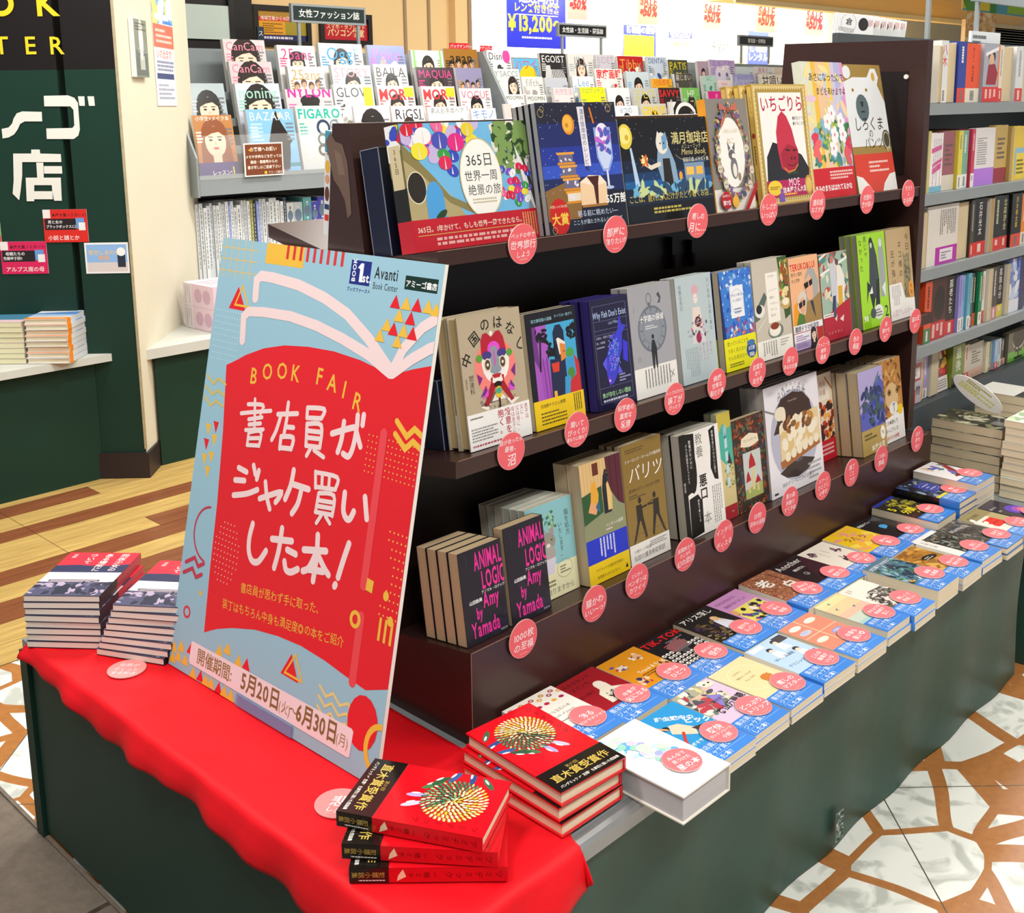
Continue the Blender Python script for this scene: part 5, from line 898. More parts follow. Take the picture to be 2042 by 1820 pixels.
@flat('star')
def _(a):
    a.r(0, 0, 1, 1, 'f6f7fa'); rn = a.rnd
    for i in range(60):
        t = rn.random(); x = .15+.6*t+rn.uniform(-.14, .14); y = .9-.55*t+rn.uniform(-.1, .1); z = rn.uniform(.05, .11); a.e(x, y, z, rn.choice(['bfe4f2', '7ac4ee', '9fd8c8', 'cfe8d4', 'a9b4ee', 'd9ccf2', '5fb4e8', 'dff0ee']), z*.8, n=12)
@flat('hikkun')
def _(a):
    a.r(0, 0, 1, 1, '2b96d4'); a.t('ピックン', .6, .66, .17, 'f6f4ee', rot=-35, b=3, sx=.9); a.t('爬虫類中の', .3, .88, .13, 'f6f4ee', rot=-35, b=2); a.p([(.2, .62), (.34, .74), (.5, .7), (.62, .55), (.5, .44), (.36, .52)], 'd8ceb4'); a.p([(.56, .56), (.9, .5), (.92, .36), (.8, .4), (.7, .34), (.62, .42)], '4a3226'); a.e(.24, .72, .07, '26201c', .06); a.l([(.1, .82), (.24, .7)], .05, 'd8a47a'); a.l([(.36, .56), (.2, .46), (.14, .4)], .05, 'c8382a'); a.e(.74, .34, .06, '8a5a3a', .04); a.t('ポオサム', .16, .34, .09, 'f6f4ee', b=1)
@flat('kaleido')
def _(a):
    a.r(0, 0, 1, 1, 'd8c2dc'); a.p([(0, 1), (0, .5), (.4, .6), (.6, .8), (.7, 1)], 'a8a890'); a.blobs(0, .55, .75, 1, 10, .03, .07, ['d8d08a', '6a7a6a', 'e8b8a0', '4a4a5a', 'b8384a', 'efe8da'], 2); a.e(.82, .92, .14, 'e8dcc8', .09); a.es([(.76, .93, .03, .02), (.88, .93, .03, .02)], '1c1a1a'); a.p([(.4, .5), (.7, .7), (.5, .8)], '8a7ac8'); a.t('宵山万華鏡', .2, .46, .17, '2a2228', b=1, sx=.92, rot=6); a.t('森見登美彦', .38, .64, .08, '3a3038')
@flat('waffle')
def _(a):
    a.r(0, 0, 1, 1, 'f0d9a6'); a.ring(.5, .66, .42, .01, 'f8ecd0', .4); a.e(.68, .54, .14, 'd88a34', .11, n=9); a.ps([[(.56+.06*i, .48), (.58+.06*i, .48), (.62+.06*i, .6), (.6+.06*i, .6)] for i in range(4)], 'b8642a'); a.t('たやすく', .3, .8, .06, '6a5a44'); a.t('明石マーセルが', .24, .72, .06, '6a5a44'); a.t('ちょっぴり', .3, .64, .06, '6a5a44')
@flat('clinic')
def _(a):
    a.r(0, 0, 1, 1, 'b9d6f0'); a.r(.05, .9, .4, .97, 'f4f4f4')
    for x, y in ((.36, .74), (.66, .82), (.74, .56)): a.e(x, y+.08, .075, '26262c', .06); a.e(x, y+.05, .06, 'f0d8c8', .05); a.p([(x-.12, y-.12), (x-.08, y+.02), (x+.08, y+.02), (x+.12, y-.12)], 'f4f6f8')
    a.r(.7, .84, .98, .96, '3a3a44'); a.r(.82, .4, .96, .5, '2f4a7a'); a.r(.6, .36, .86, .46, 'c8dcc8'); a.t('はい、図書館', .1, .62, .085, '3a5a8a', rot=-4); a.t('クリニック課です。', .1, .44, .085, '3a5a8a', rot=-4)
@flat('nails')
def _(a):
    a.r(0, 0, 1, 1, 'd98a72'); a.r(.46, .25, .48, 1, 'f0d8b0'); a.r(0, .64, 1, .65, 'f0d8b0')
    for x, y, c in ((.24, .88, 'e4e4da'), (.72, .88, 'e6e4d0'), (.24, .52, 'dedcc4'), (.74, .52, '8f94c8'), (.24, .74, 'c0c4d0'), (.72, .36, 'e2e0cc')): a.e(x, y, .16, c, .07); a.e(x-.02, y+.01, .1, 'f0f0e4' if c[0] in 'de' else 'b4b8dc', .03)
@flat('whale')
def _(a):
    for i, c in enumerate(['e8dca4', 'efcfa0', 'eebfa4', 'c8d4c4', 'a8ccc8']): a.r(0, [.8, .62, .5, .36, 0][i], 1, [1, .8, .62, .5, .36][i], c)
    a.ps([[(.5, .42), (.7, .46), (.86, .4), (.7, .36)], [(.84, .4), (.92, .46), (.9, .36)], [(.2, .72), (.3, .74), (.24, .68)], [(.6, .62), (.72, .64), (.68, .59)], [(.3, .86), (.4, .88), (.36, .83)]], '6a8a8a')
@flat('bw')
def _(a):
    a.r(0, 0, 1, 1, 'e8e2d6'); a.p([(.1, .3), (.16, .66), (.5, .74), (1, .7), (1, .3)], '55504a'); a.blobs(.15, .32, .98, .7, 34, .015, .035, ['2a2826', 'c8c2b8', '8a847a', 'efeae0'], 2.2); a.e(.5, .46, .14, 'dcd6ca', .08); a.fine(.1, .82, .3, .94, 2, 'b8a898', 1)
@flat('teal')
def _(a):
    a.r(0, 0, 1, 1, '4a7488'); a.t('女王国でつかまえて', .04, .88, .115, 'e8eef0', b=1, sx=.85); a.blobs(0, .3, 1, .85, 20, .02, .06, ['2f5a6a', '6a9a9a', '3a6a4a', '8ab4c0', '1f3a4a'], 2.2); a.blobs(.1, .34, .8, .5, 3, .02, .03, ['e0a83a', 'e8ecec'], 2)
@flat('ochre')
def _(a):
    a.r(0, 0, 1, 1, 'b07a2a'); a.blobs(0, .3, 1, 1, 12, .03, .08, ['8a5a1e', 'c8923a', '9a6a26', 'd8a850'], 3); a.e(.64, .62, .26, '1e1712', .1, rot=-10); a.fine(.46, .58, .84, .65, 2, 'c8c0b0'); a.l([(.12, .72), (.4, .68), (.3, .6)], .014, '5a2a16')
@flat('framed')
def _(a):
    a.r(0, 0, 1, 1, 'eceae4'); a.r(.3, .3, 1, .92, '2a302e'); a.blobs(.34, .34, .96, .88, 14, .02, .05, ['4a5a54', '7a7a6a', '5a3a2a', '1c2220', '8a8f86'], 2.4); a.t('片眼の猿', .14, .9, .1, '6a6a66', v=1)
@flat('smoke')
def _(a):
    a.r(0, 0, 1, 1, '3f3b38'); a.blobs(0, .3, 1, 1, 20, .02, .06, ['5a5652', '2a2726', '7a746e', '4a4440'], 3); a.t('BEATLESS', .08, .78, .16, 'c8c4be', rot=-8, b=1)
@flat('olive')
def _(a):
    a.r(0, 0, 1, 1, 'e2ddd0'); a.r(0, .76, 1, 1, '8f8256'); a.t('紅の袖先', .12, .84, .13, '5a4a2a', b=1); a.r(.2, .44, .66, .7, 'd8261c'); a.t('EPISODE', .3, .54, .07, '5a1410'); a.r(.66, .0, 1, .76, 'b0a070'); a.blobs(.05, .3, .3, .9, 6, .04, .08, ['f0ece2'])
@flat('purple')
def _(a):
    a.r(0, 0, 1, 1, '241f33'); a.e(.68, .56, .34, '5a2fc0', .34); a.e(.74, .52, .24, '9a4ab8', .24); a.e(.8, .48, .16, 'e06a7a', .18); a.t('風と共に', .06, .8, .1, 'e0dce8'); a.t('死灰', .1, .68, .09, 'e0dce8')
FT = [('jewel', 1.204, 1.322, 1.222, .464, 'white jewel-print paperback', [('飾る', .26), ('だけでオシャレ', .15)]), ('manet', 1.33, 1.44, 1.222, .455, 'dark red paperback with a statue', [('中身が', .2), ('気になる', .24)]), ('travel', 1.445, 1.553, 1.22, .452, 'mustard yellow travel-food paperback', [('世界は', .22), ('ひとつ', .24)]),
      ('tiktok', 1.56, 1.672, 1.222, .447, 'black paperback with robots and red title', [('詰め込む', .16), ('怪作', .3)]), ('alice', 1.676, 1.787, 1.222, .453, 'black paperback with a white-dressed girl', [('意外な', .2), ('ルパン', .22)]), ('pinkhat', 1.79, 1.9, 1.222, .452, 'pink and yellow paperback', [('まるで', .16), ('夢の', .18), ('物語', .2)]),
      ('tiger', 1.905, 2.015, 1.222, .458, 'reddish brown paperback with thick white characters', [('読めば', .18), ('読むほど', .2), ('沼', .2)]), ('another', 2.02, 2.132, 1.222, .456, 'black and maroon paperback with gothic title', [('表紙に', .16), ('惚れた', .26)]), ('plain', 2.138, 2.25, 1.222, .452, 'cream paperback with small ink figures', [('言葉の', .18), ('やさしさ', .2), ('散文', .2)]),
      ('yellowpaint', 2.256, 2.374, 1.222, .456, 'yellow paperback with brushed letters', [('静かに', .2), ('響く', .24)]), ('dark', 2.38, 2.49, 1.222, .451, 'black paperback with a small blue blot', [('音が', .2), ('聞こえる', .22)]), ('five', 2.495, 2.6, 1.222, .47, 'thick black paperback with yellow characters', [('最後で', .2), ('ひっくり', .2)]),
      ('night', 2.612, 2.728, 1.222, .488, 'blue and black paperback topping a pile', [('夜に', .22), ('読むべき', .2)]), ('sports', 2.73, 2.79, 1.222, .508, 'white paperback with a red ribbon', [('絶対に', .18), ('泣ける', .22)]),
      ('star', 1.214, 1.332, 1.045, .468, 'thick white watercolour hardback', [('みんなで', .16), ('見つけた', .16), ('星の本', .26)]), ('hikkun', 1.337, 1.442, 1.05, .452, 'sky blue paperback of a falling fighter', [('爽快', .28), ('ロックンロール', .13), ('小説', .17)]), ('kaleido', 1.447, 1.551, 1.054, .45, 'lilac festival paperback', [('どっぷり', .24), ('トリップ', .24)]),
      ('waffle', 1.557, 1.662, 1.054, .45, 'cream paperback with a golden biscuit', [('癒しの', .24), ('マスター', .22)]), ('clinic', 1.673, 1.782, 1.058, .45, 'light blue paperback of clinic staff', [('こんな', .18), ('職場が', .18), ('いいな', .18)]), ('nails', 1.793, 1.904, 1.057, .451, 'coral paperback with rows of oval pebbles', [('中身も', .22), ('良い◎', .24)]),
      ('whale', 1.926, 2.02, 1.066, .453, 'pastel sunset paperback with a small whale', [('海のような', .16), ('読後感で', .16), ('泣く', .2)]), ('bw', 2.024, 2.119, 1.058, .452, 'cream paperback with a sketched white bull', [('美しくて', .18), ('息苦しい', .18)]), ('teal', 2.148, 2.25, 1.066, .462, 'thick teal paperback of a forest scene', [('装画', .2), ('も最高', .2)]),
      ('ochre', 2.266, 2.366, 1.064, .452, 'ochre paperback with a dark oval', [('読みやすい', .16), ('歴史小説', .18)]), ('framed', 2.379, 2.484, 1.07, .452, 'white paperback with a dark framed painting', [('絵に', .2), ('吸い込まれる', .15)]), ('smoke', 2.492, 2.588, 1.06, .452, 'charcoal grey smoky paperback', [('近未来', .2), ('に酔う', .2)]),
      ('olive', 2.594, 2.7, 1.053, .452, 'beige paperback with a scarlet label', [('うっとり', .2), ('する袖', .2)]), ('purple', 2.706, 2.788, 1.049, .452, 'black paperback with a violet glow', [('幻想', .24), ('的!', .22)])]
for i, (k, x0, x1, yf, zt_, d, tx) in enumerate(FT):
    w_ = x1-x0; h_ = .166 if k != 'star' else .185; n = 2 if k not in ('night', 'sports', 'five') else {'night': 4, 'sports': 5, 'five': 3}[k]
    if k == 'sports': w_ = .105; x0 = 2.69+.02; x1 = x0+w_
    if k in ('star', 'teal', 'five'): n = 1 if k != 'five' else 2
    tot = zt_-TZ-.0006; t_ = tot/n-.0008; place = 'beside the shelf' if i < 14 else 'along the table edge'
    rw = random.Random(i*5+1); yaw = rw.uniform(-1.2, 1.2)
    sp = 'r' if i % 3 else 'l'
    for j in (0,):
        top = zt_; mw = T(x0+(0 if j == 0 else rw.uniform(-.002, .002)), yf-h_-(0 if j == 0 else rw.uniform(0, .004)), top) @ R(yaw, 'Z') @ R(-90, 'X')
        dd = d+(' lying '+place if j == 0 else ' copy %s %s' % (('', 'under the top one', 'third down', 'fourth down', 'lowest')[j], place))
        if j == 0:
            hb = k == 'star'
            b0 = book('paperback' if not hb else 'hardback', dd, w_, h_, t_, FL[k], 'efe9dc' if k not in ('tiktok', 'alice', 'another', 'dark', 'purple', 'smoke', 'night', 'five') else '1c1a1c', sp if not hb else 'r', 1 if hb else 0, None if hb else (.3, '3f86dc', band_blue), None, 'e8dcc2' if not hb else 'c4c4c8', mw, seed=i+3, gloss=GLOSS if rw.random() < .6 else PRINT,
                      sp=(lambda a: (a.r(0, 0, 1, 1, 'dfeaf2'), a.blobs(0, 0, 1, 1, 5, .2, .5, ['8fc4ee', 'c8dcc0', '5fa8e8']))) if hb else None); b0_ = b0
    # copies under the top one
    for j in range(1, n):
        top = zt_-j*(tot/n); mw = T(x0+rw.uniform(-.002, .002), yf-h_-rw.uniform(0, .003), top) @ R(yaw+rw.uniform(-.6, .6), 'Z') @ R(-90, 'X')
        dup(b0, mw, '%s copy of the %s' % (('second', 'third', 'fourth', 'fifth')[j-1], d))
    cu, cvv = (.72, .31) if k != 'star' else (.6, .3)
    p = T(x0, yf-h_, zt_) @ R(yaw, 'Z') @ Vector((w_*cu, h_*cvv, 0))
    card(tx, 'round pink card lying on the %s' % d, T(p.x, p.y, zt_+.0032) @ R(rw.uniform(-8, 8), 'Z') @ R(-90, 'X'), .031, i+50, 'f07a80')

# ================================================================ stacks on the red cloth
def mum(a):
    a.r(0, 0, 1, 1, 'd80f1e'); a.t('ツミデミック', .9, .95, .085, '7a0a12', v=1, sp=.5); a.t('一穂ミチ', .78, .58, .07, '7a0a12', v=1, sp=.4) if 0 else None
    for x, y, t, c in ((.12, .86, 40, '3f6a4a'), (.06, .74, 10, '2f4a8a'), (.1, .62, -20, '3a5a9a'), (.3, .5, -50, '4a7a4a'), (.5, .44, -80, 'b8a4d8'), (.66, .44, -60, 'c8c4e4'), (.2, .54, -40, '2f5a3a')): a.e(x, y, .12, c, .035, t); a.e(x-.03, y-.015, .05, 'dfe6ee', .014, t)
    rn = a.rnd
    for ring_, n in ((1.0, 40), (.84, 36), (.68, 30), (.52, 24), (.36, 16), (.2, 9), (.05, 3)):
        for i in range(n):
            t = 2*math.pi*i/n+ring_*3; x = .5+.33*ring_*math.cos(t); y = .7+.21*ring_*math.sin(t); g = math.cos(t-.9)
            c = ['e8d88a', 'f2ead0', 'd8c23a', 'efe6c0'][int(rn.random()*4)] if g > -.2 else ['3f7a5a', '8fb07a', 'e6e2c8', '5a8a6a', 'b8c890'][int(rn.random()*5)]
            a.e(x, y, .036, 'a88a3a' if g > -.2 else '2f4a36', .019, math.degrees(t)+20, 8); a.e(x, y+.004, .03, c, .013, math.degrees(t)+20, 8)
def mumband(a):
    a.r(0, 0, 1, 1, '17120f'); a.t('第171回', .46, .74, .055, 'b89a4a', al='c'); a.t('直木賞受賞作', .5, .4, .142, 'd9bc5a', al='c', b=1); a.t('パンデミック ×“犯罪”を鮮烈に描いた短編集', .06, .13, .05, 'efece4', sx=.86, b=1)
def mumspine(a):
    a.r(0, 0, 1, 1, 'd80f1e'); a.t('ツミデミック', .5, .97, .5, '6a0a10', v=1, sp=.25); a.t('一穂ミチ', .5, .56, .42, '6a0a10', v=1, sp=.2); a.p([(.1, .34), (.6, .36), (.9, .3), (.5, .31)], 'f2dcb8')
def mumbspine(a): a.r(0, 0, 1, 1, '17120f'); a.t('犯罪小説集', .45, .9, .42, 'c8a84a', v=1, sx=1); a.fine(.75, .1, .9, .9, 1, 'e8e4dc', 1)
mb = None; t_ = .0215; W_, H_ = .132, .212
CZ = TZ+.0074
for j, (dx, dy, yaw) in enumerate(((0, 0, 2), (-.002, .004, .5), (.001, .002, -1))):
    mw = T(1.066+dx, .962+dy, CZ+t_*(j+1)+.0024*j) @ R(yaw-3, 'Z') @ R(-90, 'X')
    lb = 'red chrysanthemum hardback, %s of the pile beside the white watercolour hardback' % ('bottom', 'middle', 'top')[j]
    if mb is None: mb = book('hardback', lb, W_, H_, t_, mum, 'd80f1e', 'r', 1, (.25, '17120f', mumband), 'red chrysanthemum hardbacks', 'efe2c6', mw, mumspine, mumbspine, GLOSS, seed=5)
    else: dup(mb, mw, lb)
# the near pile: spine towards the aisle; corner at the lower cover corner, turned over
for j, (p, q) in enumerate((((.801, 1.107), (.949, .955)), ((.806, 1.128), (.94, .958)), ((.824, 1.162), (.922, .972)))):
    d = Vector((q[0]-p[0], q[1]-p[1], 0)); yaw = math.degrees(math.atan2(d.y, d.x))-90
    mw = T(p[0], p[1], CZ+.0004+t_*(j+1)+.0024*j) @ R(yaw, 'Z') @ T(-W_, 0, 0) @ R(-90, 'X')
    dup(mb, mw, 'red chrysanthemum hardback, %s of the pile at the near corner of the table' % ('bottom', 'middle', 'top')[j])
def place(a):
    a.r(0, .68, 1, 1, 'd8283c'); a.p([(0, .52), (1, .5), (1, .72), (.6, .66), (.3, .7), (0, .68)], '2b3052'); a.r(0, .3, 1, .52, 'd9ccd4'); a.p([(0, 0), (0, .3), (1, .28), (1, 0)], '4a4a66'); a.blobs(0, .04, 1, .28, 20, .02, .05, ['6a6480', '3a3a52', 'a89ab0', '2a2c40'], 2); a.r(.12, .31, .8, .35, '2a2a38'); a.r(.14, .32, .78, .338, 'b8aab4')
    for i, s in enumerate(('同志少女の', 'ある場所に', 'ついて')): a.t(s, .82-.22*i, .97, .12, 'f2d8d8', v=1, b=1)
    a.t('背筋', .12, .96, .07, 'f2d8d8', v=1)
pb = None
for st, (c, yaw0, n, w_, h_, where) in enumerate((((.789, 2.107), -49.5, 8, .15, .212, 'cloth corner'), ((.868, 1.978), -58, 8, .148, .205, 'poster edge'))):
    rn = random.Random(st+4); t2 = .0128
    for j in range(n):
        yaw = yaw0+rn.uniform(-1.5, 1.5)+(0 if st == 0 else -6+j*1.6); k = Vector((c[0]+(.003*j if st else .002*(j % 2)), c[1]-(.0055*j if st else 0), 0))
        mw = T(k.x, k.y, CZ-.001+(t2+.0006)*(j+1)) @ R(yaw, 'Z') @ R(-90, 'X')
        lb = 'dark horror paperback with red top, %s from the bottom, pile by the %s' % (ORD[j], where)
        if pb is None: pb = book('paperback', lb, w_, h_, t2, place, '2b2a3c', 'r', 0, None, 'horror paperbacks on the red cloth', 'f0ece0', mw, lambda a: (a.r(0, 0, 1, 1, '26242e'), a.r(0, .4, 1, 1, 'c8283c')))
        else: dup(pb, mw, lb)
p = onz(253, 1334, TZ+.008); card([('背筋が', .2), ('ぞくっと', .18), ('する怖さ', .18)], 'round pink card lying on the red cloth before the horror paperbacks', T(p.x, p.y, TZ+.0085) @ R(-50, 'Z') @ R(-90, 'X'), .035, 91, 'f49a98')
p = onz(664, 1602, TZ+.008); card([('悲', .42), ('しき', .2)], 'round pink card half under the near red hardbacks', T(p.x+.006, p.y-.006, TZ+.0085) @ R(-62, 'Z') @ R(-90, 'X'), .036, 92, 'f08e8e')
# brush strokes of the hand-written headline, x and y in turn
STK = [[.243,.641,.317,.648,.31,.629],[.214,.617,.266,.626,.359,.641],[.275,.656,.291,.592],[.256,.609,.321,.622],[.261,.598,.318,.608],[.248,.584,.335,.597],[.266,.581,.266,.553],[.266,.581,.325,.591,.325,.559],[.268,.568,.32,.576],[.266,.553,.324,.56],[.436,.668,.436,.648],[.394,.638,.484,.651],[.41,.639,.397,.604,.381,.581],[.439,.636,.435,.599],[.44,.617,.475,.62],[.423,.594,.424,.568],[.426,.594,.479,.599,.477,.574],[.425,.57,.477,.575],[.526,.669,.529,.648],[.526,.669,.6,.675,.593,.655],[.529,.648,.593,.655],[.533,.636,.541,.591],[.536,.636,.597,.641,.603,.595],[.536,.622,.596,.627],[.54,.608,.596,.613],[.541,.591,.601,.596],[.564,.589,.55,.571],[.58,.587,.625,.579],[.647,.631,.702,.647,.739,.656,.746,.651,.741,.616,.728,.596,.704,.598],[.691,.661,.69,.625,.681,.598],[.746,.65,.771,.622],[.744,.681,.747,.66],[.768,.685,.768,.665],[.237,.498,.28,.495],[.227,.469,.275,.475],[.229,.435,.294,.449,.344,.466],[.31,.514,.324,.497],[.339,.507,.334,.488],[.36,.449,.451,.478,.452,.468,.437,.454],[.378,.488,.394,.458,.414,.436],[.501,.533,.496,.5,.479,.468],[.499,.504,.578,.505],[.547,.501,.539,.468,.518,.444],[.598,.545,.607,.513],[.601,.544,.693,.548,.692,.524],[.63,.541,.633,.523],[.661,.543,.663,.525],[.608,.515,.693,.523],[.624,.504,.621,.465],[.626,.505,.69,.51,.694,.469],[.624,.49,.69,.496],[.624,.478,.691,.484],[.621,.465,.69,.471],[.649,.463,.632,.444],[.667,.464,.689,.453],[.733,.523,.736,.489,.751,.475,.767,.476,.779,.493],[.816,.528,.834,.488],[.343,.391,.335,.359,.341,.33,.363,.313,.394,.318,.422,.346],[.443,.376,.534,.388],[.483,.406,.481,.36,.47,.319],[.519,.367,.559,.365],[.513,.341,.524,.326,.547,.325,.576,.337],[.592,.381,.687,.396],[.644,.421,.651,.377,.649,.327],[.647,.385,.625,.35,.6,.338],[.654,.384,.689,.362,.711,.352],[.624,.346,.687,.354],[.777,.428,.763,.392,.751,.355],[.744,.339,.741,.335]]
# ================================================================ poster board
def poster():
    W, H = .594, .805; SK, RD, YL, WH = '9cc6d8', 'e8202c', 'f2bf45', 'f6dcdc'
    a = Art(W, H, SK, 9)
    a.ps([[(x, .912), (x+.004, .912), (x+.004, 1), (x, 1)] for x in (.02, .055, .09, .125, .16)]+[[(0, y), (.195, y), (.195, y+.003), (0, y+.003)] for y in (.925, .952, .978)], 'd8c48a')
    a.r(.235, .955, .42, 1, YL); a.ps([[(x, .97), (x+.012, .97), (x+.012, 1), (x, 1)] for x in [.335+.0315*i for i in range(9)]], 'd83a3a')
    a.r(.634, .938, .719, .987, '1f2f86'); a.p([(.664, .972), (.676, .982), (.688, .982), (.688, .944), (.674, .944), (.674, .97)], 'ffffff'); a.t('st.', .688, .945, .034, 'ffffff', b=2); a.t('BOOK', .657, .943, .021, 'ffffff', rot=90, b=2); a.t('ブックファースト', .677, .924, .0125, '1f2f86', al='c', b=2)
    a.t('Avanti', .736, .956, .046, '26262a', sx=.7, b=1); a.t('Book Center', .734, .935, .026, '26262a', sx=.68); a.r(.86, .943, .985, .97, '12302a'); a.t('アミーゴ書店', .923, .9495, .02, 'f2f2f2', al='c', b=2)
    a.p([(.117, .894), (.078, .842), (.168, .842)], RD); a.ps([[(.137, .902), (.104, .85), (.187, .85), (.181, .855), (.114, .855), (.137, .892)], [(.137, .902), (.137, .892), (.176, .855), (.187, .85)]], YL)
    a.es([(.02+.014*i, .835-.014*j, .0022) for i in range(10) for j in range(9)], 'd8ecf0', 5)
    a.p([(.105, .714), (.16, .732), (.197, .746), (.285, .77), (.381, .786), (.492, .794), (.609, .796), (.723, .79), (.798, .781), (.855, .774), (.932, .794), (1, .808), (1, .19), (.917, .168), (.831, .175), (.741, .184), (.635, .189), (.528, .185), (.418, .174), (.308, .153), (.233, .134), (.17, .112), (.158, .25), (.151, .4), (.132, .566)], RD)
    a.l([(.21, .875), (.205, .915), (.225, .926), (.283, .926), (.411, .919), (.536, .901), (.644, .876), (.747, .835), (.852, .78)], .03, WH, .034); a.l([(.172, .776), (.163, .83), (.185, .843), (.259, .848), (.392, .85), (.517, .841), (.637, .825), (.755, .804), (.85, .778)], .028, WH, .032)
    a.l([(.853, .778), (.888, .829), (.949, .876), (1.01, .903)], .03, WH); a.l([(.858, .778), (.927, .814), (.986, .839), (1.02, .848)], .03, WH)
    for x, y, c in ((.834, .915, RD), (.876, .915, YL), (.918, .915, RD), (.96, .915, YL), (.855, .89, YL), (.9, .888, RD), (.812, .868, YL), (.84, .862, RD), (.88, .862, YL), (.915, .86, RD), (.79, .845, YL), (.862, .84, YL), (.99, .912, YL)): a.p([(x-.02, y-.011), (x+.02, y-.011), (x, y+.015)], c)
    for i, ch in enumerate('BOOK FAIR'): a.t(ch, (.235, .292, .362, .43, 0, .545, .598, .664, .712)[i], (.688, .705, .714, .716, 0, .722, .716, .708, .692)[i], .068, YL, b=1, sx=.9, rot=(0, 0, 0, 0, 0, -2, -4, -6, -8)[i])
    def smooth(q):
        if len(q) < 3: return q
        o = []
        for i in range(len(q)-1):
            p0, p1, p2, p3 = q[max(i-1, 0)], q[i], q[i+1], q[min(i+2, len(q)-1)]
            for t in (0, .25, .5, .75): o.append(tuple(.5*(2*b+(c-a_)*t+(2*a_-5*b+4*c-d)*t*t+(3*b-a_-3*c+d)*t**3) for a_, b, c, d in zip(p0, p1, p2, p3)))
        return o+[q[-1]]
    wds = [w_ for n_, w_ in [(10, 0.0125), (8, 0.0145), (10, 0.0135), (5, 0.0175), (5, 0.0175), (2, 0.0175), (3, 0.0185), (12, 0.0125), (2, 0.0185), (12, 0.0195)] for _ in range(n_)]
    for q_, w_ in zip(STK, wds): a.l(smooth(list(zip(q_[::2], q_[1::2]))), w_, WH)
    a.t('書店員が思わず手に取った、', .325, .238, .033, YL, rot=6.5, sx=.9, jit=.1); a.t('装丁はもちろん中身も満足度◎の本をご紹介', .245, .186, .033, YL, rot=5.6, sx=.86, jit=.1)
    a.l([(.01, .68), (.05, .665), (.075, .68), (.115, .67)], .008, 'd8c06a'); a.l([(.01, .655), (.05, .64), (.075, .652), (.115, .645)], .008, 'd8c06a'); a.l([(.01, .63), (.05, .614), (.075, .628), (.115, .62)], .008, 'd8c06a')
    for x, y, c in ((.05, .56, YL), (.09, .57, RD), (.05, .525, RD), (.09, .54, YL), (.05, .49, YL), (.085, .5, YL), (.075, .465, YL)): a.p([(x-.015, y+.012), (x+.015, y+.012), (x+.005, y-.015)], c)
    a.ring(.13, .327, .085, .007, 'c83a52', .088, a0=95, a1=265); a.es([(.17+.017*i, .37-.013*j, .0026) for i in range(8) for j in range(11) if (i-3.5)**2/16+(j-5)**2/34 < 1], 'f4c8b8', 5)
    a.l([(.025, .245), (.07, .264), (.094, .248), (.122, .26)], .012, 'c83a52'); a.l([(.02, .22), (.065, .238), (.09, .222), (.118, .234)], .012, 'c83a52'); a.ring(.065, .136, .02, .008, 'd83a52'); a.e(.125, .192, .008, YL)
    a.l([(.9, .69), (.944, .666), (.97, .684), (1.02, .668)], .016, YL); a.l([(.9, .665), (.944, .642), (.97, .66), (1.02, .644)], .016, YL); a.es([(.8+.016*i, .65-.012*j, .0025) for i in range(13) for j in range(7)], 'f6c25a', 5); a.es([(.93+.016*i, .48-.016*j, .003) for i in range(5) for j in range(11) if i+abs(j-5)*.4 > 1.5], 'f6c25a', 5)
    a.l([(.857, .66), (.857, .36)], .028, 'ee4a52'); a.l([(.862, .3), (.862, .17)], .028, 'ee4a52')
    a.p([(.868, .378), (.895, .376), (.893, .352), (.866, .354)], YL); a.ring(.841, .29, .022, .011, YL, .024); a.e(.947, .358, .011, YL, .013); a.e(.975, .315, .011, YL, .013); a.ps([[(x, .27), (x+.009, .27), (x+.009, .315), (x, .315)] for x in (.935, .957, .98)], YL)
    a.p([(.599, .164), (.561, .115), (.643, .113)], RD); a.ps([[(.617, .171), (.574, .118), (.664, .117), (.656, .122), (.584, .123), (.617, .162)], [(.617, .171), (.617, .162), (.652, .122), (.664, .117)]], YL)
    for x, y, c in ((.02, .045, YL), (.05, .03, YL), (.09, .03, YL), (.02, .02, YL), (.11, .06, RD), (.06, .055, YL), (.14, .012, YL), (.18, .014, RD), (.21, .012, YL), (.24, .014, YL), (.28, .012, RD), (.31, .012, YL), (.345, .012, YL), (.26, .092, YL), (.3, .105, YL), (.36, .092, YL), (.4, .094, RD)): a.p([(x-.02, y-.012), (x+.02, y-.012), (x, y+.014)], c)
    for k_ in (0, .02, .04): a.l([(.735, .132-k_), (.766, .117-k_), (.794, .13-k_), (.826, .114-k_), (.856, .126-k_), (.886, .112-k_), (.915, .124-k_)], .008, 'ead58a')
    a.e(.922, .105, .06, RD, .072); a.ring(1.0, .07, .062, .016, YL, .07); 
    a.p([(.112, .034), (.112, .075), (.118, .08), (.885, .084), (.893, .08), (.89, .03), (.884, .026), (.118, .028)], 'f4e2e6')
    a.t('開催期間:', .15, .041, .052, '9a7c4c', sx=.86, b=1); a.t('5月20日', .385, .04, .064, '8a6c40', sx=.82, b=2); a.t('(火)', .572, .04, .04, '9a7c4c', sx=.8); a.t('〜', .618, .042, .045, '8a6c40'); a.t('6月30日', .652, .041, .064, '8a6c40', sx=.78, b=2); a.t('(月)', .828, .042, .038, '9a7c4c', sx=.8)
    return a, W, H
a, W, H = poster()
PB = T(.9434, 1.8438, TZ+.0078) @ R(math.degrees(math.atan2(-.9996, .0269)), 'Z') @ R(-12.6, 'X')
po = thing('poster_board', 'large red and blue book fair poster board leaning on the red cloth', 'poster', PB)
m = M(); m.box(0, W, .0002, .0075, 0, H, 'f2efe8'); m.build('foam_board', FOAM, po)
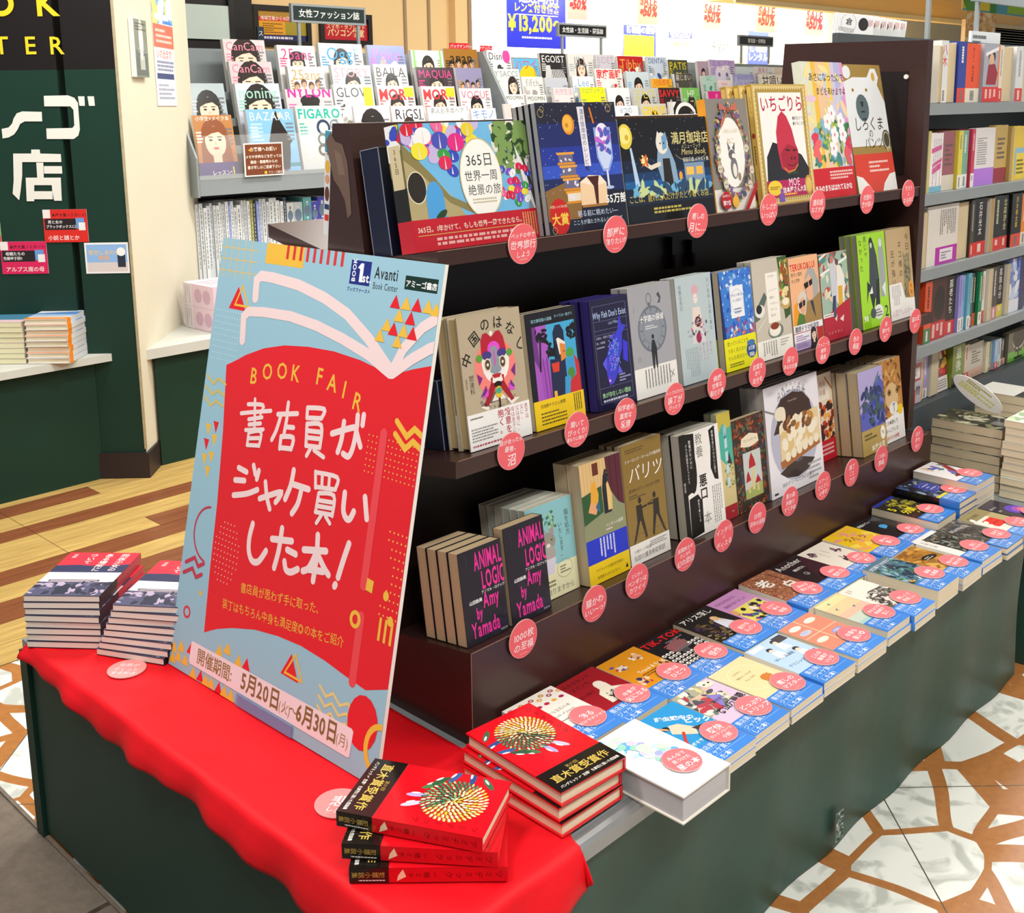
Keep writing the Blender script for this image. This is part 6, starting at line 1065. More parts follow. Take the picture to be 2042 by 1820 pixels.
m = M(); m.poly([(0, 0, 0), (W, 0, 0), (W, 0, H), (0, 0, H)], '9cc6d8'); a.put(m, (0, -.0001, 0), (1, 0, 0), (0, 0, 1), (0, -1, 0), dz=.00009); m.build('print', PRINT, po)
m = M(); m.box(.225, .385, -.004, -.0025, .001, .02, 'b8c4dc'); m.box(.225, .385, -.0041, -.0024, .0195, .0205, '3a4a8a'); m.box(.385, .386, -.0041, -.0024, .001, .0205, '3a4a8a'); m.build('clear_clip', clearmat('blue_clear_plastic', '8f9fd0', .08, .45), po)
m = M(); m.hexa([(.2, .012, .02), (.4, .012, .02), (.4, .016, .02), (.2, .016, .02), (.26, .009, .5), (.34, .009, .5), (.34, .013, .5), (.26, .013, .5)], 'd8d2c4'); m.build('easel_back', MATTE, po)
# ================================================================ magazine racks along the back
def nth(i):
    ones = ['', 'first', 'second', 'third', 'fourth', 'fifth', 'sixth', 'seventh', 'eighth', 'ninth', 'tenth', 'eleventh', 'twelfth', 'thirteenth', 'fourteenth', 'fifteenth', 'sixteenth', 'seventeenth', 'eighteenth', 'nineteenth', 'twentieth']
    if i <= 20: return ones[i]
    t = {2: 'twenty', 3: 'thirty', 4: 'forty'}[i//10]
    return t+'-'+ones[i % 10] if i % 10 else {3: 'thirtieth', 4: 'fortieth'}[i//10]
TY = [None, 4.70, 4.80, 4.89, 4.98, 5.06]
zb1 = ony(500, 352, 4.70).z
def tz(t): return zb1+.128*(t-1)
E1 = 9.6
xr0, xr1, xr2, xr3 = ony(386, 300, 4.69).x, 4.869, 6.976, ony(1640, 150, 4.75).x
for nm, x0, x1, lab in (('magazine_rack', xr0, xr1, 'tiered grey rack of fashion magazines beside the cream pillar'), ('magazine_rack', xr1+.011, xr2, 'tiered grey rack of lifestyle magazines in the middle of the back row'), ('magazine_rack', xr2+.011, xr3+.6, 'tiered grey rack of childcare magazines behind the top shelf books')):
    lowr = nm and x0 > 5.6
    rk = thing(nm, lab, 'magazine rack', T(x0, 4.7, .5)); zt_ = ony(960, 112, 5.15).z
    for t in range(1, 5):
        m = M(); y = TY[t]; m.box(x0+.012, x1, y-.015, y+.075, tz(t)-.02, tz(t)-.003); m.box(x0+.012, x1, y-.024, y-.015, tz(t)-.02 if t > 1 else tz(t)-.075, tz(t)+.018, '8d9598')
        part(m, 'tier_shelf', GREYB, rk)
    m = M(); m.extr([(5.16, tz(1)-.08), (5.2, tz(1)-.08), (5.2, zt_), (5.16, zt_)], x0, x1); part(m, 'back_board', GREYB, rk)
    for xx in (x0, x1):
        tp_ = zt_+.02 if xx < 6.9 else tz(2)+.02
        m = M(); m.extr([(4.665, tz(1)-.08), (4.665, tz(1)+.1), (5.0, tp_), (5.2, tp_), (5.2, tz(1)-.08)], xx-.005, xx+.005); part(m, 'side_panel', GREYB, rk)
    m = M(); m.box(x0+.012, x1-.012, 4.669, 4.673, tz(1)+.0, tz(1)+.2); part(m, 'clear_guard', CLEAR, rk) if x0 == xr0 else None
    m = M(); m.box(x0, x1, 4.72, 5.2, .505, .63); part(m, 'lower_shelf', GREYB, rk)
    m = M(); m.box(x0, x1, 5.1, 5.18, .63, tz(1)-.08); m.box(x0, x1, 4.85, 5.1, tz(1)-.1, tz(1)-.08); part(m, 'dark_backing', BLACKB, rk)
MAGS = [ # px left, px right, px top, tier, title, title colour, ground, hair (or 0), where the title sits, description
 (397, 477, 230, 1, '小学生×メイク本', 'f6f2ea', 'b5793f', '8a4a22', 'small', 'make-up magazine with a large girl face and purple foot'),
 (505, 600, 218, 1, 'BAZAAR', 'cfe6f4', '7fb6e0', 'B', '', 'light blue fashion magazine with a figure in a black cape'),
 (604, 696, 211, 1, 'FIGARO', '1fae9a', 'c9cdce', 'O', '', 'pale grey magazine with teal title and round ornaments'),
 (719, 791, 211, 1, 'x', 'e8b0c8', 'e4d8de', '1c1618', 'none', 'pink magazine cropped on a woman with dark hair, lowest tier'),
 (794, 860, 211, 1, 'RiGSI', '2a2a2e', 'd9d8da', '3a2a20', '', 'white magazine with serif black title on the lowest tier'),
 (866, 945, 213, 1, '素人お手本ヘア', '6a6e72', 'e6e6e2', 0, 'small', 'off-white hair style book with blue oval'),
 (952, 1002, 216, 1, 'キモノ', '5a8ad0', 'dfe2ea', '1c1a1c', '', 'kimono magazine with a bobbed woman'),
 (389, 462, 166, 2, 'x', 'ddd', 'a9b8bd', '161416', 'none', 'magazine close-up of a woman with black fringe'),
 (483, 572, 166, 2, 'noning', '9fdcc0', 'c3cadb', '1a1618', '', 'pale magazine with mint green title and woman looking sideways'),
 (582, 676, 178, 2, 'NYLON', 'd81f9a', 'c5c5c8', '111111', 'low', 'grey magazine with magenta title and black beret'),
 (678, 758, 168, 2, 'GLOW', '4a4a4e', 'e2e3e2', 0, '', 'white magazine with thin grey title and yellow strip'),
 (765, 839, 171, 2, 'MORE', 'd82a34', 'e6dcd8', '2a1c1a', '', 'magazine with red letters over a smiling woman, by the white one'),
 (853, 920, 172, 2, 'MORE', 'd82a34', 'e6d6d6', '2a1c1a', '', 'second magazine with red letters over a smiling woman'),
 (928, 991, 176, 2, 'VOGUE', 'c86a7a', 'dcdcdf', '17141a', '', 'silver grey magazine with a woman in black'),
 (470, 556, 122, 3, 'CanCam', 'f0849a', 'c6bcbf', '241a1a', '', 'pink lettered magazine with face close-up, third tier'),
 (586, 658, 132, 3, '25ans', 'b89a4a', 'd6d8dc', '5a3a2a', '', 'magazine with gold numerals and two women'),
 (673, 752, 129, 3, 'STORY', 'ee9aa8', 'b8d0d4', '2a1c18', '', 'magazine with pale pink title and long haired woman'),
 (757, 824, 128, 3, 'BAILA', '1c1a1e', 'dfe2e6', '161416', '', 'magazine with black serif letter and woman with bow'),
 (841, 917, 134, 3, 'MAQUIA', 'e83a8a', '3a2430', '120e10', '', 'dark beauty magazine with hot pink title'),
 (920, 972, 135, 3, 'x', 'd8a02a', '8a86a8', '2a2024', 'none', 'magazine with a group of young men'),
 (455, 539, 78, 4, 'CanCam', 'f0849a', 'd0c6c8', '241a1a', '', 'pink lettered magazine with face close-up, top tier'),
 (562, 638, 90, 4, '25ans', 'd83a80', 'e6e2e2', '1c1618', '', 'magazine with crimson numerals and woman in a black cap'),
 (645, 732, 86, 4, 'Oggi', '1f9ad8', 'e8e6e4', '1a1416', '', 'white magazine with sky blue italic title'),
 (742, 816, 90, 4, 'Poko', 'ee8ad0', '8f9ae0', 0, '', 'violet and blue mook in plastic film'),
 (828, 892, 100, 4, 'i', '8ad06a', 'e4ece0', '1c1a18', 'none', 'white magazine with green margins and dark haired woman'),
 (893, 961, 97, 4, 'anan', '14100c', '9c6a1c', '241a14', '', 'golden brown magazine with a band of men in black'),
 (979, 1027, 100, 4, 'Disney', '3a3a3e', 'eceae8', 0, '', 'white mook with a pink spot and thin script'),
 (1031, 1080, 117, 4, 'ハワイ', 'd83a2a', '5ab0e8', 'S', '', 'sky blue mook with a yellow sun'),
 (1084, 1136, 106, 4, 'EGOIST', 'f2f0ea', '26262a', 'Z', '', 'black and white striped fashion mook'),
 (1139, 1190, 107, 4, 'JILL', '9aa0a4', 'd4d4d0', '3a241a', '', 'pale grey mook with brown haired woman'),
 (1195, 1233, 109, 4, 'BIDET', 'a8a0b0', 'c8c4cc', 0, '', 'greyish floral mook beside the scarlet one'),
 (1238, 1289, 112, 4, 'Tibby', 'e0a04a', 'b81f24', 0, '', 'scarlet mook with gold letters'),
 (1297, 1336, 113, 4, 'DENTAL', '2a4a8a', 'c4d2e4', 0, '', 'blue and white leather-tag mook'),
 (1338, 1377, 119, 4, 'PATIS', 'e8d01f', '3f4a3a', 0, '', 'dark mook with yellow flowers'),
 (991, 1047, 137, 3, "Y'SACCS", '8a9094', 'd0d6d8', '2a2020', '', 'pale bag mook with small portrait'),
 (1049, 1092, 153, 3, 'fifth', '9a948c', 'dcdad6', 0, '', 'ivory mook with a beige bag'),
 (1095, 1140, 155, 3, 'x', '8a8a90', 'b8bcc4', 0, 'none', 'steel grey boxed mook'),
 (1150, 1193, 152, 3, 'Lee', '6aa0c0', 'e8ecec', 0, '', 'white mook with light blue print'),
 (1196, 1251, 137, 3, '家庭画報', 'd8242c', 'e4dedc', 0, '', 'magazine with bold red characters'),
 (1258, 1303, 143, 3, 'x', '4a9ad8', 'c4d2da', '1a1618', 'none', 'pale magazine with a woman in light blue'),
 (1306, 1348, 157, 3, '冠婚葬祭', 'd8482a', 'ecb02a', 0, 'small', 'orange and yellow ceremony magazine'),
 (1354, 1389, 147, 3, '墓じまい', 'd8d4c8', '4a4844', 0, '', 'charcoal magazine with grey lettering'),
 (1015, 1056, 188, 2, 'MOOMIN', '2a2a2a', 'e4e4e0', 0, 'small', 'cream coloured calendar mook by the divider'),
 (1059, 1100, 189, 2, 'MOOMIN', '2a2a2a', 'dcdcd6', 0, 'small', 'second cream calendar mook on the second tier'),
 (1115, 1155, 175, 2, '天然生活', 'c88a9a', 'd4d0d2', 0, '', 'dusty pink natural living magazine'),
 (1168, 1218, 174, 2, 'クロワッサン', '1f9a6a', 'ece01f', 0, '', 'bright yellow magazine with green script'),
 (1221, 1266, 175, 2, 'x', 'ccc', 'dfe2e6', '1c1618', 'none', 'plastic wrapped magazine with a green tube'),
 (1272, 1319, 175, 2, 'ミセス', 'e0cc3a', 'bcc0c0', '17120f', '', 'grey magazine of a long black haired woman with yellow letters'),
 (1323, 1366, 175, 2, 'SAVVY', 'e01f24', '2a2026', 0, '', 'black magazine with red capitals'),
 (1369, 1405, 175, 2, 'HP', 'dfe8d4', '7ac060', '2a2420', '', 'fresh green magazine with a brown haired woman'),
 (1236, 1284, 211, 1, '6つの', '8a9ab0', 'dce2ea', '1c1618', 'small', 'pale plastic wrapped magazine on the lowest tier'),
 (1290, 1340, 207, 1, 'GINUS', 'e8c81f', 'c8c4b8', '4a2a1c', '', 'grey magazine with large yellow letters'),
 (1345, 1397, 203, 1, 'x', 'eee', '1c1c20', 'C', 'none', 'black magazine with white ring'),
 (1018, 1046, 207, 1, 'x', 'd89a9a', 'ecc8c4', 0, 'none', 'salmon pink mook beside the divider'),
 (1396, 1418, 122, 4, 'x', 'e8a0c8', 'b8a0b8', '2a1c20', 'none', 'mauve wrapped childcare magazine'),
 (1420, 1471, 119, 4, 'ももくり', 'a87ac8', 'c9bce0', 'T', 'small', 'lilac boxed gift in clear film'),
 (1473, 1505, 133, 4, 'x', '8ab8d8', 'cfdfe8', 0, 'none', 'light aqua boxed magazine'),
 (1508, 1544, 133, 4, '赤すぐ', 'd83a4a', 'dfe4ea', 0, 'small', 'white boxed magazine with red top'),
 (1547, 1571, 134, 4, 'x', 'f2a02a', 'e8dcd0', 0, 'none', 'orange and white boxed magazine'),
 (1408, 1436, 151, 3, 'はこ', '4a8a7a', 'b4d8cc', 0, 'small', 'mint green craft book in the childcare rack'),
 (1437, 1466, 160, 3, 'papa', 'e06a9a', 'ecdfe0', 0, 'small', 'cream book with pink bubble letters'),
 (1469, 1512, 148, 3, 'Angele', 'c8cfee', '9a9cd4', 0, '', 'periwinkle boxed magazine in the childcare rack'),
 (1524, 1572, 148, 3, '甘噴い', '1a1a1a', 'efeae4', 0, '', 'white diet book with black lettering'),
 (1415, 1454, 182, 2, 'gi', 'f8c8e0', 'd81f8a', 0, 'small', 'magenta childcare magazine on a low tier'),
 (1457, 1484, 178, 2, 'x', 'd8c0a0', 'ece4d6', 0, 'none', 'cream childcare magazine on a low tier'),
]
for i, (u0, u1, v, t, ti, tc, bg, hair, pos, d) in enumerate(MAGS):
    y = TY[t]; zb = tz(t)+.0055; p0, p1 = ony(u0, v+60, y), ony(u1, v+60, y); ln = 10 if t < 4 else 8
    x0, w_ = p0.x, p1.x-p0.x-.004; h_ = 0
    for X_ in (xr1, xr2):
        if x0 < X_+.019 and x0+w_ > X_+.019 and x0+w_/2 > X_: w_ -= X_+.019-x0; x0 = X_+.019
        if x0+w_ > X_-.008 and x0+w_/2 < X_: w_ = X_-.008-x0
    for _ in range(3): q = ony(u0, v, y+.17*(h_ or .34)); h_ = (q.z-zb)/math.cos(math.radians(ln))
    if h_ < .1: continue
    k = .94; a = Art(w_, h_, bg, i); A = w_/h_; vis = 1-.0
    if hair == 'B': a.r(0, .1, 1, .16, '3f8a9a'); a.p([(.62, .98), (.7, .8), (.9, .5), (.84, .45), (.82, .3), (.76, .06), (.62, .06), (.64, .3), (.4, .5), (.5, .75)], '1c1414'); a.e(.68, .9, .04, 'e8c0a0', .05); a.e(.68, .04, .05, 'a01f24', .02); a.fine(.06, .5, .3, .8, 5, 'b8d8ec')
    elif hair == 'O': a.ring(.55, .66, .15, .05, '2a3a5a'); a.ring(.55, .66, .08, .04, 'd8dce0'); a.ring(.5, .48, .11, .04, '3a5a4a'); a.ring(.48, .32, .11, .05, '4a3a34'); a.ring(.8, .7, .1, .03, '7a8a9a'); a.fine(.08, .2, .34, .7, 4, 'f2f2f2', 1)
    elif hair == 'S': a.e(.55, .5, .36, 'f2c21f', .3); a.p([(0, .2), (1, .2), (1, .4), (.5, .3), (0, .5)], 'e8e4da')
    elif hair == 'Z': a.ps([[(.45+.08*j, .1), (.5+.08*j, .1), (.4+.06*j, .6), (.37+.06*j, .6)] for j in range(8)], 'd8d8d8'); a.p([(.1, .2), (.2, .7), (.36, .7), (.4, .2)], 'c8c8c8')
    elif hair == 'C': a.ring(.62, .66, .42, .09, 'f2f2f2', .36); a.p([(.3, 1), (0, .7), (0, 1)], 'e8e8e8'); a.r(0, .3, .16, 1, 'd8d8d6')
    elif hair == 'T': a.e(.5, .5, .3, 'e6dff0', .3); a.es([(.35, .55, .05), (.65, .55, .05)], '7a6ab8'); a.r(0, .8, 1, 1, 'b8a4d8'); a.p([(.3, .75), (.5, .68), (.8, .8), (.6, .84)], 'f4f2fa')
    elif hair:
        big = 'face' in d or 'fringe' in d or 'sideways' in d or 'cropped' in d
        if 'men' in d:
            for j in range(4): a.face(.2+.2*j, .62+.05*(j % 2), .085, hair, 'd8a888', '20181a', 0)
        else: a.face(.5 if not 'small portrait' in d else .7, (.6 if big else .62), .36 if big else .2, hair, 'efcbb4', None if big else ('1c1a1e' if 'black' in d else 'd8d4d8'), 1, '161416' if 'cap' in d or 'beret' in d else None)
    else:
        a.blobs(.1, .2, .9, .66, 5, .03, .1, [bg, tc, 'f2efe8', 'b8b4b0'], 1.6); a.fine(.1, .1, .9, .3, 5, tc)
    if ti != 'x' and pos != 'none':
        n_ = sum(glyph(c)[1] for c in ti); sz = min(.34, .9/n_) if pos != 'small' else min(.2, .86/n_)
        a.t(ti, .5, (.985-sz*A*.86) if pos != 'low' else .86, sz, tc, al='c', b=2 if ti in ('NYLON', 'MORE', 'SAVVY', 'GINUS', 'FIGARO', '家庭画報') else 0, sx=1)
    a.fine(.04, .55, .2, .75, 4, tc); a.fine(.8, .5, .96, .8, 5, '777')
    if 'yellow strip' in d: a.r(.74, .3, .96, .95, 'ecd21f')
    if 'MORE' == ti: a.r(.72, .8, .98, .97, 'ecc81f')
    if 'purple foot' in d: a.r(0, 0, 1, .24, '4a3a7a'); a.t('1', .8, .04, .24, 'e8d82a', b=2); a.t('レッスン!', .3, .04, .12, 'f2f0f4', b=1)
    if 'green margins' in d: a.r(.06, 0, .12, 1, '8ad06a'); a.r(.88, 0, .94, 1, '8ad06a')
    if 'pink spot' in d: a.e(.8, .86, .16, 'e84a9a', .2)
    th = .022 if t > 1 or i in (1, 2) else .012; m = M(); m.box(0, w_, .0, th, 0, h_, 'd9d9d6'); m.poly([(0, -.0004, 0), (w_, -.0004, 0), (w_, -.0004, h_), (0, -.0004, h_)], bg)
    a.put(m, (0, -.0006, 0), (1, 0, 0), (0, 0, 1), (0, -1, 0)); o = m.build('magazine', GLOSS)
    o.matrix_world = T(x0, y, zb) @ R(-ln, 'X'); tag(o, d, 'magazine')
# sign boards above the racks
def board(u0, v0, u1, v1, y, txt, lab, tcol='e9ece8', bgc='23302e', posts=True, sz=.115):
    p, q = ony(u0, v0, y), ony(u1, v1, y); w_ = q.x-p.x; qz = ony(u0, v1-(v1-v0)*.16, y).z; h_ = p.z-qz
    t = thing('rack_sign', lab, 'sign', T(p.x, y, qz)); m = M(); m.box(0, w_, 0, .02, 0, h_, '9aa0a2'); part2(m, 'frame', GREYB, t)
    a = Art(w_-.024, h_-.024, bgc, 3); n_ = len(txt); z = min(.9/n_, .62*(h_-.024)/(w_-.024)*1.0); a.t(txt, .5, .5-.37*z*(w_-.024)/(h_-.024), z, tcol, al='c', b=1)
    m = M(); m.poly([(.012, -.001, .012), (w_-.012, -.001, .012), (w_-.012, -.001, h_-.012), (.012, -.001, h_-.012)], bgc); a.put(m, (.012, -.0013, .012), (1, 0, 0), (0, 0, 1), (0, -1, 0)); part2(m, 'face', GLOSS, t)
    if posts:
        for fx in (.1, .9): m = M(); m.box(w_*fx-.008, w_*fx+.008, .004, .016, -(qz-zt_), 0); part2(m, 'post', GREYB, t)
def part2(m, n, mt, t):
    o = m.build(n, mt, t); return o
board(580, 6, 730, 51, 5.1, '女性ファッション誌', 'grey framed sign board on posts above the fashion magazines')
board(1113, 45, 1210, 77, 5.1, '女性誌・生活誌・園芸誌', 'black sign board on posts above the lifestyle magazines', bgc='1a1a1c')
board(1474, 69, 1542, 95, 5.1, '育児誌・健康誌', 'black sign board on posts above the childcare magazines', bgc='1a1a1c')
for i, (u0, u1, v0, v1) in enumerate(((895, 943, 85, 97), (943, 992, 90, 99))):
    p, q = ony(u0, v0, 5.1), ony(min(u1, 983), v1+2, 5.1); m = M(); m.box(p.x+(.006 if i == 0 else .06), q.x-(.03 if i == 0 else .006), 5.1, 5.104, q.z-.14, p.z, 'd8202c'); a = Art(q.x-p.x, p.z-q.z, None); a.t('バックナンバー', .5, .2, .13, 'f8f0f0', al='c', b=1); a.put(m, (p.x, 5.0995, q.z), (1, 0, 0), (0, 0, 1), (0, -1, 0)); tag(m.build('shelf_talker', PRINT), 'red back-number strip at the top of the fashion rack, %s one' % ('inner', 'outer')[1-i if 0 else i], 'sign')
# brown notice in front of the light blue magazine
p, q = ony(484, 286, 4.665), ony(565, 348, 4.665); m = M(); w_, h_ = q.x-p.x, p.z-q.z; m.box(0, w_, 0, .004, 0, h_, 'f0ece4'); a = Art(w_, h_, None, 2); a.r(.03, .04, .97, .96, '7a4228'); a.t('お客様へお願い', .5, .76, .1, 'f4ecdc', al='c', b=1)
for i, s in enumerate(('メモや手帳などを使っての', '雑誌・書籍等からの', '書き写しはご遠慮下さい')): a.t(s, .5, .55-.16*i, .078, 'f4ecdc', al='c', b=1)
a.t('アミーゴ書店', .6, .07, .06, 'f4ecdc'); a.e(.53, .1, .035, 'ecc02a'); a.p([(.1, .8), (.2, .84), (.18, .74)], 'e8a83a'); a.put(m, (0, -.0005, 0), (1, 0, 0), (0, 0, 1), (0, -1, 0)); o = m.build('notice_card', GLOSS); o.matrix_world = T(p.x, 4.66, q.z); tag(o, 'brown notice card clipped to the front of the fashion rack', 'notice')
# spines on the lower shelf
rn = random.Random(8); u = 396; i = 0; zs = .6305
while u < 640:
    i += 1; wd = rn.uniform(5, 8.5) if u < 570 else rn.uniform(13, 19)
    y = 4.745+rn.uniform(0, .012); p, q = ony(u, 480, 4.75), ony(u+wd, 480, 4.75); vt = (rn.uniform(396, 412) if rn.random() < .75 else rn.uniform(414, 428))-(u-400)*.04
    c = rn.choice(['e2e4e4', 'd9dcdd', 'eceeed', 'd2d6d8', 'e6e6e2', 'cfd4d8']) if rn.random() < .84 else rn.choice(['2a2c30', '7f8fd0', '8a8a3a', '3a4a5a'])
    if u >= 570: c = ['c8ccc8', 'b4bcc0', '5a9a9a', '4a4aa8'][min(3, int((u-570)/17))]
    h_ = min(ony(u, vt, y).z-zs, tz(1)-.115-zs); w_ = q.x-p.x-.0025; m = M(); m.box(0, w_, 0, .24, 0, h_, c, 0, ''); m.box(.001, w_-.001, .001, .241, h_, h_+.0005, 'e8e4da')
    a = Art(w_, h_, None, i); a.fine(.3, .2, .7, .95, 1, '6a6e74' if c[0] in 'cde' else 'c8c8c8', 1, .6)
    if u >= 570: a.e(.5, .45, .42, 'd88a5a'); a.r(.1, .6, .9, .7, '3a4a6a'); a.e(.5, .82, .4, '6a7a90', .6)
    a.put(m, (0, -.0004, 0), (1, 0, 0), (0, 0, 1), (0, -1, 0)); o = m.build('bound_magazine', PRINT); o.matrix_world = T(p.x, y, zs) @ R(-.3, 'Y')
    tag(o, '%s magazine standing spine out, %s from the pillar below the fashion rack' % ({'2': 'dark', '3': 'dark', '7': 'blue', '8': 'olive', '5': 'teal', '4': 'indigo'}.get(c[0], 'white') if u < 570 or c[0] in '45' else 'pictorial', nth(i)), 'magazine'); u += wd
# counter with the pale ledge and the pink boxes
ct_ = thing('wall_counter', 'dark green counter with a pale grey ledge below the fashion rack', 'counter', T(2.2, 4.2, 0)); m = M()
m.prism([(2.136, 4.163), (6.5, 4.163), (6.5, 5.2), (3.16, 5.2)], .462, .503); part(m, 'ledge', mat('pale_laminate', 'c9cbc4', .5, .3, noise=(8, .03)), ct_)
m = M(); m.prism([(2.185, 4.195), (6.45, 4.195), (6.45, 5.15), (3.15, 5.15)], 0, .461); part(m, 'front_panel', GREENB, ct_)
hh = (onx(432, 575, 2.5).z-.505)/2
for i in range(2):
    o = thing('gift_box', 'pink printed gift box, %s of the two on the pale ledge' % ('lower', 'upper')[i], 'box', T(2.5+.008*i*0, 4.237+.004*i, .5045+i*(hh+.0008)))
    m = M(); m.box(0, .26, 0, .25, 0, hh, 'e6bcd4'); a = Art(.25, hh, 'e2c4d6', 3); a.r(.0, 0, .3, 1, 'e4d8e0'); a.es([(.5, .5, .13), (.78, .5, .13)], 'c89ab8'); a.fine(.05, .1, .25, .9, 3, 'b8a8b8', 1); a.put(m, (-.0005, .25, 0), (0, -1, 0), (0, 0, 1), (-1, 0, 0))
    a = Art(.26, hh, 'ecc4dc', 4); a.t('KURO', .12, .68, .14, '6a6a8a', b=1); a.r(.1, .1, .9, .56, 'd89ac4'); a.e(.4, .32, .1, 'b07aa8'); a.put(m, (0, -.0005, 0), (1, 0, 0), (0, 0, 1), (0, -1, 0))
    a = Art(.26, .25, 'ecd8e6', 5); a.fine(.1, .2, .9, .8, 4, 'a89ab0'); a.put(m, (0, 0, hh+.0001), (1, 0, 0), (0, 1, 0), (0, 0, 1), dz=.00005); m.build('carton', PRINT, o)
    m = M(); m.box(-.0018, .2615, -.0018, .2515, 0, hh-.004 if i else hh-.001); m.build('clear_wrap', clearmat('clear_film', 'ffffff', .08, .14) if i == 0 else bpy.data.materials['clear_film'], o)
# things on the 45 degree wall
def wallmw(u, v):
    d = ray(u, v); t = (PX-PY)/(d.x-d.y); return EYE+d*t
def wallsheet(u0, v0, u1, v1, name, lab, cat, fn, m_=PRINT, th=.003, off=.001):
    p, q = wallmw(u0, v0), wallmw(u1, v1); w_ = math.hypot(q.x-p.x, q.y-p.y); h_ = p.z-q.z
    mw = T(p.x+off*.7, p.y-off*.7, q.z) @ R(45, 'Z'); m = M(); m.box(0, w_, -th, 0, 0, h_, 'ececec'); a = Art(w_, h_, None, 3); fn(a); a.put(m, (0, -th-.0003, 0), (1, 0, 0), (0, 0, 1), (0, -1, 0)); o = m.build(name, m_); o.matrix_world = mw; return tag(o, lab, cat)
def tallp(a):
    a.r(0, 0, 1, 1, 'e8e8ee'); a.r(0, .72, 1, 1, '3f86d8'); a.t('塾長の', .1, .9, .26, 'd8ecb0', b=1); a.blobs(.05, .74, .95, .92, 5, .05, .14, ['7ab8f0', 'f0e07a', 'e8f0fa'], 2); a.r(.1, .75, .4, .8, 'f2f4f8'); a.r(.5, .75, .8, .8, 'f2f4f8'); a.r(0, .51, 1, .71, 'e8705a'); a.fine(.1, .54, .9, .68, 3, 'f8d4c8'); a.t('いの出ます!', .1, .42, .15, 'e07a6a', b=1); a.fine(.1, .3, .95, .4, 3, '6a7aa0', fill=.6); a.r(.06, .235, .92, .285, '3a4a7a'); a.fine(.1, .05, .9, .2, 4, '9aa0b8')
wallsheet(297, -24, 352, 211, 'wall_poster', 'tall blue, coral and white poster on the cream pillar', 'poster', tallp)
def disp(a):
    a.r(0, 0, 1, 1, '6f7f70'); a.r(.06, .03, .94, .46, '44594c'); a.r(.34, .13, .72, .37, 'b4bcae'); a.e(.5, .65, .17, 'f4ecd8', .5); a.e(.5, .65, .13, 'fffdf4', .42); a.fine(.1, .8, .9, .95, 3, '44504a'); a.fine(.2, .42, .9, .5, 2, 'a8b4a8')
wallsheet(254, 36, 288, 155, 'wall_dispenser', 'narrow grey-green plate with a white window on the cream pillar', 'wall plate', disp, GLOSS, .02)
# cards and ledge on the green sign wall
def wcard(pts, lab, fn, name='wall_card'):
    (u0, v0), (u1, v1) = pts; p, q = s45(u0, v0), s45(u1, v1); w_, h_ = p[0]-q[0], p[1]-q[1]; m = M(); m.box(0, w_, 0, .0025, 0, h_, 'eee'); a = Art(w_, h_, None, 4); fn(a); a.put(m, (0, -.0004, 0), (1, 0, 0), (0, 0, 1), (0, -1, 0))
    o = m.build(name, GLOSS); o.matrix_world = T(PX-p[0]*r2-.0025, PY+p[0]*r2-.0025, q[1]) @ R(-45, 'Z'); tag(o, lab, 'card')
def rcard(c, l3, l1, l2):
    def f(a): a.r(0, 0, 1, 1, c); a.r(0, .74, .17, 1, 'f0e8e4'); a.t('本屋大賞ノミネート!', .2, .79, .085, '3a1416', b=1); a.r(.03, .38, .74, .72, '241a1c'); a.t(l1, .1, .58, .085, 'f4f0f0', b=1); a.t(l2, .05, .44, .08, 'f4f0f0', b=1, sx=.92); a.r(.74, .42, .93, .74, '6a9ad8'); a.r(.8, .36, .95, .6, 'ececec'); a.t(l3, .08, .08, .12, 'f4e0dc', b=1)
    return f
wcard(((85, 418), (178, 482)), 'red award card, upper one on the green wall', rcard('d8281e', '小説と謎とか', '男と女の', 'ブラックボックスに迫る'))
wcard(((0, 482), (98, 545)), 'crimson award card, lower one on the green wall', rcard('d81f5a', 'アルプス席の母', '母親たちの', '熱闘甲子園!!'))
wcard(((168, 484), (260, 544)), 'white and sky blue card beside the cream pillar', lambda a: (a.r(0, 0, 1, 1, 'f0f0f0'), a.r(.04, .06, .96, .94, '8fb8e8'), a.r(.04, .06, .96, .36, 'd8cfcc'), a.t('夜空しあわせ', .08, .62, .12, 'e8c88a', b=1), a.t('物語', .3, .44, .13, 'e8b06a', b=1), a.r(.74, .2, .92, .6, '2a3040'), a.e(.83, .7, .1, 'f4f4f0')))
wcard(((-40, 418), (4, 482)), 'green and orange card at the edge of the green wall', lambda a: (a.r(0, 0, 1, 1, '5ac81f'), a.r(0, 0, 1, .2, 'd8401f'), a.t('小学館', .2, .6, .2, '1c3a10')))
lg = thing('wall_shelf', 'pale shelf board on a green base against the sign wall', 'shelf', T(1.6, 4.2, .5)); sz_ = .511
m = M(); m.prism([(-.2, 4.174), (1.996, 4.174), (.3, 5.868), (-.2, 5.868)], sz_-.03, sz_); part(m, 'board', bpy.data.materials['pale_laminate'], lg)
m = M(); m.prism([(-.2, 4.222), (1.945, 4.222), (.3, 5.866), (-.2, 5.866)], 0, sz_-.031); part(m, 'green_base', GREENB, lg)
bx = None
def bluebook(a): a.r(0, 0, 1, 1, 'e4e8ec'); a.p([(0, .3), (1, .3), (1, .9), (0, .7)], '5a8ac8'); a.p([(0, .3), (1, .3), (1, .5), (0, .6)], 'a8c4e0'); a.r(0, 0, 1, .22, 'ee8a1f')
p0, p1 = onz(48, 729, sz_+.001)+Vector((.022, .022, 0)), onz(134, 728, sz_+.001)+Vector((.022, .022, 0)); w_ = (p1-p0).length; ya = math.degrees(math.atan2(p1.y-p0.y, p1.x-p0.x)); rn = random.Random(4)
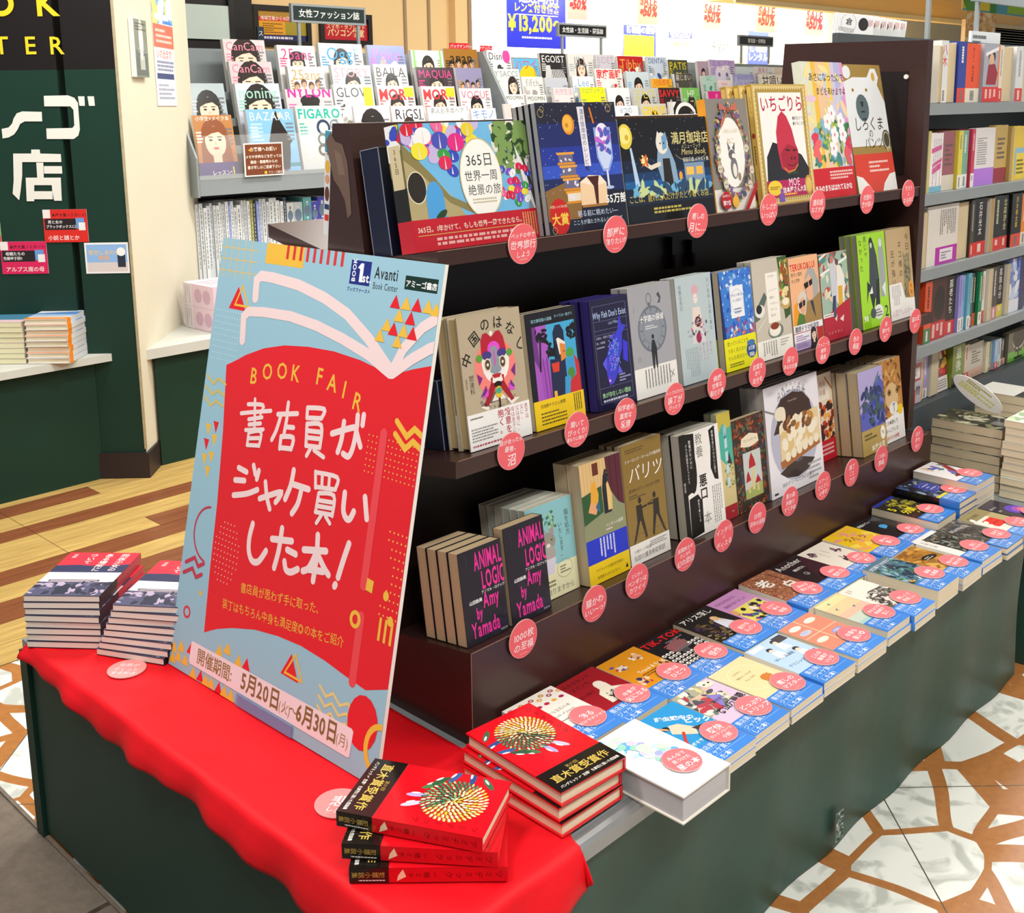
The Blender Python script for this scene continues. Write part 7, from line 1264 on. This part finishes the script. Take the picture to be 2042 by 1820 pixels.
d_ = ray(48, 636); t_ = ((p0.x+p0.y)/(d_.x+d_.y)); t_ = (1.45+d_.z*t_-sz_-.002)/8; ux = (p1-p0).normalized()
for k_, (g_, l_, art_, pc_, sc_, hd) in enumerate((('blue and white hardbacks on the wall shelf', 'blue and white hardback, %s from the bottom of the pile on the pale wall shelf', bluebook, 'efe4c8', 'dfe2e4', 1), ('cream paged paperbacks on the wall shelf', 'cream paged paperback, %s from the bottom of the outer wall shelf pile', lambda a: (a.r(0, 0, 1, 1, '4a8aa8'), a.r(0, 0, 1, .3, 'e8c8d0')), 'e8e2bc', 'd8d0b8', 0))):
    bx = None
    for i in range(8):
        o_ = p0-ux*(w_+.008)*k_; tt = t_*(1-.06*k_); mw = T(o_.x+rn.uniform(-.003, .003), o_.y+rn.uniform(-.003, .003), sz_+.001+tt*(i+1)-.0005) @ R(ya+rn.uniform(-1, 1), 'Z') @ R(-90, 'X'); lb = l_ % nth(i+1)
        if bx is None: bx = book('hardback' if hd else 'paperback', lb, w_, .18, tt-.0012, art_, sc_, 'r', hd, (.2, 'ee8a1f', lambda a: a.fine(.1, .3, .9, .7, 2, 'f8d8a8')) if hd else None, g_, pc_, mw)
        else: dup(bx, mw, lb)
# framed posters on the orange wall
def framed(u0, v0, u1, v1, lab, fn):
    p, q = ony(u0, v0, 5.6), ony(u1, v1, 5.6); w_ = q.x-p.x; h_ = p.z-q.z; t = thing('framed_poster', lab, 'poster', T(p.x, 5.595, q.z)); m = M()
    for b_ in ((0, w_, 0, .03), (0, w_, h_-.03, h_), (0, .03, .03, h_-.03), (w_-.03, w_, .03, h_-.03)): m.box(b_[0], b_[1], 0, .02, b_[2], b_[3], '241a18')
    part2(m, 'frame', BLACKB, t); a = Art(w_-.06, h_-.06, None, 3); fn(a); m = M(); m.box(.03, w_-.03, .012, .02, .03, h_-.03, 'd8a03a'); a.put(m, (.03, .0115, .03), (1, 0, 0), (0, 0, 1), (0, -1, 0)); part2(m, 'print', GLOSS, t)
framed(504, 8, 622, 94, 'black framed yellow and red class poster beside the doorway', lambda a: (a.r(0, 0, 1, 1, 'e8a01f'), a.r(.0, .8, 1, .98, 'b8862a'), a.r(0, .66, 1, .8, 'd83a24'), a.t('地域密着から10周年まで', .06, .7, .075, 'f8e8d0', b=1), a.r(.56, .2, 1, .66, 'a8942a'), a.fine(.1, .24, .5, .6, 5, '6a4a14'), a.r(0, 0, 1, .2, '2a2a5a'), a.fine(.1, .05, .9, .15, 1, 'e8e0f0', fill=.8)))
framed(637, 24, 743, 92, 'black framed red computer class poster on the orange wall', lambda a: (a.r(0, 0, 1, 1, 'c01f2a'), a.r(0, .8, 1, 1, '3a2a22'), a.t('スマホ・タブレット', .06, .52, .11, 'f4d89a', b=1, sx=.9), a.t('パソコン教室', .08, .2, .14, 'f4d89a', b=2)))
p, q = ony(511, 53, 5.6), ony(525, 76, 5.6); m = M(); m.box(p.x, q.x, 5.59, 5.619, q.z-.1, p.z, '2a3a4a'); a = Art(q.x-p.x, p.z-q.z, None); a.t('ス', .1, .2, .8, 'e8e4dc', b=1); a.put(m, (p.x, 5.5895, q.z), (1, 0, 0), (0, 0, 1), (0, -1, 0)); tag(m.build('name_plate', PRINT), 'small navy plate with one white letter below the yellow poster', 'sign')
# optician's signs
def hang(u0, v0, u1, v1, y, lab, fn, name='hanging_banner', mt=PRINT, up=True, cat='banner', bg='f4d8d0'):
    p, q = ony(u0, v0, y), ony(u1, v1, y); w_, h_ = q.x-p.x, p.z-q.z; t = thing(name, lab, cat, T(p.x, y, q.z)); a = Art(w_, h_, bg, 3); fn(a); m = M(); m.box(0, w_, 0, .006, 0, h_, bg); a.put(m, (0, -.001, 0), (1, 0, 0), (0, 0, 1), (0, -1, 0), dz=.0008); part2(m, 'sheet', mt, t)
    if up:
        m = M()
        for fx in (.05, .95): m.tube([(w_*fx, .003, h_), (w_*fx, .003, 3.1-q.z)], .003, 'ddd', 0, 5)
        part2(m, 'cord', PRINT, t)
def blueb(a): a.t('「遠近両用」', .5, .76, .16, 'f4f6fa', al='c', b=2, sx=.95); a.t('レンズ付き価格', .5, .6, .112, 'f2e23a', al='c', b=2); a.r(.14, .54, .86, .552, 'f4f6fa'); a.t('¥13,200〜', .5, .28, .24, 'f2e23a', al='c', b=3, sx=.86); a.fine(.24, .15, .76, .19, 1, 'e0e4f8', fill=.8)
hang(1010, -30, 1128, 98, 7.6, 'large royal blue lens price banner hanging from the ceiling', blueb, bg='2330c8')
def sale(a): a.ring(.5, .86, .36, .016, '5a4a4a', .2); a.t('Aigan', .5, .835, .18, '5a4a4a', al='c', sx=.9, sk=.2); a.r(.14, .855, .3, .863, '5a4a4a'); a.t('SALE', .94, .5, .34, 'd8404a', al='r', b=2, sk=.15); a.t('最大', .1, .24, .2, 'd8404a', b=2); a.t('50%', .96, .22, .42, 'd8404a', al='r', b=3, sx=.9, sk=.15); a.fine(.1, .5, .36, .66, 2, 'd8808a')
for i, (u0, v0, u1, v1) in enumerate(((1131, -60, 1171, 40), (1272, -30, 1312, 50), (1400, -8, 1438, 59), (1508, -4, 1546, 66), (1604, 8, 1641, 72))):
    hang(u0, v0, u1, v1, 7.4, 'pink sale flag hanging over the aisle, %s from the blue lens banner' % nth(i+1), sale, 'sale_flag')
hang(1244, 49, 1307, 113, 8.1, 'blue and yellow hearing-aid sign with an ear', lambda a: (a.r(.0, .0, .95, .68, 'f2e21f'), a.t('補聴器の愛眼', .08, .76, .15, 'f2f2fa', b=2), a.ring(.5, .36, .13, .03, 'b8862a', .2, a0=-60, a1=200), a.ring(.52, .36, .06, .02, 'b8862a', .1), a.l([(.4, .28), (.38, .06)], .03, 'b8862a'), a.ring(.62, .36, .1, .014, 'b8862a', .12, a0=-40, a1=40)), 'wall_sign', up=False, cat='sign', bg='2330b8')
hang(1334, 63, 1380, 78, 8.1, 'small blue two-line sign on the bright wall', lambda a: (a.t('聞きなおしが増えた', .5, .55, .1, 'f4f4fa', al='c', b=1), a.r(.1, .14, .9, .42, 'f4f4fa')), 'wall_sign', up=False, cat='sign', bg='3a44c0')
hang(1334, 84, 1378, 96, 8.1, 'pale yellow lettering strip on the bright wall', lambda a: a.t('補聴器相談会', .5, .3, .14, 'e8c83a', al='c', b=2), 'wall_sign', up=False, cat='sign', bg='f4efd6')
hang(1399, 66, 1469, 121, 8.1, 'white oval optician sign with thin script', lambda a: (a.ring(.5, .5, .48, .012, '8a8478', .38), a.t('Aigan', .5, .4, .2, '5a564e', al='c', sk=.2), a.r(.03, .4, .24, .41, '8a8478'), a.r(.76, .4, .97, .41, '8a8478')), 'wall_sign', up=False, cat='sign', bg='f6f3ea')
hang(1484, 60, 1536, 134, 8.1, 'blue and yellow rental sign behind the childcare sign board', lambda a: (a.r(.14, 0, .9, 1, '4a56d0'), a.t('補聴器', .52, .44, .22, 'f2ee8a', al='c', b=2), a.t('レンタル', .52, .18, .18, 'f4f4fa', al='c', b=2)), 'wall_sign', up=False, cat='sign', bg='f2ec9a')
hang(1735, 20, 1804, 54, 7.0, 'sky blue contact-lens sign over the end of the shop', lambda a: (a.r(0, .5, 1, 1, '6ab0e8'), a.t('コンタクトレンズ', .5, .3, .125, 'f4f8fc', al='c', b=2), a.r(.4, 0, .9, .16, 'e8c04a')), 'hanging_sign', cat='sign', bg='3f94dc')
hang(1922, -40, 2075, 38, 5.2, 'colourful yellow and green sea-side banner at the far end', lambda a: (a.r(0, 0, 1, .06, '3f9ad0'), a.r(0, .06, .5, .5, 'd8d01f'), a.r(.5, .06, 1, .44, '8ac81f'), a.r(0, .5, 1, 1, 'efe2cc'), a.e(.1, .54, .1, '4a9a3a', .08), a.e(.45, .5, .1, '3fa4d0', .12), a.p([(.6, .5), (.74, .9), (.7, .5)], '2f9ac8'), a.t('UMI', .7, .42, .12, '9aa0b8', rot=14, sk=.3), a.e(.36, .14, .04, '1f8a3a', .09)), 'hanging_banner', bg='efe2cc')
m = M(); q = ony(1925, 60, 5.9); m.box(q.x, q.x+.9, 5.9, 5.95, 0, ony(1925, 38, 5.9).z, 'dcc08a'); a = Art(.9, 1, 'e0b04a', 6); a.blobs(0, 0, 1, 1, 20, .03, .08, ['c8922a', 'e8d0a0', 'b87a2a', 'f2e8d0']); a.put(m, (q.x, 5.899, ony(1925, 82, 5.9).z), (1, 0, 0), (0, 0, .5), (0, -1, 0)); tag(m.build('amber_poster', GLOSS), 'amber photo panel standing beyond the bookcase', 'poster')
m = M(); p = ony(1985, 82, 6.6)
for i in range(9): z0 = ony(1985, 86-i*5.2, 6.6).z; m.box(p.x-.1, p.x+3, 6.6, 6.64, z0-.055, z0+.012, 'e4eae6'); m.box(p.x-.1, p.x+3, 6.62, 6.66, z0+.012, z0+.02, '9aa4a0')
m.box(p.x-.1, p.x+3, 6.64, 6.7, 0, ony(1985, 86, 6.6).z, 'e0e4de'); struct(m.build('shutter_1', PRINT))  # white slatted shutter beyond the bookcase
# ================================================================ bookcase at the far end
bc = thing('bookcase', 'grey metal bookcase with a low stage, beyond the dark end panel', 'bookcase', T(2.86, 1.3, 0))
XC, XD, YF = 2.86, 4.35, 1.30
ST = [ony(1862, 206, YF).z, ony(1862, 386, YF).z, ony(1850, 538, YF).z, ony(1840, 692, YF).z]
m = M(); m.box(XC, XD, .962, 1.6, TZ-.02, TZ); m.box(XC, XD, .95, .962, TZ-.03, TZ, k=0); part(m, 'stage_top', GREYB, bc)
m = M(); m.box(XC+.004, XD, .965, 1.59, 0, TZ-.031); part(m, 'stage_front', GREEN, bc)
for z in ST: m = M(); m.box(XC, XD, YF, 1.56, z-.03, z); part(m, 'shelf', GREYB, bc)
z5 = ony(1830, 862, YF).z; m = M(); m.box(XC, XD, YF+.02, 1.58, TZ+.001, TZ+.19); part(m, 'riser', mat('slate_board', '4a5358', .45, .4, noise=(6, .06)), bc)
m = M(); m.box(XC, XD, 1.562, 1.58, TZ+.191, ST[0]+.19); part(m, 'back_board', bpy.data.materials['slate_board'], bc)
for xx in (XC, XD): m = M(); m.box(xx-.0095, xx+.0005, YF+.005, 1.559, TZ+.192, ST[0]-.032); part(m, 'upright', GREYB, bc)
for u, v in ((1853, 0), (1950, 0)):
    q = ony(u, 60, 1.60); m = M(); m.box(q.x-.007, q.x+.007, 1.60, 1.612, ST[0], 2.1); part(m, 'sign_post', GREYB, bc)
q0, q1 = ony(1935, 2, 1.6), ony(2045, 2, 1.6); m = M(); m.box(q0.x, q1.x+.4, 1.586, 1.599, q0.z, q0.z+.08); part(m, 'sign_frame', GREYB, bc)
ROWZ = ST+[TZ+.1915]
# kind s spine out, p page edges out, c cover out; u0, u1, top v, colour, text, text colour, band colour, description
RB = [
 (0, 'p', 1869, 1877, 90, 'cbb894', '', '', 0, 'cream fore-edge against the end panel'), (0, 's', 1878, 1892, 80, 'dfe2e2', '八木', 'd83a3a', 'ece4e0', 'white plastic wrapped spine with red characters'), (0, 'p', 1893, 1909, 84, 'd8c6a0', '', '', 0, 'cream page edges beside the white wrapped spine'),
 (0, 's', 1910, 1927, 82, '2a3f9a', '', 'eee', 'e0402a', 'navy spine with red band and footballer'), (0, 's', 1929, 1957, 86, 'e8521c', 'ナシ・キス紅', '2a1410', 'e6dcc8', 'bright orange spine with black brush lettering'), (0, 'c', 1959, 1991, 86, 'a8acb8', '', '', 'd82a1f', 'cover with a dark haired youth in a red cape'),
 (0, 's', 1993, 2001, 90, 'e0d8c8', '', '888', 'd8382a', 'slim pale spine with red foot'), (0, 'p', 2003, 2022, 92, 'd4c4a2', '', '', 0, 'cream page edges, far one on the top row'), (0, 's', 2025, 2040, 92, 'd9dcdc', '', '999', 'd8382a', 'silvery spine with red foot'), (0, 's', 2042, 2060, 92, 'c8c0a8', '', '888', 0, 'tan spine at the end of the top row'),
 (1, 's', 1848, 1854, 262, 'c8bc7a', '', '', 0, 'straw coloured spine on the second row'), (1, 'c', 1856, 1881, 266, 'ece6e8', '', '', 'd84a8a', 'white cover with magenta strips'), (1, 'c', 1883, 1908, 262, '9a5a62', '', '', 'dcd2c0', 'dusty mauve cover with an origami shape'), (1, 's', 1910, 1919, 261, 'e0cf4a', '', '777', 'f0ece0', 'yellow and white spine'),
 (1, 's', 1921, 1933, 260, '7ab09a', '', 'f2f2f2', 'e6f0ea', 'sage green spine'), (1, 's', 1935, 1942, 258, 'c83a5a', '', 'f0e0e0', 'f0ece8', 'pink spine with white foot'), (1, 'c', 1944, 1984, 256, 'e6e2e2', '', '', 'b478e0', 'white text-covered cover with a purple band'), (1, 'c', 1987, 2012, 250, 'c8a85a', '', '', '9a1f2a', 'gold cover with dark red foot'), (1, 's', 2014, 2020, 254, 'b89a5a', '', '', 0, 'thin brown spine'), (1, 'c', 2021, 2048, 252, 'e8c83a', '', '', 'f0ecd8', 'yellow cover with a blue card'),
 (2, 'p', 1838, 1847, 425, 'd0bc98', '', '', 0, 'cream fore-edge beside the panel on the third row'), (2, 'c', 1849, 1911, 412, 'e2dcd4', '', '', 'b82aa8', 'open-faced cream book with a magenta label'), (2, 'p', 1913, 1933, 404, 'd9c8a4', '', '', 0, 'pale page edges on the third row'), (2, 's', 1935, 1943, 400, '4a4438', '', 'bbb', 'd83028', 'narrow dark spine with red foot'), (2, 's', 1945, 1969, 396, '17161a', '石井光太', 'e8e4e0', 'd82a20', 'thick black spine with white characters'),
 (2, 'p', 1971, 1979, 396, 'b89868', '', '', 0, 'tan fore-edge beside the thick black spine'), (2, 's', 1981, 1998, 392, '1f2226', '', 'c8c8a0', 'd83428', 'black spine with red band'), (2, 's', 2000, 2014, 390, '22241f', '北森鴻全', 'c8c48a', 'd8382c', 'black spine with olive characters'), (2, 's', 2016, 2036, 388, '1c1d1e', '沢木耕太郎', 'd8b83a', 'e04a34', 'black spine with golden characters'), (2, 's', 2038, 2050, 386, 'ee8a1f', '', 'eee', 'e8e0d0', 'orange spine on the third row'),
 (3, 's', 1842, 1856, 556, 'd8502a', '', '3a1a14', '2f7a4a', 'red-orange spine with green foot'), (3, 'c', 1858, 1888, 550, '4a1f22', '', '', 'b81f28', 'dark crimson cover with a shadowed face'), (3, 's', 1890, 1909, 552, '14120f', '孤老たち', 'e8e4de', 'd0242a', 'black spine with large white characters'), (3, 's', 1911, 1918, 550, '9a94d8', '', '6a6ab0', 'eceae8', 'lavender topped white spine'), (3, 's', 1919, 1926, 549, '8fb0dc', '', '6a7ab0', 'eceae8', 'sky blue topped white spine'), (3, 's', 1927, 1934, 547, '6ab0c8', '', '5a7a9a', 'eceae8', 'turquoise topped white spine'),
 (3, 's', 1935, 1941, 546, '2a6a6a', '', 'ddd', '14120f', 'dark teal spine'), (3, 's', 1942, 1950, 545, '1a1614', '', 'd8c8a0', 'e0481f', 'black spine with orange foot'), (3, 's', 1951, 1958, 544, '1f8a5a', '', 'e8e8e0', 'f0ece4', 'emerald spine'), (3, 's', 1959, 1966, 542, 'e8e2dc', '', 'd83a2a', 'e0563a', 'white spine with vermilion foot'), (3, 'p', 1968, 1976, 538, 'd4c4a6', '', '', 0, 'cream fore-edge on the fourth row'), (3, 's', 1978, 1990, 534, '4a4646', '', 'd8d4d0', 'c8808a', 'charcoal spine'), (3, 's', 1991, 2004, 530, '141214', '孤独の分', 'e8e4e0', 'd8c83a', 'black spine with jagged white characters'), (3, 'p', 2006, 2012, 528, 'cbbd9c', '', '', 0, 'tan page edges near the end of the fourth row'), (3, 'c', 2013, 2044, 518, '8fa4dc', '', '', 'e4e8f2', 'blue and white watercolour cover'),
 (4, 'c', 1812, 1836, 722, 'c9c2d2', '', '', 'd02430', 'grey-rose cover with white panels and red foot'), (4, 's', 1838, 1842, 716, 'e8b83a', '', '777', 0, 'thin amber spine'), (4, 's', 1843, 1853, 712, 'a89ad4', '', 'eee', 'e8e0e8', 'lilac spine'), (4, 'p', 1855, 1870, 705, 'd8caac', '', '', 0, 'cream page edges on the lowest row'), (4, 'c', 1872, 1894, 700, 'ece4e0', '', '', 'dcd8d4', 'leaning white cover with flame colours'), (4, 's', 1896, 1920, 694, '7a8a2f', '最後', 'e4ead0', '14180f', 'thick olive spine with white characters'), (4, 's', 1922, 1932, 690, 'e0c4b4', '', 'b05a4a', 'c83a34', 'peach spine'), (4, 'c', 1934, 1962, 688, 'd0c8ba', '', '', 'd8b09a', 'beige cover on the lowest row'),
 (4, 's', 1964, 1970, 684, 'e8dcc0', '', '999', 0, 'ivory spine'), (4, 's', 1971, 1978, 682, 'a8b08a', '', '777', 'c89a5a', 'moss spine'), (4, 's', 1979, 1986, 680, '8fb4e0', '', 'f0f0f0', 'd83a2a', 'baby blue spine with red foot'), (4, 's', 1987, 1995, 678, 'c0d0d8', '', '778', 'e0d8c8', 'ice blue spine'), (4, 's', 1996, 2006, 676, '17181a', '', 'c8c8c8', 'e4b8a4', 'black spine on the lowest row'), (4, 'c', 2008, 2048, 668, '6f6a5a', '', '', '6ab83a', 'olive grey cover with a lime foot'),
]
for i, (rw_, kd, u0, u1, v, c, tx, tc, bd, d) in enumerate(RB):
    z = ROWZ[rw_]+.0008; y = YF+.012+((i*7) % 5)*.0022+(.03 if rw_ == 4 else 0); vm = v+60; yb_ = YF+.014+(.03 if rw_ == 4 else 0); p, q = ony(u0, vm, yb_), ony(u1, vm, yb_); w_ = q.x-p.x-.002; h_ = ony(u0, v, y).z-z
    if rw_ < 4: h_ = h_
    mx_ = (ROWZ[rw_-1]-.034-z) if 0 < rw_ < 4 else (ROWZ[3]-.034-z if rw_ == 4 else 9)
    h_ = min(h_, mx_-.004); dp = .13
    rk = thing('book', d+' in the end bookcase', 'book', T(p.x, y, z)); a = Art(w_, h_, c, i)
    if kd == 'c':
        if 'magenta strips' in d: a.ps([[(.1, .66), (.9, .72), (.9, .8), (.1, .74)], [(.2, .3), (.9, .4), (.9, .5), (.2, .4)], [(.2, .42), (.95, .52), (.95, .58), (.2, .48)]], 'd83a8a'); a.fine(.2, .1, .9, .9, 5, 'b8a8b0', 1, .3); a.r(0, 0, 1, .1, '7ab8d0')
        elif 'text-covered' in d: a.fine(.12, .36, .6, .84, 12, '9a9498'); a.r(0, 0, 1, .3, bd)
        elif 'magenta label' in d: a.fine(.4, .5, .92, .92, 9, '77706a', 1); a.r(.3, 0, 1, .3, bd); a.r(.44, .05, .86, .26, 'e8e0ea'); a.fine(.48, .08, .8, .22, 3, '8a7a8a')
        elif 'youth' in d: a.e(.5, .78, .22, '1c1614', .16); a.e(.48, .73, .16, 'e0b090', .15); a.p([(.2, .3), (.3, .64), (.7, .66), (.9, .5), (.8, .3)], '9a1f2a'); a.p([(.1, .84), (.9, .96), (.9, .9), (.1, .78)], 'f0f0f0'); a.r(.92, .26, 1, 1, 'ee7a1f'); a.r(0, 0, 1, .26, bd); a.fine(.1, .06, .9, .22, 3, 'f4d0c8', 1)
        elif 'shadowed' in d: a.e(.55, .6, .36, '160c0c', .5); a.r(0, 0, 1, .3, bd); a.fine(.1, .04, .9, .26, 3, 'f0c0c0', 1, .6)
        elif 'watercolour' in d: a.blobs(0, .2, 1, 1, 8, .06, .16, ['3a5ac8', 'c8d8f4', '6a8ae0', 'eef2fa'], 1.6); a.r(0, 0, 1, .24, bd); a.r(.7, 0, 1, 1, '3a3f6a')
        elif 'flame' in d: a.r(0, .34, 1, 1, '8a2a3a'); a.blobs(.05, .4, .95, .9, 6, .06, .16, ['e8702a', 'd8302a', '3a1a2a', 'e0a83a']); a.t('道', .14, .78, .36, 'f2ece8', b=1); a.fine(.1, .05, .9, .28, 4, '8a8484')
        elif 'white panels' in d: a.r(.1, .5, .9, .9, 'b8424a'); a.r(.2, .56, .8, .8, 'eae6e2'); a.t('災', .3, .62, .3, '8a3a4a'); a.t('物', .5, .2, .4, '3a2a3a', b=1); a.r(0, 0, .5, .32, bd)
        elif 'yellow cover' in d: a.r(.2, .1, 1, .6, '8fc0d8'); a.r(.3, .02, 1, .5, 'ecd23a'); a.fine(.36, .1, .9, .4, 4, '6a5a1a')
        elif 'lime' in d: a.e(.5, .72, .3, 'd8c8b8', .2); a.e(.5, .78, .3, '2a2420', .2); a.r(0, 0, 1, .34, bd); a.t('生', .3, .08, .4, '1c2a10', b=2)
        else: a.fine(.2, .4, .8, .8, 5, '6a5a50'); a.r(0, 0, 1, .26, bd)
    elif kd == 's':
        if bd: a.r(0, 0, 1, .24, bd); a.fine(.3, .03, .7, .2, 1, 'f0e4e0' if bd[0] in '129bcd' else '777', 1, .7)
        a.r(0, .3, .0, .3, c)
        if tx: n_ = len(tx); sz = min(.72, .62*h_/w_/n_/1.05); a.t(tx, .5, .94, sz, tc, v=1, b=1)
        elif tc: a.fine(.34, .45, .66, .92, 1, tc, 1, .7)
    if kd == 'p':
        m = M(); m.box(.0014, w_-.0014, 0, dp-.002, .001, h_-.002, c); m.build('pages', PAGES, rk); m = M(); m.box(0, .0012, -.0015, dp, 0, h_, 'd8d0c0'); m.box(w_-.0012, w_, -.0015, dp, 0, h_, 'cfc4b0'); m.box(.0012, w_-.0012, dp-.0015, dp, 0, h_, 'ccc'); m.build('cover', PRINT, rk)
    else:
        m = M(); t2 = dp if kd == 's' else .02
        if kd == 's': m.box(.0014, w_-.0014, .0022, dp, .001, h_-.002, 'ddd0b4')
        else: m.box(.002, w_-.001, .0016, t2-.0014, .001, h_-.002, 'ddd0b4')
        m.build('pages', PAGES, rk); m = M(); m.box(0, w_, 0, .0015, 0, h_, c)
        if kd == 's': m.box(0, .0012, .0015, dp, 0, h_, c); m.box(w_-.0012, w_, .0015, dp, 0, h_, c)
        else: m.box(0, w_, t2-.0012, t2, 0, h_, c); m.box(0, .0014, .0015, t2-.0012, 0, h_, c)
        a.put(m, (0, -.0004, 0), (1, 0, 0), (0, 0, 1), (0, -1, 0)); m.build('cover', GLOSS, rk)
    if rw_ == 4 and ('leaning' in d): rk.matrix_world = T(p.x, y, z) @ R(-6, 'X')
# tall stacks on the stage: pages of the long side face the aisle end
def stack(x0, x1, y0, y1, ztop, n, top, grp, lab, pc, rot=0, seed=1):
    t_ = (ztop-TZ-.001)/n; rn = random.Random(seed); b0 = None
    for i in range(n):
        mw = T(x0+rn.uniform(-.004, .004), y0+rn.uniform(-.003, .003), TZ+.001+t_*(i+1)-.0004) @ R(rn.uniform(-.8, .8), 'Z') @ R(-90, 'X')
        lb = '%s, %s from the bottom' % (lab, nth(i+1))
        if b0 is None: b0 = book('paperback', lb, x1-x0, y1-y0, t_-.0012, top, 'd8ceb4', 'r', 0, None, grp, pc, mw, seed=seed)
        else: dup(b0, mw, lb)
q = onx(1862, 832, 2.94)
stack(2.935, 3.07, 1.085, 1.275, q.z, 7, lambda a: (a.r(0, 0, 1, 1, '2a2720'), a.blobs(.05, .1, .95, .95, 12, .03, .08, ['8a8a6a', '5a5a3a', 'b8b49a', '3a3a2a'], 2.6)), 'dark covered paperbacks piled on the stage', 'dark covered paperback in the tall pile beyond the flat books', 'd9c8a6', seed=3)
q = onx(1992, 842, 2.91)
stack(2.905, 3.04, .985, 1.072, q.z+.01, 11, lambda a: (a.r(0, 0, 1, 1, 'e8ece4'), a.blobs(.1, .2, .9, .9, 8, .04, .08, ['a8c89a', 'd8e8c0', 'c0c8c8'], 2)), 'white covered paperbacks piled on the stage', 'white covered paperback in the tall pile by the aisle', 'ecdcbc', seed=5)
stack(3.2, 3.33, 1.11, 1.27, TZ+.2, 8, lambda a: (a.r(0, 0, 1, 1, 'd8d8d0'), a.r(0, 0, 1, .3, '3a3a3a')), 'pale paperbacks piled behind the white pile', 'pale paperback in the pile behind the white pile', 'e0d2b4', seed=6)
# oval card held in a clear clip on the dark pile
p = onx(1968, 785, 3.0); oc = thing('oval_card', 'white oval card with yellow notes clipped above the dark pile', 'card', T(p.x-.02, p.y, p.z)); m = M(); n_ = 26
ps = [(.085*math.cos(2*math.pi*i/n_), .034*math.sin(2*math.pi*i/n_)) for i in range(n_)]
ctr = onx(1950, 785, 2.96); d_ = (onx(1905, 750, 2.93)-onx(1998, 822, 2.99)).normalized(); U_ = -d_; V_ = Vector((-.25, -.35, .9)); V_ = (V_-U_*V_.dot(U_)).normalized(); N_ = U_.cross(V_)
if N_.dot(EYE-ctr) < 0: N_ = -N_
Lr = (onx(1905, 750, 2.93)-onx(1998, 822, 2.99)).length/2; sc_ = Lr/.085
a = Art(2*Lr, .068*sc_, None, 3); a.e(.5, .5, .499, 'f6f6ee', .034*sc_/(2*Lr), n=30); a.fine(.2, .64, .7, .84, 2, 'a8a84a', fill=.7); a.fine(.14, .3, .84, .6, 3, 'dce08a', fill=.9)
for s_ in (1, -1):
    m.poly([ctr+U_*x*sc_+V_*y*sc_+N_*.0012*s_ for x, y in ps], 'f6f6ee')
for (x0, y0), (x1, y1) in zip(ps, ps[1:]+ps[:1]): m.poly([ctr+U_*x0*sc_+V_*y0*sc_+N_*.0012, ctr+U_*x1*sc_+V_*y1*sc_+N_*.0012, ctr+U_*x1*sc_+V_*y1*sc_-N_*.0012, ctr+U_*x0*sc_+V_*y0*sc_-N_*.0012], 'e8e8e0')
a.put(m, ctr-U_*Lr-V_*.034*sc_+N_*.0014, U_, V_, N_); part(m, 'card', MATTE, oc)
e_ = ctr+U_*Lr*.93; zt_ = onx(1862, 832, 2.94).z; m = M(); m.tube([(e_.x, e_.y, zt_+.001), (e_.x, e_.y, e_.z), (e_.x-.005, e_.y, e_.z+.008)], .004, 'dfe6ea'); m.box(e_.x-.016, e_.x+.016, e_.y-.016, e_.y+.016, zt_+.0008, zt_+.0028, 'dfe6ea'); part(m, 'clip', CLEAR, oc)
# white books standing above the dark end panel, on the bookcase's rear half
m = M(); ob = None
tb2 = thing('rear_shelf', 'grey shelf unit behind the dark end panel carrying white books', 'shelf unit', T(2.86, 1.75, 0)); m = M(); zt_ = ony(1700, 92, 1.86).z; m.box(ony(1640, 90, 1.98).x, 4.3, 1.74, 1.98, 0, zt_); part(m, 'body', GREYB, tb2)
for i, u in enumerate((1662, 1676, 1690, 1704, 1718, 1730)):
    p = ony(u, 84, 1.86); mw = T(p.x+.0, 1.86, zt_+.034) @ R(12, 'Y') @ R(-90+52, 'Z')
    hb = ony(u, 46, 1.86).z-zt_
    lb = 'white book with a black dot motif above the end panel, %s of the slanting row' % nth(i+1)
    if ob is None: ob = book('hardback', lb, .13, hb*1.03, .02, lambda a: (a.r(0, 0, 1, 1, 'e4e6e6'), a.ring(.34, .6, .2, .01, '9a9a9a', .24), a.t('倉', .26, .56, .18, '2a2a2a', b=1), a.e(.72, .66, .13, '1c1c1c', .16), a.fine(.1, .2, .5, .4, 3, '888'), a.fine(.84, .6, .96, .9, 3, 'c86a6a', 1)), 'e2e4e4', 'l', 0, None, 'white books above the end panel', 'e8e4da', mw, lambda a: (a.r(0, 0, 1, 1, 'dcdfe0'), a.fine(.3, .2, .7, .95, 1, '6a6e74', 1, .7)))
    else: dup(ob, mw, lb)
p = ony(1893, 64, 1.66); q = ony(1950, 86, 1.66); m = M(); hw = q.x-p.x; hh_ = p.z-ST[0]; m.box(0, hw, 0, .01, 0, hh_, 'dfe2e4'); a = Art(hw, hh_, 'd6dade', 3); a.fine(.04, .8, .5, .96, 2, '4a4e54', fill=.6); a.put(m, (0, -.0005, 0), (1, 0, 0), (0, 0, 1), (0, -1, 0)); o = m.build('book', PRINT); o.matrix_world = T(p.x, 1.5845, ST[0]+.0005) ; tag(o, 'pale grey book standing behind the top row beside the sign post', 'book')
